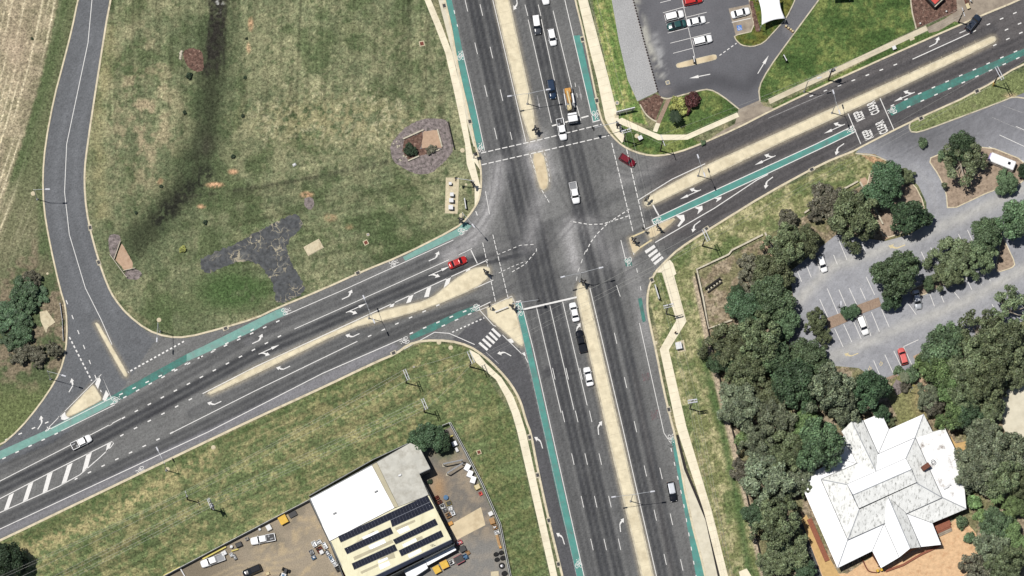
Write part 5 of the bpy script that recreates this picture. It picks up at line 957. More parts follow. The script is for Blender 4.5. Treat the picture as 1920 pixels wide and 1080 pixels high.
vehicle('car', 1264, 31, 1, -.24, 'suv', P['white'], 'white wagon parked above the teal car', GP); vehicle('car', 1268, 48.5, -1, .24, 'sedan', P['teal'], 'dark teal car parked between white cars', GP); vehicle('car', 1305, 41, 1, -.24, 'sedan', P['white'], 'white car parked nose out opposite the teal car', GP); vehicle('car', 1317, 77, 1, -.24, 'suv', P['white'], 'white wagon parked nearest the concrete island', GP); vehicle('car', 1299, 2, 1, -.22, 'suv', P['red'], 'red wagon parked at the top frame edge', GP); vehicle('car', 1388, 25.5, 1, -.27, 'sedan', P['white'], 'white sedan parked above the blue bay square', GP)
vehicle('car', 1541, 496, .35, 1, 'hatch', P['white'], 'white hatch half under the dark olive trees'); vehicle('car', 1617, 611, .38, 1, 'wagon', P['white'], 'white wagon parked beside the round clipped bush'); vehicle('car', 1719, 563, .18, 1, 'sedan', P['silver'], 'silver white sedan parked under the wide green tree'); vehicle('car', 1692, 669, -.28, -1, 'hatch', P['coral'], 'faded red hatchback beside the bay lines'); vehicle('car', 1480, 664, 1, -.4, 'sedan', P['silver'], 'silver car almost hidden under trees')
vehicle('ute', 399, 1052, -1, .36, 'ute', P['white'], 'white tray ute beside the yellow beam along the fence', bed='white', kL=1.15); vehicle('ute', 493, 1012, -1, .2, 'ute', P['white'], 'white tray ute with ladder rack in the dirt yard', bed='load', kL=1.15); vehicle('car', 473, 1071, -1, .42, 'suv', P['black'], 'black wagon at the bottom edge of the dirt yard')
# crane truck
X, Y = W(1069, 201); e = empty('crane_truck', (X, Y, .014), wdir(.17, 1), 'long truck with white cab and yellow crane behind it', 'truck', GT)
MB().box((-.6, 0, .95), (7.6, 1.0, .3)).build('chassis', 'dark', e); MB().box((-1.9, 0, 1.25), (5.0, 2.3, .25), 0, 1, .05).build('deck', 'steel', e)
MB().box((3.35, 0, 1.65), (1.7, 2.35, 2.2), 0, .96, .12).box((2.35, 0, 1.85), (.5, 2.3, 2.3), 0, .95, .1).build('cab', P['white'], e); MB().box((4.2, 0, 2.05), (.1, 2.0, .8)).box((3.4, 0, 2.1), (.8, 2.3, .6)).build('windscreen', 'glass', e)
MB().box((2.64, 0, 2.78), (.12, 2.25, .1)).build('cab_gap', 'dark', e)
MB().box((-2.4, -.1, 2.0), (3.6, 1.15, 1.1), .03, .8, .15).box((-3.6, 0, 1.9), (1.4, 1.7, 1.0), 0, .85, .15).build('crane_body', 'orangepaint', e); b = MB(); b.box((-1.2, -.15, 2.75), (4.6, .45, .45), .05, .9, .06); b.box((.8, -.3, 2.4), (1.0, .8, .6), .1, .8, .1); b.build('boom', 'cream', e)
MB().box((-1.6, .95, 1.8), (2.7, .36, .7), 0, .9, .06).box((-1.6, -1.05, 1.7), (3.2, .2, .5), 0, .9, .04).build('outrigger_box', P['white'], e); MB().box((.9, .35, 1.75), (1.6, 1.0, .7), 0, .8, .1).box((.3, -.7, 1.7), (1.2, .5, .6), .1, .8, .05).tube((1.6, -.9, 1.5), (1.6, .9, 1.5), .3).build('winch', 'dark', e)
b = MB().box((.5, -.6, 2.0), (1.4, .55, .5), 0, .9, .04); b.build('tool_locker', 'cream', e)
for sx in (3.2, -1.4, -2.7, -4.0):
    for s_ in (-1, 1): w = MB().tube((sx, s_ * .85, .5), (sx, s_ * 1.15, .5), .5, .5, 14).build('wheel', 'tyre', e); MB().tube((sx, s_ * 1.15, .5), (sx, s_ * 1.17, .5), .25, .25, 10).build('rim', 'rim', w)
for s_ in (-1, 1): MB().box((4.1, s_ * 1.32, 2.1), (.12, .3, .5), 0, 1, .03).build('mirror', 'dark', e); MB().box((4.2, s_ * .9, 1.0), (.08, .3, .2)).build('headlight', 'lampglass', e)
# caravan
X, Y = WH(1880, 302, 2.5); e = empty('caravan', (X, Y, .01), wdir(1, .40), 'white caravan with purple nose parked behind trees', 'caravan')
MB().box((0, 0, 1.5), (6.6, 2.3, 2.1), 0, .97, .18).build('body', P['white'], e); MB().box((-3.25, 0, 1.6), (.5, 1.9, 1.6), 0, .9, .12).build('nose', mat('lilac', A(176, 164, 208)), e); MB().box((1.7, .1, 2.6), (.7, .7, .14), 0, .9, .03).build('roof_hatch', 'glass', e); MB().tube((-3.4, 0, .5), (-4.4, 0, .5), .06).build('drawbar', 'dark', e)
for s_ in (-1, 1): MB().tube((.3, s_ * .9, .35), (.3, s_ * 1.1, .35), .35, .35, 12).build('wheel', 'tyre', e); MB().box((-.5, s_ * 1.13, 1.8), (1.2, .05, .6)).build('window', 'glass', e)
# small loader at the bottom edge
X, Y = W(533, 1078); e = empty('tractor', (X, Y, .01), 1.2, 'small dark tractor with pale blue roof at the bottom edge', 'tractor')
MB().box((.5, 0, .9), (2.2, .9, .7), 0, .9, .1).build('body', 'dark', e); MB().box((-.5, 0, 2.0), (1.2, 1.2, .1), 0, .95, .04).build('roof', 'whitesteel', e); MB().box((-.5, 0, 2.08), (.6, .6, .06), .5, .95, .02).build('roof_hatch', 'blue', e); b = MB()
for a in (-1, 1):
    for c in (-1, 1): b.tube((-.5 + a * .5, c * .5, 1), (-.5 + a * .45, c * .45, 2), .04)
b.build('cab_frame', 'dark', e)
for sx, R in ((-.7, .7), (1.2, .45)):
    for s_ in (-1, 1): MB().tube((sx, s_ * .62, R), (sx, s_ * .98, R), R, R, 14).build('wheel', 'tyre', e)
# ---------------------------------------------------------------- shed with solar panels
def roofplane(b, pts): # pts: list of (planx, plany, z) seen coordinates
    b.add([(*WH(x, y, z), z) for x, y, z in pts], [tuple(range(len(pts)))]); return b
def thick(o, t=.12):
    m = o.modifiers.new('thickness', 'SOLIDIFY'); m.thickness = t; m.offset = -1; return o
def upface(o):
    me = o.data
    bm = bmesh.new(); bm.from_mesh(me)
    for f in bm.faces:
        f.normal_update()
        if f.normal.z < 0: f.normal_flip()
    bm.to_mesh(me); bm.free(); return o
def Z5(x, y): return (560 + x / 3.373, 760 + y / 3.373)
e = empty('shed', (0, 0, 0), 0, 'large steel shed with white, grey and cream roofs', 'shed')
def rp(name, quads, m, parent, t=.1):
    b = MB()
    for q in quads: roofplane(b, q)
    return thick(upface(b.build(name, m, parent)), t)
def z5(x, y, z): return (*Z5(x, y), z)
rp('roof', [[z5(70, 590, 5.6), z5(462, 378, 5.6), z5(605, 648, 6.6), z5(196, 858, 6.6)]], 'roofwhite', e)
rp('roof', [[z5(494, 360, 5.55), z5(705, 238, 5.55), z5(762, 262, 5.7), z5(832, 398, 6.0), z5(762, 431, 6.0), z5(822, 566, 6.5), z5(632, 640, 6.5)]], 'roofgrey', e)
rp('roof_gutter', [[z5(464, 377, 5.7), z5(493, 361, 5.7), z5(630, 641, 6.6), z5(606, 647, 6.6)]], 'rooftan', e)
rp('roof', [[z5(198, 862, 6.62), z5(606, 652, 6.62), z5(824, 570, 6.62), z5(965, 846, 7.6), z5(480, 1078, 7.6), z5(330, 1150, 7.6)]], 'roofcream', e)
rp('roof', [[z5(966, 850, 7.55), z5(974, 868, 6.6), z5(495, 1104, 6.6), z5(482, 1082, 7.55)]], 'walldark', e)  # dark skirt added in place of the south wall and its shadow band
def WW(p): return W(*p)
wall = [Z5(70, 592), Z5(705, 240), Z5(762, 264), Z5(830, 400), Z5(762, 433), Z5(984, 878), Z5(330, 1200), Z5(200, 862)]
b = MB()
for i in range(len(wall)):
    a, c = wall[i], wall[(i + 1) % len(wall)]; (ax, ay), (cx, cy) = WH(*a, 5.5), WH(*c, 5.5); k = .25; b.quad3((ax, ay, 0), (cx, cy, 0), (cx, cy, 5.45), (ax, ay, 5.45))
thick(b.build('wall', 'wallgrey', e), .08)
b = MB()
for q, z in (([(620, 755), (735, 722), (705, 755), (625, 790)], 6.9),): pass
sk_ = MB(); tn = MB()
def on_roof(x, y, off=.06):  # height of the cream roof under a seen point
    X, Y = Z5(x, y); x0, y0 = Z5(198, 862); x1, y1 = Z5(824, 570); n = Vector((-(y1 - y0), x1 - x0)).normalized(); d = abs((X - x0) * n.x + (Y - y0) * n.y); return 6.62 + .98 * min(1, max(0, d) / 92) + off
def patch(mb, q, off): mb.add([(*WH(*Z5(x, y), on_roof(x, y, off)), on_roof(x, y, off)) for x, y in q], [(0, 1, 2, 3)] if len(q) == 4 else [tuple(range(len(q)))])
for q in ([(620, 792), (690, 760), (705, 785), (640, 815)], [(440, 890), (540, 845), (552, 868), (455, 912)], [(655, 880), (740, 840), (748, 858), (665, 898)], [(690, 945), (770, 905), (778, 925), (700, 965)], [(505, 1010), (570, 985), (580, 1010), (518, 1040)], [(400, 835), (500, 790), (508, 806), (410, 850)], [(500, 985), (560, 960), (566, 972), (508, 1000)]):
    s1 = MB(); patch(s1, q, .05); upface(s1.build('skylight', 'roofclean', e))
for q in ([(610, 775), (735, 722), (738, 736), (618, 792)], [(345, 960), (590, 850), (600, 868), (352, 980)], [(660, 875), (780, 825), (786, 840), (668, 890)], [(340, 880), (560, 735), (566, 748), (346, 895)], [(390, 1052), (500, 1002), (506, 1016), (398, 1066)], [(505, 940), (600, 925), (612, 965), (520, 985)]): patch(tn, q, .03)
upface(tn.build('roof_patch', 'rooftan', e))
b = MB()
for x, y in ((490, 545), (228, 683)): X, Y = WH(*Z5(x, y), 6.3); b.box((X, Y, 6.35), (.9, .35, .5), .5, .9, .05)
b.build('roof_vent', 'steel', e); b = MB()
for pa, pb, z in (((70, 590), (196, 858), 6.15), ((70, 590), (462, 378), 5.65), ((966, 848), (480, 1080), 7.62), ((832, 400), (762, 432), 6.0), ((200, 862), (330, 1140), 7.1)): b.tube((*WH(*Z5(*pa), z), z), (*WH(*Z5(*pb), z), z), .1)
b.build('roof_flashing', 'fence', e); X, Y = WH(*Z5(640, 443), 6); MB().box((X, Y, 6.25), (.9, .5, .4), .5, .9, .05).build('roof_unit', 'whitesteel', e)
X, Y = WH(*Z5(845, 888), 7.4); b = MB().tube((X, Y, 7), (X, Y, 9.2), .04)
for k in range(4): b.tube((X - .5, Y - .2 + .1, 8.4 + .2 * k), (X + .5, Y + .2, 8.4 + .2 * k), .02)
b.build('aerial', 'steel', e)
X, Y = WH(*Z5(800, 430), 2.4); MB().box((X, Y - .4, 2.4), (2.4, .1, .5), .5).build('window', 'glass', e)
def array(q, nx, ny, label):
    zz = [on_roof(*p, .16) for p in q]; P3 = [Vector((*WH(*Z5(*p), z), z)) for p, z in zip(q, zz)]
    o = empty('solar_array', P3[0], 0, label, 'solar panels', 'solar panel rows on the shed roof'); c0 = P3[0]; b = MB(); fr = MB()
    def bi(u, v, dz=0): r = (P3[0] * (1 - u) + P3[1] * u) * (1 - v) + (P3[3] * (1 - u) + P3[2] * u) * v - c0; return (r.x, r.y, r.z + dz)
    for i in range(nx):
        for j in range(ny):
            g = .022; u0, u1, v0, v1 = (i + g) / nx, (i + 1 - g) / nx, (j + .04) / ny, (j + 1 - .04) / ny
            b.loft([[bi(u0, v0, 0), bi(u0, v1, 0), bi(u1, v1, 0), bi(u1, v0, 0)][::-1], [bi(u0, v0, .05), bi(u0, v1, .05), bi(u1, v1, .05), bi(u1, v0, .05)][::-1]])
    fr.loft([[bi(0, 0, -.06), bi(1, 0, -.06), bi(1, 1, -.06), bi(0, 1, -.06)][::-1], [bi(0, 0, .015), bi(1, 0, .015), bi(1, 1, .015), bi(0, 1, .015)][::-1]])
    b.build('solar_panel_glass', 'panel', o); fr.build('mounting_frame', 'panelframe', o)
array([(248, 828), (566, 683), (585, 722), (266, 868)], 17, 1, 'long single solar row under the white roof edge'); array([(566, 683), (812, 568), (857, 650), (592, 770)], 14, 2, 'double width solar block at the upper right of the roof'); array([(287, 905), (580, 770), (599, 810), (306, 942)], 16, 1, 'second solar row from the top on the left'); array([(595, 850), (862, 716), (881, 755), (614, 880)], 15, 1, 'middle solar row on the right half'); array([(335, 1000), (606, 878), (625, 917), (351, 1040)], 15, 1, 'lowest solar row on the left half'); array([(632, 918), (899, 790), (917, 830), (650, 955)], 15, 1, 'lowest solar row on the right half')
# containers beside the shed
def solid(name, q, z, m, label, cat, roofname='roof', group=None, trim=None):
    P3 = [WH(x, y, z) for x, y in q]; cx = sum(p[0] for p in P3) / len(P3); cy = sum(p[1] for p in P3) / len(P3); o = empty(name, (cx, cy, .01), 0, label, cat, group); L = [(x - cx, y - cy) for x, y in P3]
    MB().prism(L, .05, z - .06).build('wall', trim or m, o); MB().prism(inset(L, -.04), z - .06, z).build(roofname, m, o)
    a, d = L[0], L[-1]; m0 = ((a[0] + d[0]) / 2, (a[1] + d[1]) / 2); dx, dy = d[0] - a[0], d[1] - a[1]; ang = math.atan2(dy, dx); MB().box((m0[0], m0[1], z * .5), (math.hypot(dx, dy) * .7, .12, z * .8), ang).build('door', 'steel', o); return o
solid('shipping_container', [(794, 1044), (846, 1017), (855, 1031), (802, 1060)], 2.6, 'roofclean', 'long white roofed shipping container against the shed', 'container', trim='wallgrey'); solid('shipping_container', [(758, 1071), (795, 1047), (802, 1065), (767, 1088)], 2.6, 'galv', 'grey roofed container end to end with the white one', 'container')
# homestead
def Z8(x, y): return (1480 + x / 3.375, 760 + y / 3.375)
DZ = 1.4
def z8(x, y, z): return (*Z8(x, y), z + DZ)
e = empty('homestead', (0, 0, 0), 0, 'large homestead with stepped white roofs and two gabled porches', 'house')
HN = (200, 468, 4.0); HE = (797, 204, 4.0); HS = (968, 584, 4.0); HW = (370, 852, 4.0)
CN = (370, 502, 5.6); CE = (735, 342, 5.6); CS = (805, 492, 5.6); CW = (442, 660, 5.6)
def pl(name, faces, m, t=.1): return rp(name, [[z8(*p) for p in f] for f in faces], m, e, t)
ve = 2.7; vr = 3.75
ON = (95, 450, ve); OW = (106, 575, ve); OS = (305, 1030, ve); O1 = (525, 922, ve); O2 = (905, 745, ve); OE = (1120, 655, ve); OEN = (1095, 372, ve); O3 = (985, 146, ve)
VN = (205, 470, vr); VE = (795, 208, vr); VS = (965, 582, vr); VW = (370, 848, vr)
pl('verandah_roof', [[(60, 470, ve), OS, VW, VN]], 'roofclean'); pl('verandah_roof', [[OS, O1, (600, 748, vr), VW]], 'roofclean'); pl('verandah_roof', [[O2, OE, VS, (740, 684, vr)]], 'roofstain'); pl('verandah_roof', [[VE, O3, OEN, OE, VS]], 'roofsoot'); pl('verandah_roof', [[(60, 470, ve), VN, (428, 370, vr), (312, 338, ve)]], 'roofclean')
pl('verandah_roof', [[(312, 338, ve), (428, 370, vr), (345, 190, ve + .2), (330, 220, ve)]], 'roofclean'); pl('verandah_roof', [[(470, 95, ve), (582, 50, ve), (630, 152, ve), (565, 302, vr), (562, 300, vr)]], 'roofclean'); pl('verandah_roof', [[(630, 152, ve), (850, 55, ve), VE, (565, 304, vr)]], 'roofclean'); pl('verandah_roof', [[(850, 55, ve), (906, 166, ve), (985, 146, ve), VE]], 'roofstain')
pl('porch_roof', [[(600, 748, vr), O1, (580, 1030, ve), (695, 962, ve)]], 'roofclean'); pl('porch_roof', [[(740, 684, vr), (830, 896, ve), (960, 882, ve), O2]], 'roofclean')
pl('hip_roof', [[HN, (428, 368, 4.0), CN]], 'roofstain'); pl('hip_roof', [[HN, CN, CW, HW]], 'roofstain'); pl('hip_roof', [[HW, CW, CS, HS]], 'roofstain'); pl('hip_roof', [[HE, HS, CS, CE]], 'roofstain'); pl('hip_roof', [[(428, 368, 4.0), (562, 306, 4.0), HE, CE, CN]], 'roofclean')
pl('clerestory_roof', [[(366, 498, 6.3), (736, 336, 6.3), (772, 405, 7.2), (404, 566, 7.2)]], 'roofclean'); pl('clerestory_roof', [[(404, 566, 7.2), (772, 405, 7.2), (806, 486, 6.3), (440, 652, 6.3)]], 'roofstain')
pl('gable_roof', [[(600, 745, 3.9), (605, 585, 5.4), (625, 578, 5.5), (765, 905, 5.0), (695, 962, 3.6)]], 'roofclean'); pl('gable_roof', [[(625, 578, 5.5), (740, 684, 3.9), (831, 897, 3.6), (765, 905, 5.0)]], 'roofstain')
pl('gable_roof', [[(345, 190, 3.7), (330, 165, 3.7), (395, 100, 4.9), (548, 415, 5.5), (428, 370, 3.9)]], 'roofstain'); pl('gable_roof', [[(395, 100, 4.9), (466, 95, 3.8), (562, 305, 3.9), (560, 420, 5.4), (548, 415, 5.5)]], 'roofstain')
def wallrun(name, pts, z0, z1, m, closed=True):
    z1 += DZ; z0 = z0 and z0 + DZ; b = MB(); n = len(pts)
    for i in range(n if closed else n - 1):
        (ax, ay), (cx, cy) = WH(*Z8(*pts[i]), z1), WH(*Z8(*pts[(i + 1) % n]), z1); b.quad3((ax, ay, z0), (cx, cy, z0), (cx, cy, z1), (ax, ay, z1))
    return thick(b.build(name, m, e), .1)
wallrun('clerestory_wall', [(372, 503), (734, 344), (803, 484), (442, 650)], 4.8, 6.25, 'walldark'); wallrun('wall', [(250, 500), (790, 260), (920, 560), (400, 800)], 0, 3.8, 'wallbrick'); wallrun('outer_wall', [(120, 500), (150, 640), (312, 1010), (520, 910)], 0, 2.55, 'wallbrick', False); wallrun('outer_wall', [(530, 930), (585, 1018), (690, 955), (765, 900), (825, 885), (950, 872), (900, 740), (1105, 650)], 0, 2.5, 'wallbrick', False)
b = MB(); X0 = WH(*Z8(696, 958), 4.8); X1 = WH(*Z8(828, 893), 4.8); Xr = WH(*Z8(764, 901), 6.3); b.add([(*X0, 4.0), (*X1, 4.0), (*Xr, 6.2)], [(0, 1, 2)]); thick(b.build('gable_wall', 'wallbrick', e), .08)
b = MB()
for q in ((560, 1012), (640, 985), (700, 950), (760, 920), (820, 900), (880, 885), (945, 875)): X, Y = W(*Z8(q[0], q[1] + 8)); b.tube((X, Y, 0), (X, Y, 2.6 + DZ), .09)
b.build('verandah_post', 'whitesteel', e)
X, Y = WH(*Z8(862, 390), 6.6); MB().box((X, Y, 6.4), (2.0, 1.2, 2.2), .6, 1, .05).build('chimney', 'wallbrick', e); X, Y = WH(*Z8(908, 360), 5.4); b = MB()
for k in range(14): a0, a1 = k * math.pi / 7, (k + 1) * math.pi / 7; b.tube((X + .5 * math.cos(a0), Y + .5 * math.sin(a0), 6.0), (X + .5 * math.cos(a1), Y + .5 * math.sin(a1), 6.0), .07)
b.tube((X, Y - .5, 4.4), (X, Y - .5, 6.0), .06); b.build('roof_ring', 'steel', e); X, Y = WH(*Z8(990, 520), 4.8); MB().box((X, Y, 5.0), (1.5, .7, .7), .5, .9, .05).box((X + .8, Y + .6, 4.9), (.9, .6, .5), .5, .9, .05).build('roof_unit', 'whitesteel', e)
b = MB()
for pa, pb in ((HN, HE), (HE, HS), (HS, HW), (HW, HN)): A_, B_ = (*WH(*Z8(pa[0], pa[1]), 4.02 + DZ), 3.98 + DZ), (*WH(*Z8(pb[0], pb[1]), 4.02 + DZ), 3.98 + DZ); b.tube(A_, B_, .09)
for pa, pb in (((366, 498), (736, 336)), ((736, 336), (806, 486))): b.tube((*WH(*Z8(*pa), 6.3 + DZ), 6.28 + DZ), (*WH(*Z8(*pb), 6.3 + DZ), 6.28 + DZ), .06)
for pa, pb, za, zb_ in (((428, 368), (312, 338), 3.8, 2.75), ((565, 304), (630, 152), 3.8, 2.75), ((600, 748), (525, 922), 3.8, 2.75), ((740, 684), (905, 745), 3.8, 2.75), ((428, 370), (345, 190), 3.95, 3.75), ((562, 305), (466, 95), 3.95, 3.85), ((600, 748), (695, 962), 3.95, 3.65), ((740, 684), (831, 897), 3.95, 3.65), ((600, 745), (606, 585), 4, 5.4), ((625, 578), (740, 684), 5.5, 4)): b.tube((*WH(*Z8(*pa), za + DZ), za + DZ), (*WH(*Z8(*pb), zb_ + DZ), zb_ + DZ), .06)
b.build('gutter', 'steel', e); b = MB()
for pa, pb, za, zb_ in (((404, 566), (772, 405), 7.25, 7.25), ((625, 578), (765, 905), 5.55, 5.05), ((395, 100), (548, 415), 4.95, 5.55), ((200, 468), (370, 502), 4.05, 5.6), ((797, 204), (735, 342), 4.05, 5.6), ((968, 584), (805, 492), 4.05, 5.6), ((370, 852), (442, 660), 4.05, 5.6), ((305, 1030), (370, 848), 2.75, 3.75), ((1120, 655), (965, 582), 2.75, 3.75), ((850, 55), (795, 208), 2.75, 3.75)): b.tube((*WH(*Z8(*pa), za + DZ), za + DZ), (*WH(*Z8(*pb), zb_ + DZ), zb_ + DZ), .13)
b.build('ridge_cap', 'galv', e)
st = empty('garden_steps', (*W(1767, 988), 0), wdir(1, -.45), 'brick steps and landing at the homestead south east side', 'steps')
for k in range(4): MB().box((0, -.5 - .4 * k, .45 - .1 * k), (3.6, .4, .9 - .2 * k)).build('step', 'redbrick' if k < 2 else 'apron', st)
MB().box((0, .8, .45), (4.2, 2.2, .94)).build('landing', 'redbrick', st)
tag(struct(ribbon(MB(), Q(1480, 760, [(610, 1050), (720, 1010), (830, 945), (950, 890)], 3.375), 4, 0, .5), 'brick_garden_wall', 'redbrick'), 'long low red brick planter wall along the south porch', 'wall', None, 'thing'); tag(struct(ribbon(MB(), Q(1480, 760, [(125, 720), (240, 985)], 3.375), 9, 0, .4), 'brick_planter', 'redbrick'), 'red brick planter along the homestead west wall', 'planter', None, 'thing')
tag(struct(ribbon(MB(), smooth_line(Q(1480, 760, [(462, 975), (485, 1030), (505, 1055), (550, 1060)], 3.375)), 1.6, 0, .5), 'garden_edging', 'brownred'), 'curved dark edging wall beside the south porch', 'edging', None, 'thing')
for i, (x, y) in enumerate(((1645, 1071), (1652, 1069))):
    o = empty('wheelie_bin', (*W(x, y), 0), .4, ['left yellow lidded bin beside the porch planter', 'right yellow lidded bin beside the porch planter'][i], 'bin', 'bins by the porch'); MB().box((0, 0, .5), (.55, .6, .95), 0, 1.1, .04).build('body', 'dark', o); MB().box((0, 0, 1.03), (.62, .72, .1), 0, .9, .03).build('lid', 'yellow', o)
# ---------------------------------------------------------------- street lamps
def lamp(x, y, dx, dy, reach, arms, label, h=10.5, sig=False):
    X, Y = WH(x, y, h) if (x, y) in ((1187, 927), (1091, 511)) else W(x, y); e = empty('street_lamp', (X, Y, 0), wdir(dx, dy), label, 'street lamp', 'street lamps'); MB().box((0, 0, .17), (.55, .55, .34), 0, .9, .03).build('base', 'steel', e); MB().path([(0, 0, .3), (0, 0, h * .6), (0, 0, h)], [.12, .095, .07], 8).build('pole', 'galv', e)
    for s_ in ((1, -1) if arms == 2 else (1,)):
        a = MB().path([(0, 0, h - .5), (s_ * reach * .3, 0, h + .1), (s_ * (reach - .5), 0, h + .35)], [.06, .055, .045], 6).build('arm', 'galv', e)
        MB().loft([[(s_ * (reach - .75), -.12, h + .28), (s_ * (reach + .25), -.1, h + .3), (s_ * (reach + .25), .1, h + .3), (s_ * (reach - .75), .12, h + .28)], [(s_ * (reach - .8), -.2, h + .38), (s_ * (reach + .3), -.17, h + .4), (s_ * (reach + .3), .17, h + .4), (s_ * (reach - .8), .2, h + .38)], [(s_ * (reach - .6), -.14, h + .5), (s_ * (reach + .15), -.1, h + .48), (s_ * (reach + .15), .1, h + .48), (s_ * (reach - .6), .14, h + .5)]][::1 if s_ > 0 else -1]).build('lamp_head', 'armwhite', e)
    return e
lamp(1187, 927, 1, -.14, 5.0, 2, 'twin armed lamp in the south median beside the oil stain'); lamp(989, 195, 1, -.17, 5.0, 2, 'twin armed lamp in the north median near the stop line'); lamp(1091, 511, 1, -.24, 5.0, 2, 'twin armed lamp on the nose of the south median'); lamp(692, 597, .42, 1, 3.4, 2, 'twin armed lamp in the west road median'); lamp(1309, 330, .35, 1, 2.6, 2, 'twin armed lamp in the east median near its west end'); lamp(1560, 212, .3, 1, 2.8, 2, 'twin armed lamp in the east median beside the keep clear letters')
lamp(866, 417, .8, 1, 4.4, 1, 'single armed lamp at the rounded north west corner'); lamp(70, 374, 1, .0, 3.6, 1, 'single armed lamp on the outside of the west bend'); lamp(300, 622, -.05, 1, 4.4, 1, 'single armed lamp where the bend meets the west road'); lamp(95, 711, 1, .3, 4.4, 1, 'single armed lamp beside the left turn slip at the far left'); lamp(312, 882, -.5, -1, 4.0, 1, 'single armed lamp on the south kerb of the west road'); lamp(1508, 172, 1, -.25, 3.0, 1, 'single armed lamp beside the north east footpath')
lamp(1572, 576, 0, .1, .6, 1, 'short car park lamp on the brick bed', 6)
# ---------------------------------------------------------------- traffic signals
def signal(x, y, dx, dy, mast, heads, label):
    X, Y = W(x, y); e = empty('traffic_signal', (X, Y, .1), wdir(dx, dy), label, 'traffic light', 'traffic signals'); h = 6.2 if mast else 3.6; MB().path([(0, 0, 0), (0, 0, .25), (0, 0, h)], [.2, .09, .07], 8).build('pole', 'galv', e)
    def hd(px, py, pz, a):
        b = MB(); b.box((px, py, pz), (.42, .36, 1.1), a, 1, .05); o = b.build('signal_head', 'dark', e); c, s_ = math.cos(a), math.sin(a); MB().box((px - c * .2, py - s_ * .2, pz), (.05, .75, 1.5), a, 1, .0).build('target_board', 'dark', o); v = MB()
        for k in range(3): v.tube((px + c * .2, py + s_ * .2, pz + .33 - .33 * k), (px + c * .5, py + s_ * .5, pz + .30 - .33 * k), .15, .15, 8)
        v.build('visor', 'dark', o); l = MB(); l.tube((px + c * .2, py + s_ * .2, pz + .33), (px + c * .24, py + s_ * .24, pz + .33), .1, .1, 8); l.build('lens', 'redlens', o)
    if mast: MB().path([(0, 0, h - .3), (mast * .5, 0, h + .1), (mast, 0, h + .2)], [.09, .07, .05], 6).build('mast_arm', 'galv', e); hd(mast, 0, h - .3, math.pi / 2)
    for i, a in enumerate(heads): r = .38; hd(r * math.cos(a), r * math.sin(a), 3.1, a)
    MB().box((.1, 0, 1.1), (.14, .14, .3)).build('push_button', 'yellow', e); return e
signal(960, 579, 1, -.14, 6.4, (1.2, 2.6, -1.5), 'mast arm signal on the south west triangular island'); signal(1157, 240, -1, .26, 6.2, (1.2, 2.8, -1.5), 'mast arm signal on the north east corner footpath'); signal(888, 350, -1, -.12, 4.4, (-.5, 1.5), 'mast arm signal beside the grey cabinets on the north west corner'); signal(910, 515, 1, 0, 0, (0, 2.2, -1), 'signal post on the west median nose')
signal(1092, 534, 1, 0, 0, (0.5, 2.0, -1.5), 'signal post on the south median nose'); signal(1212, 378, 1, 0, 0, (.9, 3.9), 'signal post on the east median nose'); signal(1186, 456, 1, 0, 0, (.6, 2.0, -.7), 'signal post on the small tan island tip'); signal(1232, 432, 1, 0, 0, (-.4, 1.7), 'signal post on the long tan island'); signal(1003, 248, 1, 0, 0, (.2, 1.7, -1.5, 3.5), 'signal post at the foot of the north median'); signal(888, 296, 1, 0, 0, (0, .6), 'signal post at the north west kerb ramp'); signal(864, 418, 1, 0, 0, (.3, 2.5, 4.2), 'signal post under the corner lamp on the north west'); signal(1209, 436, 1, 0, 0, (2.6,), 'short push button post at the cut through'); signal(919, 581, 1, 0, 0, (2,), 'signal post on the west side of the triangular island')
# ---------------------------------------------------------------- power poles and cables
ATT = {}
def pole(key, x, y, dx, dy, al, arms, label, h=11.0, tr=False, guard=False):
    X, Y = WH(x, y, h) if key in 'abcdfg' else W(x, y); a = wdir(dx, dy); e = empty('power_pole', (X, Y, 0), a, label, 'power pole', 'power poles'); MB().path([(0, 0, 0), (0, 0, h * .5), (0, 0, h)], [.19, .16, .12], 8).build('pole', 'timber', e); pts = []
    for z, off in arms:
        for s_ in ((-1, 1) if off else (0,)):
            c = MB().box((0, s_ * off, z), (al, .16, .16), 0, 1, .02).build('crossarm', 'armwhite', e)
        for k in (-1, -.45, .45, 1):
            u = k * (al / 2 - .1); MB().lathe([(.05, .08), (.09, .12), (.05, .2), (.08, .25), (.03, .33)], (u, 0, z), 6).build('insulator', 'armwhite', e); pts.append((X + math.cos(a) * u, Y + math.sin(a) * u, z + .33))
    if tr: MB().lathe([(.05, 0), (.42, .05), (.42, 1.1), (.3, 1.25), (.05, 1.3)], (.55, .3, h * .62), 12).box((.55, .3, h * .6), (1.6, .5, .12)).build('transformer', 'steel', e)
    if guard: MB().tube((0, 0, 0), (0, 0, 2.4), .27, .26, 8).build('pole_guard', 'yellow', e)
    ATT[key] = pts
pole('a', 762, 702, .42, 1, 2.8, [(10.6, .28)], 'pole with twin white crossarms in the grass west of the slip lane'); pole('b', 796, 757, .42, 1, 2.8, [(10.6, .28)], 'pole with twin white crossarms north of the shed tree'); pole('c', 883, 669, .42, 1, 3.2, [(12.2, .32)], 'tall pole beside the slip lane footpath', 12.6); pole('d', 1324, 440, .45, 1, 3.2, [(12.2, .32)], 'tall pole on the grass north of the white wall', 12.6); pole('f', 1254, 571, 1, -.25, 2.4, [(10.4, .0), (9.4, .3)], 'pole standing beside the south east footpath bend'); pole('g', 1299, 751, 1, -.14, 2.3, [(10.6, .3), (9.6, .3)], 'pole on the verge with two tiers of white crossarms')
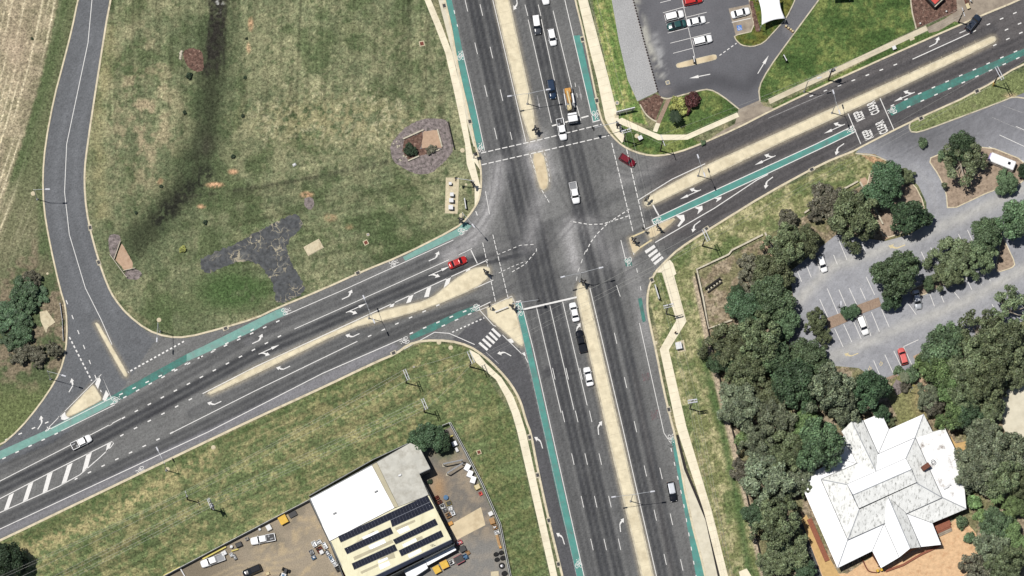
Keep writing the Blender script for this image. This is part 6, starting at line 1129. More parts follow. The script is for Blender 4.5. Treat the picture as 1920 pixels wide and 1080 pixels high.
pole('h', 1238, 283, .38, 1, 3.0, [(10.6, 0)], 'pole with one white crossarm on the north east kerb'); pole('i', 1170, 264, 1, -.3, 2.4, [(10.6, .0), (9.8, .3)], 'pole with clustered crossarms beside the red box'); pole('j', 1862, 160, .52, 1, 3.6, [(11.6, .3)], 'pole with yellow guard on the car park verge', 12.0, guard=True); pole('k', 1553, 150, 1, -.4, 2.2, [(10.6, .0)], 'pole carrying a transformer north of the east road', 11, True); pole('l', 1797, 42, .3, 1, 2.4, [(9.6, 0)], 'pole with a white crossarm by the dark blue wagon'); pole('m', 352, 937, .35, 1, 1.6, [(8.6, 0)], 'short pole left of the transformer pole in the south west grass', 9.0); pole('n', 397, 955, .42, 1, 2.4, [(10.4, .0), (9.2, .3)], 'transformer pole on the orange soil patch in the south west grass', 11, True)
OFF = {'w1': [(-90, 120, 10), (-90, 118.5, 10), (-90, 117, 10), (-90, 115.5, 10)]}
def span(a, b, label, idx=(0, 1, 3), sag=1.1):
    for i in idx:
        p = ATT[a][i] if isinstance(a, str) else a[i]; q = ATT[b][i] if isinstance(b, str) else b[i]; n = 12; pts = []
        for k in range(n + 1): t = k / n; pts.append((p[0] + (q[0] - p[0]) * t, p[1] + (q[1] - p[1]) * t, p[2] + (q[2] - p[2]) * t - sag * 4 * t * (1 - t)))
        tag(MB().path(pts, .020, 4).build('overhead_cable', 'cable'), label, 'cable', 'overhead cables')
def far(x, y, dx, dy, al=2.6, z=10.5): X, Y = W(x, y); d = Vector((dx, -dy)).normalized(); return [(X + d.x * k * al / 2, Y + d.y * k * al / 2, z) for k in (-1, -.45, .45, 1)]
span('m', 'a', 'thin cable from the short south west pole to the pole west of the slip lane'); span('n', 'b', 'thin cable from the transformer pole to the pole north of the shed tree', (0, 1, 2, 3)); span(far(-120, 1160, .42, 1), 'm', 'thin cable crossing the bottom left grass to the short pole'); span(far(-100, 1205, .42, 1), 'n', 'thin cable crossing the bottom left grass to the transformer pole', (0, 1, 2, 3)); span('a', 'c', 'thin cable between the west grass pole and the slip lane pole', (0, 3)); span('b', 'c', 'thin cable between the shed tree pole and the slip lane pole', (0, 3)); span('c', 'd', 'thin cable slung across the south of the intersection', (0, 2, 3), 1.8)
span('f', 'g', 'thin cable along the south east verge between the two poles', (0, 1, 3)); span('g', far(1375, 1180, 1, -.2), 'thin cable running down the verge to the bottom edge', (0, 1, 2, 3)); span('i', 'f', 'thin cable slung over the east side of the intersection', (0, 1, 3), 1.8); span('h', 'k', 'thin cable along the north kerb of the east road', (0, 2, 3)); span('k', 'l', 'thin cable from the transformer pole to the pole by the blue wagon', (0, 2, 3)); span('d', 'j', 'thin cable over the east car park entry', (0, 2, 3), 1.6); span('i', far(1060, -160, 1, -.2), 'thin cable above the bright verge at the top', (0, 1, 3)); span('h', 'i', 'short cable between the two north east corner poles', (0, 3), .5)
span('j', far(2050, 30, .5, 1), 'thin cable leaving the yellow guarded pole to the right edge', (0, 2, 3))
# ---------------------------------------------------------------- pits, covers, cabinets
def small(name, x, y, label, cat, group, parts, a=0.0, z=0.0):
    X, Y = W(x, y); e = empty(name, (X, Y, z), a, label, cat, group)
    for n_, mb, m in parts: mb.build(n_, m, e)
    return e
for x, y, lb in ((867, 282, 'round concrete cover west of the north west path'), (865, 404, 'round concrete cover below the cabinets slab'), (298, 600, 'round white cover inside the bend'), (62, 363, 'round white cover outside the bend'), (823, 642, 'round concrete cover above the slip lane grass'), (845, 652, 'second round cover right beside its twin in the slip lane grass'), (400, 839, 'round cover on the south grass by the west road kerb'), (314, 880, 'round white cover at the foot of the south kerb lamp'), (1194, 255, 'round white cover on the corner lawn'), (89, 513, 'small white cover on the bend verge'), (874, 346, 'small round cover right of the cabinets slab')):
    r = .55 if 'small' not in lb else .3; small('manhole_cover', x, y, lb, 'manhole', 'round service covers', [('collar', MB().lathe([(r, 0), (r, .06), (r * .8, .07)], n=20), 'slab'), ('lid', MB().lathe([(r * .78, .0), (r * .78, .08), (r * .6, .1)], n=20), 'slab')])
small('manhole_ring', 1157, 193, 'open looking concrete ring with dark centre on the bright verge', 'manhole', None, [('collar', MB().lathe([(.55, 0), (.55, .07), (.32, .08)], n=20), 'slab'), ('lid', MB().lathe([(.32, 0), (.32, .09)], n=16), 'steel')])
for x, y, lb, s_, a, mm in ((791, 82, 'square brown pit beside the north west path', 1.3, .2, 'brownred'), (686, 455, 'square brown pit in the west paddock', 1.2, .5, 'brownred'), (690, 440, 'small round topped pit above the square paddock pit', .7, .2, 'steel'), (898, 848, 'square pit in the grass right of the yard fence', 1.1, .3, 'brownred'), (1252, 155, 'square pit with white rim in the visitor car park', 1.0, .3, 'steel'), (776, 688, 'small pit in the grass left of the power poles', .5, .2, 'steel')):
    small('service_pit', x, y, lb, 'pit', 'square service pits', [('rim', MB().box((0, 0, .06), (s_, s_, .12), 0, 1, .02), 'slab'), ('grate', MB().box((0, 0, .1), (s_ * .68, s_ * .68, .08)), mm)], a)
small('concrete_slab', 588, 464, 'pale concrete slab lying in the paddock right of the cracked bitumen', 'slab', None, [('slab', MB().box((0, 0, .12), (4.1, 2.3, .25), 0, 1, .04), 'slab'), ('edge', MB().box((0, 0, .06), (4.3, 2.5, .1)), 'kerb')], .5)
small('rock', 552, 309, 'small white stone lying in the paddock', 'rock', None, [('stone', MB().box((0, 0, .2), (.9, .7, .4), 0, .7, .12), 'whitesteel')], .5)
for i, (x, y, a, lb) in enumerate(((833, 11, -1.3, 'top of the north west kerb'), (881, 228, -1.3, 'north west kerb beside the cycle lane'), (671, 512, .45, 'north kerb of the west road'), (1092, 74, -1.35, 'start of the north east cycle lane'), (1119, 189, -1.35, 'end of the north east cycle lane'), (1222, 525, -1.1, 'south east corner kerb'), (1254, 768, -1.35, 'kerb above the south east cycle lane'), (993, 820, -1.35, 'topmost of the slip lane kerb'), (1008, 891, -1.35, 'slip lane kerb, second from top'), (1029, 976, -1.35, 'slip lane kerb, third from top'), (1047, 1058, -1.35, 'slip lane kerb at the bottom'), (1522, 318, .45, 'south kerb of the east road'), (1324, 429, .55, 'kerb near the east zebra bars'), (738, 662, .45, 'south kerb of the west road'), (169, 427, -1.4, 'inner kerb of the bend, upper'), (185, 492, -1.2, 'inner kerb of the bend, lower'), (423, 616, .4, 'north kerb near the bend'), (1832, 171, .45, 'car park verge kerb, right'), (1727, 222, .45, 'car park verge kerb, left'))):
    small('drain_grate', x, y, 'dark stormwater grate in the ' + lb if not lb.startswith(('start', 'end', 'top')) else 'dark stormwater grate at the ' + lb, 'drain', 'stormwater grates', [('frame', MB().box((0, 0, .08), (1.5, .95, .15), 0, 1, .01), 'kerbgrey'), ('grate', MB().box((0, 0, .1), (.85, .7, .14)), 'dark')], a)
slab('cabinet_slab', [(836, 333), (861, 333), (858, 401), (834, 400)], 'slab', .1)
def cabinet(x, y, s_, label, a=0.0, group='cabinets on the corner slab', z=.1, h=1.4, m='galv'):
    small('utility_cabinet', x, y, label, 'cabinet', group, [('body', MB().box((0, 0, h / 2), (s_[0], s_[1], h), 0, 1, .04), m), ('lid', MB().box((0, 0, h + .04), (s_[0] + .12, s_[1] + .12, .09), 0, .96, .02), 'whitesteel'), ('door', MB().box((0, -s_[1] / 2 - .01, h * .5), (s_[0] * .8, .04, h * .8)), 'steel')], a, z)
cabinet(844, 346, (.6, .6), 'dark cabinet alone at the top of the corner slab', 0, z=.1, h=1.1, m='dark'); cabinet(847, 367, (.8, .8), 'upper of three white cabinets on the corner slab'); cabinet(846, 378, (.95, .9), 'middle of three white cabinets on the corner slab'); cabinet(845, 391, (1.0, 1.0), 'lowest of three white cabinets on the corner slab'); slab('cabinet_slab', [(1268, 641), (1282, 637), (1286, 658), (1271, 661)], 'slab', .08); cabinet(1272, 650, (1.4, 1.6), 'white cabinet beside the south east footpath', .2, None, .08); cabinet(1676, 91, (.8, .8), 'white cabinet beside the north east footpath', .4, None, 0, .9); cabinet(1200, 172 + 88, (1.0, .9), 'red box on the corner lawn beside the pole', .5, None, 0, 1.0, 'red')
small('lid_slab', 1710, 73, 'flat grey concrete lid right of the white footpath cabinet', 'slab', None, [('lid', MB().box((0, 0, .06), (1.2, .7, .12), 0, 1, .02), 'slab'), ('handle', MB().box((0, 0, .13), (.2, .1, .04)), 'steel')], .4); small('lid_slab', 1156, 217, 'square concrete lid beside the sign on the corner', 'slab', None, [('lid', MB().box((0, 0, .07), (1.0, .9, .14), 0, 1, .02), 'slab'), ('handle', MB().box((0, 0, .15), (.2, .1, .04)), 'steel')], .1); small('lid_slab', 1230, 643, 'small concrete lid on the kerb side south of the corner', 'slab', None, [('lid', MB().box((0, 0, .07), (.7, .9, .14), 0, 1, .02), 'slab'), ('handle', MB().box((0, 0, .15), (.2, .1, .04)), 'steel')], .1)
def board(x, y, dx, dy, L, h, label, m='whitesteel', z0=.5, n=2, tilt=0):
    X, Y = W(x, y); e = empty('sign_board', (X, Y, 0), wdir(dx, dy), label, 'sign'); MB().box((0, 0, z0 + (h - z0) / 2), (L, .14, h - z0), 0, 1, .01).build('panel', m, e); MB().box((0, 0, h + .02), (L + .05, .2, .08)).build('top_rail', 'whitesteel', e)
    for k in range(n): u = (k / (n - 1) - .5) * L * .8; MB().tube((u, -.12, 0), (u, -.12, h - .1), .06).build('post', 'steel', e)
board(1172, 211, 1, -.24, 4.6, 3.0, 'long sign board seen edge on at the north east corner'); board(1231, 550, .3, 1, 3.6, 2.2, 'sign board seen edge on between kerb and footpath'); board(872, 384, .15, 1, 2.6, 1.6, 'small dark sign board right of the cabinets slab', 'steel'); board(1300, 115, .2, 1, 1.4, 2.2, 'small sign on the concrete island in the visitor car park', 'dark'); board(1471, 112, .55, 1, 1.6, 2.0, 'small dark sign on the lawn beside the driveway', 'dark'); board(940, 576 + 6, 1, -.4, 3.4, 1.1, 'low railing sign on the triangular island', 'dark', .8)
X, Y = W(1336, 533); e = empty('estate_sign', (X, Y, 0), wdir(1, -.72), 'large dark frame sign with white lettering blocks inside the wall court', 'sign'); MB().box((0, 0, 1.9), (4.4, .3, .35), 0, 1, .03).box((0, .0, .6), (4.4, .25, .2)).build('frame', 'fencedark', e); b = MB()
for k in range(5): b.box((-1.7 + k * .85, -.55, .5), (.45, .7, .9), .4 * (k % 3 - 1), .85, .05)
b.build('white_blocks', 'stone', e); MB().box((0, -1.0, .25), (4.4, .3, .5)).build('plinth', 'fencedark', e)
for k in (-2.1, 2.1): MB().box((k, 0, 1.0), (.2, .3, 2.0)).build('post', 'fencedark', e)
# ---------------------------------------------------------------- walls, fences, rails
def wall(name, pts, w, h, m, label, cat, post=None, rails=None, pm=None):
    p0 = wp(pts); ox, oy = p0[0]; e = empty(name, (ox, oy, 0), 0, label, cat); b = MB(); q = pts
    l = wp(offset_line(q, w / 2)); r = wp(offset_line(q, -w / 2)); z0 = rails and h * .15 or 0
    rings = [[(a[0] - ox, a[1] - oy, z0), (a[0] - ox, a[1] - oy, h), (c[0] - ox, c[1] - oy, h), (c[0] - ox, c[1] - oy, z0)] for a, c in zip(l, r)]; b.loft(rings); b.build('panel', m, e)
    if post:
        i = 0; pts2 = [Vector(p) for p in p0]
        for a, c in zip(pts2, pts2[1:]):
            n = max(1, int((c - a).length / post))
            for k in range(n): u = a + (c - a) * (k / n); MB().box((u.x - ox, u.y - oy, h / 2 + .06), (.12, .12, h + .12)).build('post', pm or m, e)
    if rails:
        t = MB(); o2 = [(p[0] - ox, p[1] - oy, h + .06) for p in p0]; t.path(o2, .05, 5)
        if rails > 1: t.path([(x + .35, y + .2, h * .7) for x, y, z in o2], .05, 5)
        t.build('rail', pm or m, e)
    return e
wall('boundary_wall', [(1430, 441), (1372, 470), (1366, 478), (1306, 506), (1318, 560), (1328, 617), (1372, 601)], 3.2, .75, 'stone', 'low white boundary wall round the south east court', 'wall'); wall('boundary_wall', [(1434, 437), (1446, 462), (1458, 486)], 3.4, .7, 'stone', 'short white wall by the dark olive parking trees', 'wall'); wall('boundary_wall', [(1508, 400), (1526, 388)], 3, .7, 'stone', 'broken white wall stub, left piece, north of the tangle', 'wall'); wall('boundary_wall', [(1558, 368), (1608, 341)], 3, .7, 'stone', 'broken white wall, longer right piece, north of the tangle', 'wall'); wall('boundary_wall', [(1612, 342), (1634, 380), (1655, 421)], 3, .7, 'stone', 'white wall running down beside the sandy walk', 'wall')
slab('sandy_walk', [(1612, 336), (1622, 332), (1652, 376), (1665, 425), (1692, 436), (1656, 451), (1648, 425), (1630, 385)], 'sand', .03); slab('sandy_walk', [(1428, 452), (1436, 452), (1456, 486), (1452, 494), (1446, 492)], 'sand', .03)
wall('timber_fence', [(1303, 512), (1332, 640)], .9, 1.0, 'fencedark', 'thin dark fence parallel to the white court wall', 'fence', 2.6); wall('timber_fence', [(1333, 645), (1356, 740), (1381, 840), (1403, 945), (1436, 1090)], .9, 1.2, 'fencedark', 'long thin dark fence below the court running to the bottom edge', 'fence', 3.2)
wall('yard_fence', [(300, 1086), (440, 1012), (580, 939)], 1.0, 1.8, 'fence', 'grey sheet fence along the north of the dirt yard', 'fence', 2.6, 1, 'whitesteel'); wall('yard_fence', [(580, 932), (700, 864), (778, 828)], 1.2, 2.0, 'steel', 'dark fence tight along the shed north side', 'fence', 3); wall('yard_fence', [(814, 806), (842, 795), (872, 850), (903, 910), (936, 985), (957, 1090)], 1.0, 1.8, 'fence', 'pale fence with double rails down the east of the yard', 'fence', 2.8, 2, 'whitesteel')
wall('guard_rail', [(113, 570), (117, 600), (119, 640)], .9, .8, 'galv', 'steel guard rail on the outside of the bend', 'guard rail', 2, 1); wall('retaining_wall', [(206, 478), (235, 518), (238, 521)], 1.0, .9, 'stone', 'long low wall of the entrance feature by the bend', 'wall'); wall('retaining_wall', [(226, 453), (214, 487)], 1.1, .8, 'stone', 'short diagonal wall of the entrance feature by the bend', 'wall'); wall('retaining_wall', [(231, 508.5), (253.5, 503.5)], 1.1, .8, 'stone', 'short cross wall of the entrance feature by the bend', 'wall')
for pts, lb in (([(756, 261), (794, 244)], 'upper cream garden wall of the pebble oval'), ([(820, 243), (829, 276)], 'right cream garden wall of the pebble oval'), ([(765, 302), (786, 293)], 'lower left cream garden wall of the pebble oval'), ([(802, 289), (824, 281)], 'lower right cream garden wall of the pebble oval')): wall('garden_wall', pts, 2.4, .5, 'stone', lb, 'wall')
wall('edging_rail', [(840, 229), (852, 281)], 1.0, .9, 'fencedark', 'dark straight edge panel right of the pebble oval', 'wall'); slab('angular_slab', Q(0, 480, [(365, 515), (430, 500), (510, 610), (440, 660), (425, 710), (375, 600)], 4.907), 'slab', .15)
rock = None
rr = random.Random(5)
for i in range(10):
    x, y = (744 + rr.uniform(-6, 6), 270 + rr.uniform(-8, 8)) if i < 5 else (750 + rr.uniform(-3, 14), 296 + rr.uniform(-4, 6)); small('rock', x, y, 'white garden rock at the left end of the pebble oval', 'rock', 'rocks on the pebble oval', [('stone', MB().box((0, 0, .12), (.5, .4, .3), 0, .7, .08), 'stone')], rr.uniform(0, 3))
for i in range(4): small('rock', 340 - i * .6, 98 + i * 4, 'white garden rock in a line left of the mulch circle', 'rock', 'rocks by the mulch circle', [('stone', MB().box((0, 0, .2), (1.0 - .15 * i, .7, .45), 0, .7, .12), 'stone')], 1 + i)
# bollards along the gravel strip
for i in range(34):
    t = i / 33; x = 1187 + t * 46 if t < 1 else 1233; pts = [(1187, 0), (1210, 88), (1233, 172)]; y = 172 * t; x = 1187 + (y / 88) * 23 if y < 88 else 1210 + (y - 88) / 84 * 23
    small('bollard', x, y, 'small brown bollard in the row between gravel strip and car park', 'bollard', 'bollards along the gravel strip', [('post', MB().tube((0, 0, 0), (0, 0, .6), .16, .14, 8), 'brownred'), ('cap', MB().lathe([(.14, .6), (.12, .66), (.03, .7)], n=8), 'fencedark')])
for i, (x, y) in enumerate(((1473.5, 50), (1478, 53.5), (1482.5, 56.5), (1486, 59.5))): small('bollard', x, y, 'cream bollard in the row across the driveway neck', 'bollard', 'cream bollards across the driveway', [('post', MB().tube((0, 0, 0), (0, 0, .7), .3, .26, 10), 'orangepaint'), ('cap', MB().lathe([(.26, .7), (.24, .78), (.05, .82)], n=10), 'cream')])
# shade sail and neighbours
X, Y = W(1445, 20); e = empty('shade_sail', (X, Y, .15), 0, 'white four cornered shade sail over the island lawn', 'shade sail'); C4 = [(1421, -4), (1461, -8), (1472, 35), (1428, 47)]; zs = [3.6, 4.2, 3.4, 4.0]; n = 12; b = MB(); vs = []
c4 = [(*[c - o for c, o in zip(WH(x, y, z), (X, Y))], z) for (x, y), z in zip(C4, zs)]
def sail(u, v):
    p = Vector(c4[0]) * (1 - u) * (1 - v) + Vector(c4[1]) * u * (1 - v) + Vector(c4[2]) * u * v + Vector(c4[3]) * (1 - u) * v; c = sum((Vector(q) for q in c4), Vector()) / 4; k = .55 * (u * (1 - u) * (abs(v - .5) * 2) ** 2 + v * (1 - v) * (abs(u - .5) * 2) ** 2); return p.lerp(c, k)
for i in range(n + 1):
    for j in range(n + 1): vs.append(tuple(sail(i / n, j / n)))
b.add(vs, [(i * (n + 1) + j, i * (n + 1) + j + 1, (i + 1) * (n + 1) + j + 1, (i + 1) * (n + 1) + j) for i in range(n) for j in range(n)]); thick(upface(b.build('canopy', 'sail', e, True)), .03)
for p in c4: q = Vector(p); q2 = q * 1.06; MB().tube((q2.x, q2.y, 0), (q2.x, q2.y, p[2] + .1), .1, .08, 8).build('post', 'whitesteel', e)
X, Y = W(1577, -2); e = empty('white_awning', (X, Y, 0), .05, 'white flat awning at the top edge of the lawn', 'awning'); MB().box((0, 0, 2.6), (4.6, 1.4, .12), 0, 1, .03).build('canopy', 'sail', e)
for sx in (-2, 2):
    for sy in (-.5, .5): MB().tube((sx, sy, 0), (sx, sy, 2.6), .05).build('post', 'whitesteel', e)
X, Y = W(1752, 0); e = empty('monument', (X, Y, 0), .75, 'dark framed box with red top in the mulch bed', 'monument'); MB().box((0, 0, .9), (3.4, 3.6, 1.8), 0, .95, .05).build('body', 'dark', e); MB().box((-.3, -.3, 1.85), (1.6, 1.6, .12), 0, .95, .03).build('red_panel', 'red', e); MB().box((1.1, -.6, 1.9), (.8, 1.6, .2), 0, .9, .03).build('grey_panel', 'galv', e); MB().box((0, -1.5, 1.9), (3.2, .2, .14)).build('rim', 'stone', e)
small('gate_post', 1814, 13, 'cream block post beside the concrete driveway', 'post', None, [('block', MB().box((0, 0, .4), (.7, 1.2, .8), 0, .96, .04), 'stone'), ('cap', MB().box((0, 0, .83), (.8, 1.3, .08)), 'cream')], .4); small('planter_box', 1812, 2, 'brown planter box at the driveway top', 'planter', None, [('box', MB().box((0, 0, .3), (.9, 2.2, .6), 0, 1, .04), 'brownred'), ('soil', MB().box((0, 0, .6), (.7, 2.0, .06)), 'mulch')], .3); X, Y = W(1818, 1); e = empty('motorbike', (X, Y, 0), -.9, 'small white and black motorbike at the top of the driveway', 'motorbike'); MB().box((0, 0, .75), (1.3, .3, .35), 0, .8, .08).build('body', 'whitesteel', e); MB().box((-.3, 0, .95), (.7, .28, .1), 0, .9, .03).build('seat', 'dark', e); MB().tube((.55, -.35, 1.05), (.55, .35, 1.05), .03).build('handlebar', 'dark', e)
for sx in (-.65, .65): MB().tube((sx, -.07, .32), (sx, .07, .32), .32, .32, 14).build('wheel', 'tyre', e)
for i, (x, y, lb) in enumerate(((1774, 22.5, 'right white ball light in the mulch bed'), (1725, 45, 'left white ball light in the mulch bed'))): small('garden_light', x, y, lb, 'garden light', 'mulch bed lights', [('post', MB().tube((0, 0, 0), (0, 0, .5), .08), 'steel'), ('globe', MB().lathe([(.02, .5), (.2, .6), (.22, .72), (.14, .84), (.02, .9)]), 'lampglass')])
X, Y = W(1706, 735); e = empty('flag_pole', (X, Y, 0), 0, 'tall white flag pole on the small lawn north of the homestead', 'flag pole'); MB().path([(0, 0, 0), (0, 0, 8)], [.1, .06], 8).build('pole', 'whitesteel', e); MB().lathe([(.02, 8), (.12, 8.08), (.02, 8.2)], n=8).build('finial', 'yellow', e)
slab('memorial_slab', Q(1660, 640, [(65, 410), (100, 350), (190, 400), (170, 460), (105, 500)], 4.908), 'pebble', .12)
# pedestrian
X, Y = W(1266, 625); e = empty('person', (X, Y, .05), -1.2, 'person in dark clothes walking on the south east footpath', 'person')
def figure(e):
    V = [((0, 0, .95), .15), ((0, 0, 1.15), .14), ((0, 0, 1.38), .17), ((0, 0, 1.5), .06), ((.02, 0, 1.58), .08), ((.03, 0, 1.68), .105), ((.02, 0, 1.76), .07), ((.0, .2, 1.42), .065), ((-.1, .26, 1.15), .048), ((.02, .27, .92), .035), ((.0, -.2, 1.42), .065), ((.08, -.26, 1.15), .048), ((.22, -.25, .95), .035), ((.02, .1, .88), .1), ((.14, .1, .5), .065), ((.08, .1, .08), .045), ((.22, .1, .05), .04), ((-.02, -.1, .88), .1), ((-.05, -.1, .5), .065), ((-.28, -.1, .12), .045), ((-.18, -.1, .05), .04)]
    E = [(0, 1), (1, 2), (2, 3), (3, 4), (4, 5), (5, 6), (2, 7), (7, 8), (8, 9), (2, 10), (10, 11), (11, 12), (0, 13), (13, 14), (14, 15), (15, 16), (0, 17), (17, 18), (18, 19), (19, 20)]
    me = bpy.data.meshes.new('body'); me.from_pydata([v for v, r in V], E, []); o = bpy.data.objects.new('body', me); COL.objects.link(o); o.parent = e; sm = o.modifiers.new('skin', 'SKIN')
    for i, (v, r) in enumerate(V): me.skin_vertices[0].data[i].radius = (r, r)
    me.skin_vertices[0].data[0].use_root = True; s2 = o.modifiers.new('sub', 'SUBSURF'); s2.levels = 2; s2.render_levels = 2; me.materials.append(M['skin'])
    MB().lathe([(.13, .82), (.17, .95), (.175, 1.15), (.205, 1.36), (.16, 1.45), (.08, 1.5)], n=12).build('jacket', 'cloth', e, True); b = MB()
    for q in (((0, .2, 1.43), (-.1, .265, 1.15), (.0, .275, .98)), ((0, -.2, 1.43), (.08, -.265, 1.15), (.18, -.255, 1.0))): b.path(q, [.085, .068, .055], 8)
    b.build('sleeves', 'cloth', e, True); b = MB()
    for q in (((.02, .1, .92), (.14, .1, .5), (.09, .1, .12)), ((-.02, -.1, .92), (-.05, -.1, .5), (-.26, -.1, .15))): b.path(q, [.125, .085, .065], 8)
    b.build('trousers', 'cloth', e, True); MB().lathe([(.1, 1.66), (.12, 1.72), (.1, 1.79), (.03, 1.83)], (.01, 0, 0), 12).build('hair', 'hair', e, True); b = MB(); b.box((.21, .1, .04), (.26, .1, .08), 0, .9, .02).box((-.2, -.1, .06), (.26, .1, .08), 0, .9, .02); b.build('shoes', 'dark', e)
    MB().box((.12, 0, 1.67), (.05, .03, .04)).build('nose', 'skin', e); b = MB()
    for s_, hx, hz_ in ((1, .03, .9), (-1, .23, .92)):
        for k in range(5): b.tube((hx + .02 * (k - 2), s_ * .27, hz_ + .02), (hx + .03 * (k - 2) + .01, s_ * .268, hz_ - .07 + .012 * abs(k - 2)), .010, .008, 5)
    b.build('fingers', 'skin', e)
figure(e)
# ---------------------------------------------------------------- yard goods
GY = 'goods stored in the works yard'
def crate(name, x, y, s_, m, label, cat, a=.5, h=.9, top=None, kind='crate', group=GY):
    X, Y = W(x, y); e = empty(name, (X, Y, .01), a, label, cat, group); w, d = s_
    if kind == 'skip':
        MB().loft([[(-w * .38, -d * .45, .1), (w * .38, -d * .45, .1), (w * .38, d * .45, .1), (-w * .38, d * .45, .1)], [(-w / 2, -d / 2, h), (w / 2, -d / 2, h), (w / 2, d / 2, h), (-w / 2, d / 2, h)]]).build('bin_body', m, e); MB().box((0, 0, h + .03), (w * .99, d * .99, .06), 0, .96, .02).build('load', top or m, e); MB().box((0, d / 2, h), (w, .1, .14)).box((0, -d / 2, h), (w, .1, .14)).build('rim', m, e)
    elif kind == 'crate':
        b = MB(); t = .07
        for s in (-1, 1): b.box((s * (w / 2 - t / 2), 0, h / 2), (t, d, h)); b.box((0, s * (d / 2 - t / 2), h / 2), (w - 2 * t, t, h))
        b.box((0, 0, .1), (w, d, .1)); b.build('frame', m, e); r = random.Random(int(x * 3 + y)); c = MB()
        for k in range(5): c.box((r.uniform(-.28, .28) * w, r.uniform(-.28, .28) * d, h * r.uniform(.5, .9)), (w * r.uniform(.2, .4), d * r.uniform(.2, .4), h * .35), r.uniform(0, 3), .8, .03)
        c.build('contents', top or 'steel', e)
    elif kind == 'box': MB().box((0, 0, h / 2), (w, d, h), 0, .98, .04).build('body', m, e); MB().box((0, 0, h + .02), (w * .9, d * .9, .06), 0, .9, .02).build('lid', top or m, e)
    elif kind == 'drum': MB().lathe([(w / 2, 0), (w / 2, h), (w * .42, h)], n=18).build('flange', m, e); MB().lathe([(w * .3, 0), (w * .3, h + .1), (w * .12, h + .1)], n=14).build('core', top or 'dark', e)
    return e
crate('skip_bin', 531, 976, (2.0, 1.9), 'yellow', 'yellow skip by the yard north fence', 'skip', .5, 1.2, kind='skip'); crate('water_trough', 549, 965, (2.0, 1.1), 'dark', 'black trough right of the yellow skip', 'trough', .5, .5, 'dark', 'skip'); crate('pallet_box', 504, 990, (1.3, 1.5), 'stone', 'white box pallet left of the yellow skip', 'box', .5, .8, 'whitesteel', 'box'); crate('crate', 487, 993, (.6, .6), 'whitesteel', 'small white bin above the ladder rack ute', 'box', .4, .5, kind='box')
crate('skip_bin', 819, 1069, (1.7, 1.7), 'yellow', 'lower yellow skip south of the containers', 'skip', .5, 1.1, 'yellow', 'skip'); crate('skip_bin', 833, 1060, (1.9, 1.8), 'orangepaint', 'orange yellow skip south of the containers', 'skip', .45, 1.2, 'yellow', 'skip'); crate('stillage', 846.5, 1055, (1.2, 1.1), 'whitesteel', 'white stillage right of the orange skip', 'crate', .45, .9, 'dark'); crate('skip_bin', 860.5, 1050, (2.2, 1.9), 'pinkred', 'pink skip with black load', 'skip', .5, 1.2, 'dark', 'skip'); crate('crate', 871.5, 1045, (1.4, 1.2), 'blue', 'blue crate right of the pink skip', 'crate', .45, .9, 'blue'); crate('crate', 877, 1037, (1.0, .9), 'woodcrate', 'small orange wooden crate above the blue crate', 'crate', .5, .6, 'woodcrate'); crate('skip_bin', 867, 1030, (1.6, 1.3), 'dark', 'black skip above the blue crate', 'skip', .45, 1, 'dark', 'skip'); crate('crate', 860.5, 1018, (1.6, 1.0), 'pinkred', 'pink crate at the shed corner', 'crate', .45, .8, 'whitesteel')
crate('crate', 845, 982, (1.1, .9), 'orangepaint', 'orange crate on the concrete apron edge', 'crate', .5, .6, 'orangepaint', 'box'); crate('stillage', 819, 934, (1.0, .9), 'brownred', 'rusty red stillage top of the shed side row', 'crate', .45, .8, 'brownred'); crate('stillage', 824, 942, (1.1, .8), 'brownred', 'second rusty red stillage in the shed side row', 'crate', .45, .8, 'fencedark'); crate('stillage', 829.5, 950, (1.1, 1.1), 'whitesteel', 'white stillage below the two rusty ones', 'crate', .45, .8, 'dark'); crate('stillage', 834, 957, (1.0, .9), 'steel', 'grey stillage mid shed side row', 'crate', .45, .7, 'dark'); crate('stillage', 841, 967, (1.3, 1.2), 'woodcrate', 'last stillage in the shed side row with dark scrap', 'crate', .45, .8, 'dark'); crate('cable_drum', 836, 933.5, (1.2, 1.2), 'blue', 'round blue cable drum', 'cable drum', 0, .7, 'blue', 'drum'); crate('pallet_box', 841.5, 944, (1.3, 1.1), 'paleyellow', 'yellow pallet with dark tyre on it', 'pallet', .4, .5, 'dark', 'box'); crate('stillage', 844.5, 954, (1.1, 1.1), 'whitesteel', 'white wire basket right of the shed side row', 'crate', .4, .7, 'whitesteel'); crate('stillage', 849, 963, (1.0, 1.1), 'galv', 'lowest white wire basket near the apron', 'crate', .4, .7, 'steel')
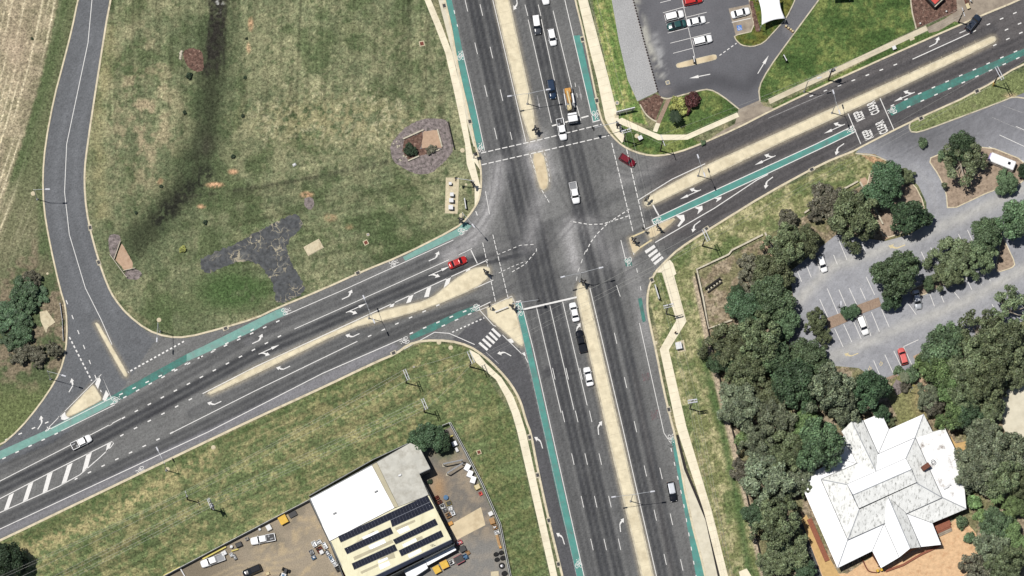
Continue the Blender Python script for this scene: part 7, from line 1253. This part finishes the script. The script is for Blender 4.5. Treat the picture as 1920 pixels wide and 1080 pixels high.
crate('crate', 852, 833, (1.4, 1.3), 'steel', 'grey box in the walled yard corner by the yellow beam', 'box', .4, .9, 'galv', 'box'); crate('pallet_box', 856.5, 844, (.7, 1.1), 'whitesteel', 'white box under the grey corner box', 'box', .5, .7, 'whitesteel', 'box'); crate('pallet_box', 895, 914, (1.3, 1.2), 'paleyellow', 'pale yellow crate by the east fence', 'crate', .45, .9, 'cream', 'box'); crate('crate', 901, 926, (.8, .9), 'red', 'small red crate by the east fence', 'crate', .5, .5, 'brownred'); crate('pallet_box', 920, 964, (1.2, 1.1), 'stone', 'pale box by the fence bend', 'box', .5, .8, 'whitesteel', 'box'); crate('crate', 923, 978, (1.2, 1.4), 'orangepaint', 'tan crate against the east fence', 'crate', .3, .9, 'woodcrate', 'box'); crate('crate', 928, 989, (1.0, 1.1), 'woodcrate', 'wooden crate below the tan crate', 'crate', .3, .8, 'whitesteel'); crate('stillage', 931.5, 999, (1.2, 1.0), 'whitesteel', 'white wire basket by the east fence', 'crate', .3, .8, 'steel'); crate('timber_stack', 934, 1014, (.7, 3.0), 'cream', 'long pale timber bundle by the east fence', 'timber', .25, .6, 'woodcrate', 'box'); crate('crate', 938, 1026, (.6, .8), 'woodcrate', 'small orange crate at the end of the timber bundle', 'crate', .25, .5, 'orangepaint', 'box')
for i, (x, y, h, lb) in enumerate(((876, 878, 1.5, 'upper white wrapped bundle by the gantry frames'), (881, 890, 1.3, 'middle white wrapped bundle by the east fence'), (887, 901, 1.2, 'lower white wrapped bundle by the east fence'))): crate('wrapped_bundle', x, y, (1.3, 1.7), 'whitesteel', lb, 'bundle', -.5 + i * .1, h, 'sail', 'box')
for i, (x, y, R, lb) in enumerate(((929, 1040, .5, 'tyre pile, top left'), (939, 1037, .5, 'tyre pile, top right'), (931, 1050, .5, 'tyre pile, lower left'), (942, 1047, .55, 'tyre pile, lower right'), (941, 1061, .75, 'single large wheel with white rim under the tyre pile'), (945, 1076, .6, 'stack of tyres at the bottom edge'))):
    e = small('tyre_stack', x, y, 'black ' + lb if i != 4 else lb, 'tyres', GY, [('tyre', MB().lathe([(R * .55, .05), (R, .0), (R * 1.05, .15), (R, .32), (R * .6, .34), (R * .5, .2)], n=18), 'tyre'), ('rim', MB().lathe([(R * .5, .02), (R * .48, .2), (R * .1, .22)], n=12), 'rim' if i == 4 else 'steel')]); b = MB()
    if i != 4: b.lathe([(R * .5, .36), (R * .95, .34), (R, .5), (R * .92, .66), (R * .5, .66)], (.2, .1, 0), 18); b.build('upper_tyre', 'tyre', e)
def beam(name, p, q, z, m, label, h=.25, w=.25):
    (ax, ay), (bx, by) = W(*p), W(*q); L = math.hypot(bx - ax, by - ay); e = empty(name, ((ax + bx) / 2, (ay + by) / 2, 0), math.atan2(by - ay, bx - ax), label, 'beam', GY); MB().box((0, 0, z), (L, w, h)).build('flange', m, e)
    for s_ in (-1, 1): MB().box((s_ * L * .38, 0, (z - h / 2) / 2), (.18, w * 1.2, max(.05, z - h / 2))).build('rest', 'steel', e)
    return e
beam('steel_beam', (380, 1049), (424, 1026), .6, 'paleyellow', 'long yellow steel beam along the north fence', .3, .35); beam('steel_beam', (833, 826), (849, 817), .5, 'paleyellow', 'short yellow beam in the walled corner', .3, .3); beam('steel_beam', (307, 1080), (338, 1064), .6, 'paleyellow', 'yellow beam at the fence west end', .3, .35); beam('steel_beam', (338, 1066), (347, 1082), .6, 'whitesteel', 'white beam at the bottom left of the yard', .25, .25); beam('steel_beam', (434, 1034), (447, 1030), .5, 'paleyellow', 'short yellow beam behind the tray ute', .25, .3)
def gantry(x0, y0, x1, y1, x2, y2, label):
    (ax, ay), (bx, by) = W(x0, y0), W(x1, y1); e = empty('gantry_frame', (ax, ay, 0), 0, label, 'frame', GY); h = 2.6; d = Vector((bx - ax, by - ay, 0)); MB().tube((0, 0, 0), (0, 0, h), .16, .16, 6).build('post', 'galv', e); MB().tube((d.x, d.y, 0), (d.x, d.y, h), .16, .16, 6).build('post', 'galv', e); b = MB(); L = d.length; a = math.atan2(d.y, d.x); b.box((d.x / 2, d.y / 2, h + .12), (L + .3, .3, .26), a); b.build('top_beam', 'steel', e); MB().box((0, 0, .08), (.6, .6, .16)).build('foot', 'stone', e)
gantry(832, 873, 866, 866, 0, 0, 'upper steel portal frame beside the east yard fence'); gantry(839, 890, 867, 872, 0, 0, 'lower steel portal frame crossing the upper one')
for i, (x, y, s_, m, lb, k, tp) in enumerate(((589, 1021, (1.0, 1.4), 'galv', 'white scrap crate top of the west scrap heap', 'crate', 'whitesteel'), (598, 1017, (1.2, 1.0), 'whitesteel', 'round topped white scrap crate in the west heap', 'crate', 'galv'), (584, 1036, (1.0, 1.2), 'steel', 'grey scrap crate at the left of the west heap', 'crate', 'steel'), (588, 1046, (1.0, .9), 'blue', 'blue scrap crate at the foot of the west heap', 'crate', 'galv'), (599, 1031, (1.4, 1.3), 'brownred', 'brown scrap crate mid west heap', 'crate', 'dark'), (603, 1036, (1.0, 1.0), 'whitesteel', 'white sheet on the brown scrap crate edge', 'box', 'whitesteel'), (609, 1024, (.9, 1.6), 'galv', 'shiny scrap bundle by the shed west wall', 'crate', 'whitesteel'), (614, 1038, (.9, 1.6), 'steel', 'second shiny scrap bundle by the shed west wall', 'crate', 'galv'), (621, 1048, (.9, 1.8), 'galv', 'third scrap bundle by the shed west wall', 'crate', 'blue'), (628, 1058, (1.0, 1.4), 'whitesteel', 'white rack at the lower shed west wall', 'crate', 'galv'), (634, 1067, (1.2, 1.2), 'dark', 'black drum crate at the lower shed west wall', 'crate', 'dark'), (645, 1077, (1.0, 1.0), 'red', 'red crate at the bottom shed corner', 'box', 'red'), (420, 1038, (1.3, 1.1), 'galv', 'grey trailer box behind the tray ute', 'box', 'whitesteel'), (434, 1041, (.8, .9), 'whitesteel', 'white machine part behind the tray ute', 'crate', 'galv'), (440, 1045, (.7, 1.4), 'steel', 'scrap rods beyond the white machine part', 'crate', 'whitesteel'), (463, 1011, (.8, .7), 'steel', 'grey scrap pile by the fence', 'crate', 'stone'))): crate('scrap_crate', x, y, s_, m, lb, 'scrap', .5, .8, tp, k)
crate('water_tank', 434, 1026, (.7, .7), 'whitesteel', 'small white round tank near the fence', 'tank', 0, .9, 'whitesteel', 'drum'); crate('pallet_box', 448, 1022, (1.6, 1.2), 'dark', 'black heap under the fence beside the white tank', 'heap', .4, .8, 'dark', 'box'); crate('crate', 502, 1076, (.9, .8), 'woodcrate', 'wooden crate between the black wagon and the tractor', 'crate', .4, .6, 'cream', 'box'); crate('slab_stack', 928, 1077, (2.0, 1.5), 'slab', 'pale slab stack at the bottom of the yard', 'slab', .1, .2, 'slab', 'box')
# ---------------------------------------------------------------- light, sky, camera
w = bpy.data.worlds.new('World'); scene.world = w; w.use_nodes = True; nt = w.node_tree; bg = nt.nodes['Background']; sk = nt.nodes.new('ShaderNodeTexSky'); sk.sky_type = 'NISHITA'; sk.sun_disc = False
EL = math.radians(72); sd = Vector((-.965, .26)).normalized(); sk.sun_elevation = EL; sk.sun_rotation = math.atan2(sd.x, sd.y); nt.links.new(sk.outputs['Color'], bg.inputs['Color']); bg.inputs['Strength'].default_value = .05
L = bpy.data.lights.new('sun', 'SUN'); L.energy = 4.6; L.angle = math.radians(.5); L.color = (1, .965, .91); so = bpy.data.objects.new('sun', L); COL.objects.link(so)
so.rotation_euler = Vector((-sd.x * math.cos(EL), -sd.y * math.cos(EL), -math.sin(EL))).to_track_quat('-Z', 'Y').to_euler(); so.location = (-60, 30, 150)
cam = bpy.data.cameras.new('camera'); co = bpy.data.objects.new('camera', cam); COL.objects.link(co); scene.camera = co; co.location = (NADX, NADY, CAMH); cam.sensor_width = 36; WID = 1920 * S; cam.lens = 36 * CAMH / WID; cam.shift_x = -NADX / WID; cam.shift_y = -NADY / WID; cam.clip_start = 10; cam.clip_end = 20000
vs_ = scene.view_settings; vs_.view_transform = 'Standard'; vs_.look = 'None'; vs_.exposure = 0.0; vs_.gamma = 1.0; vs_.use_curve_mapping = False
scene.cycles.max_bounces = 4; scene.cycles.diffuse_bounces = 2
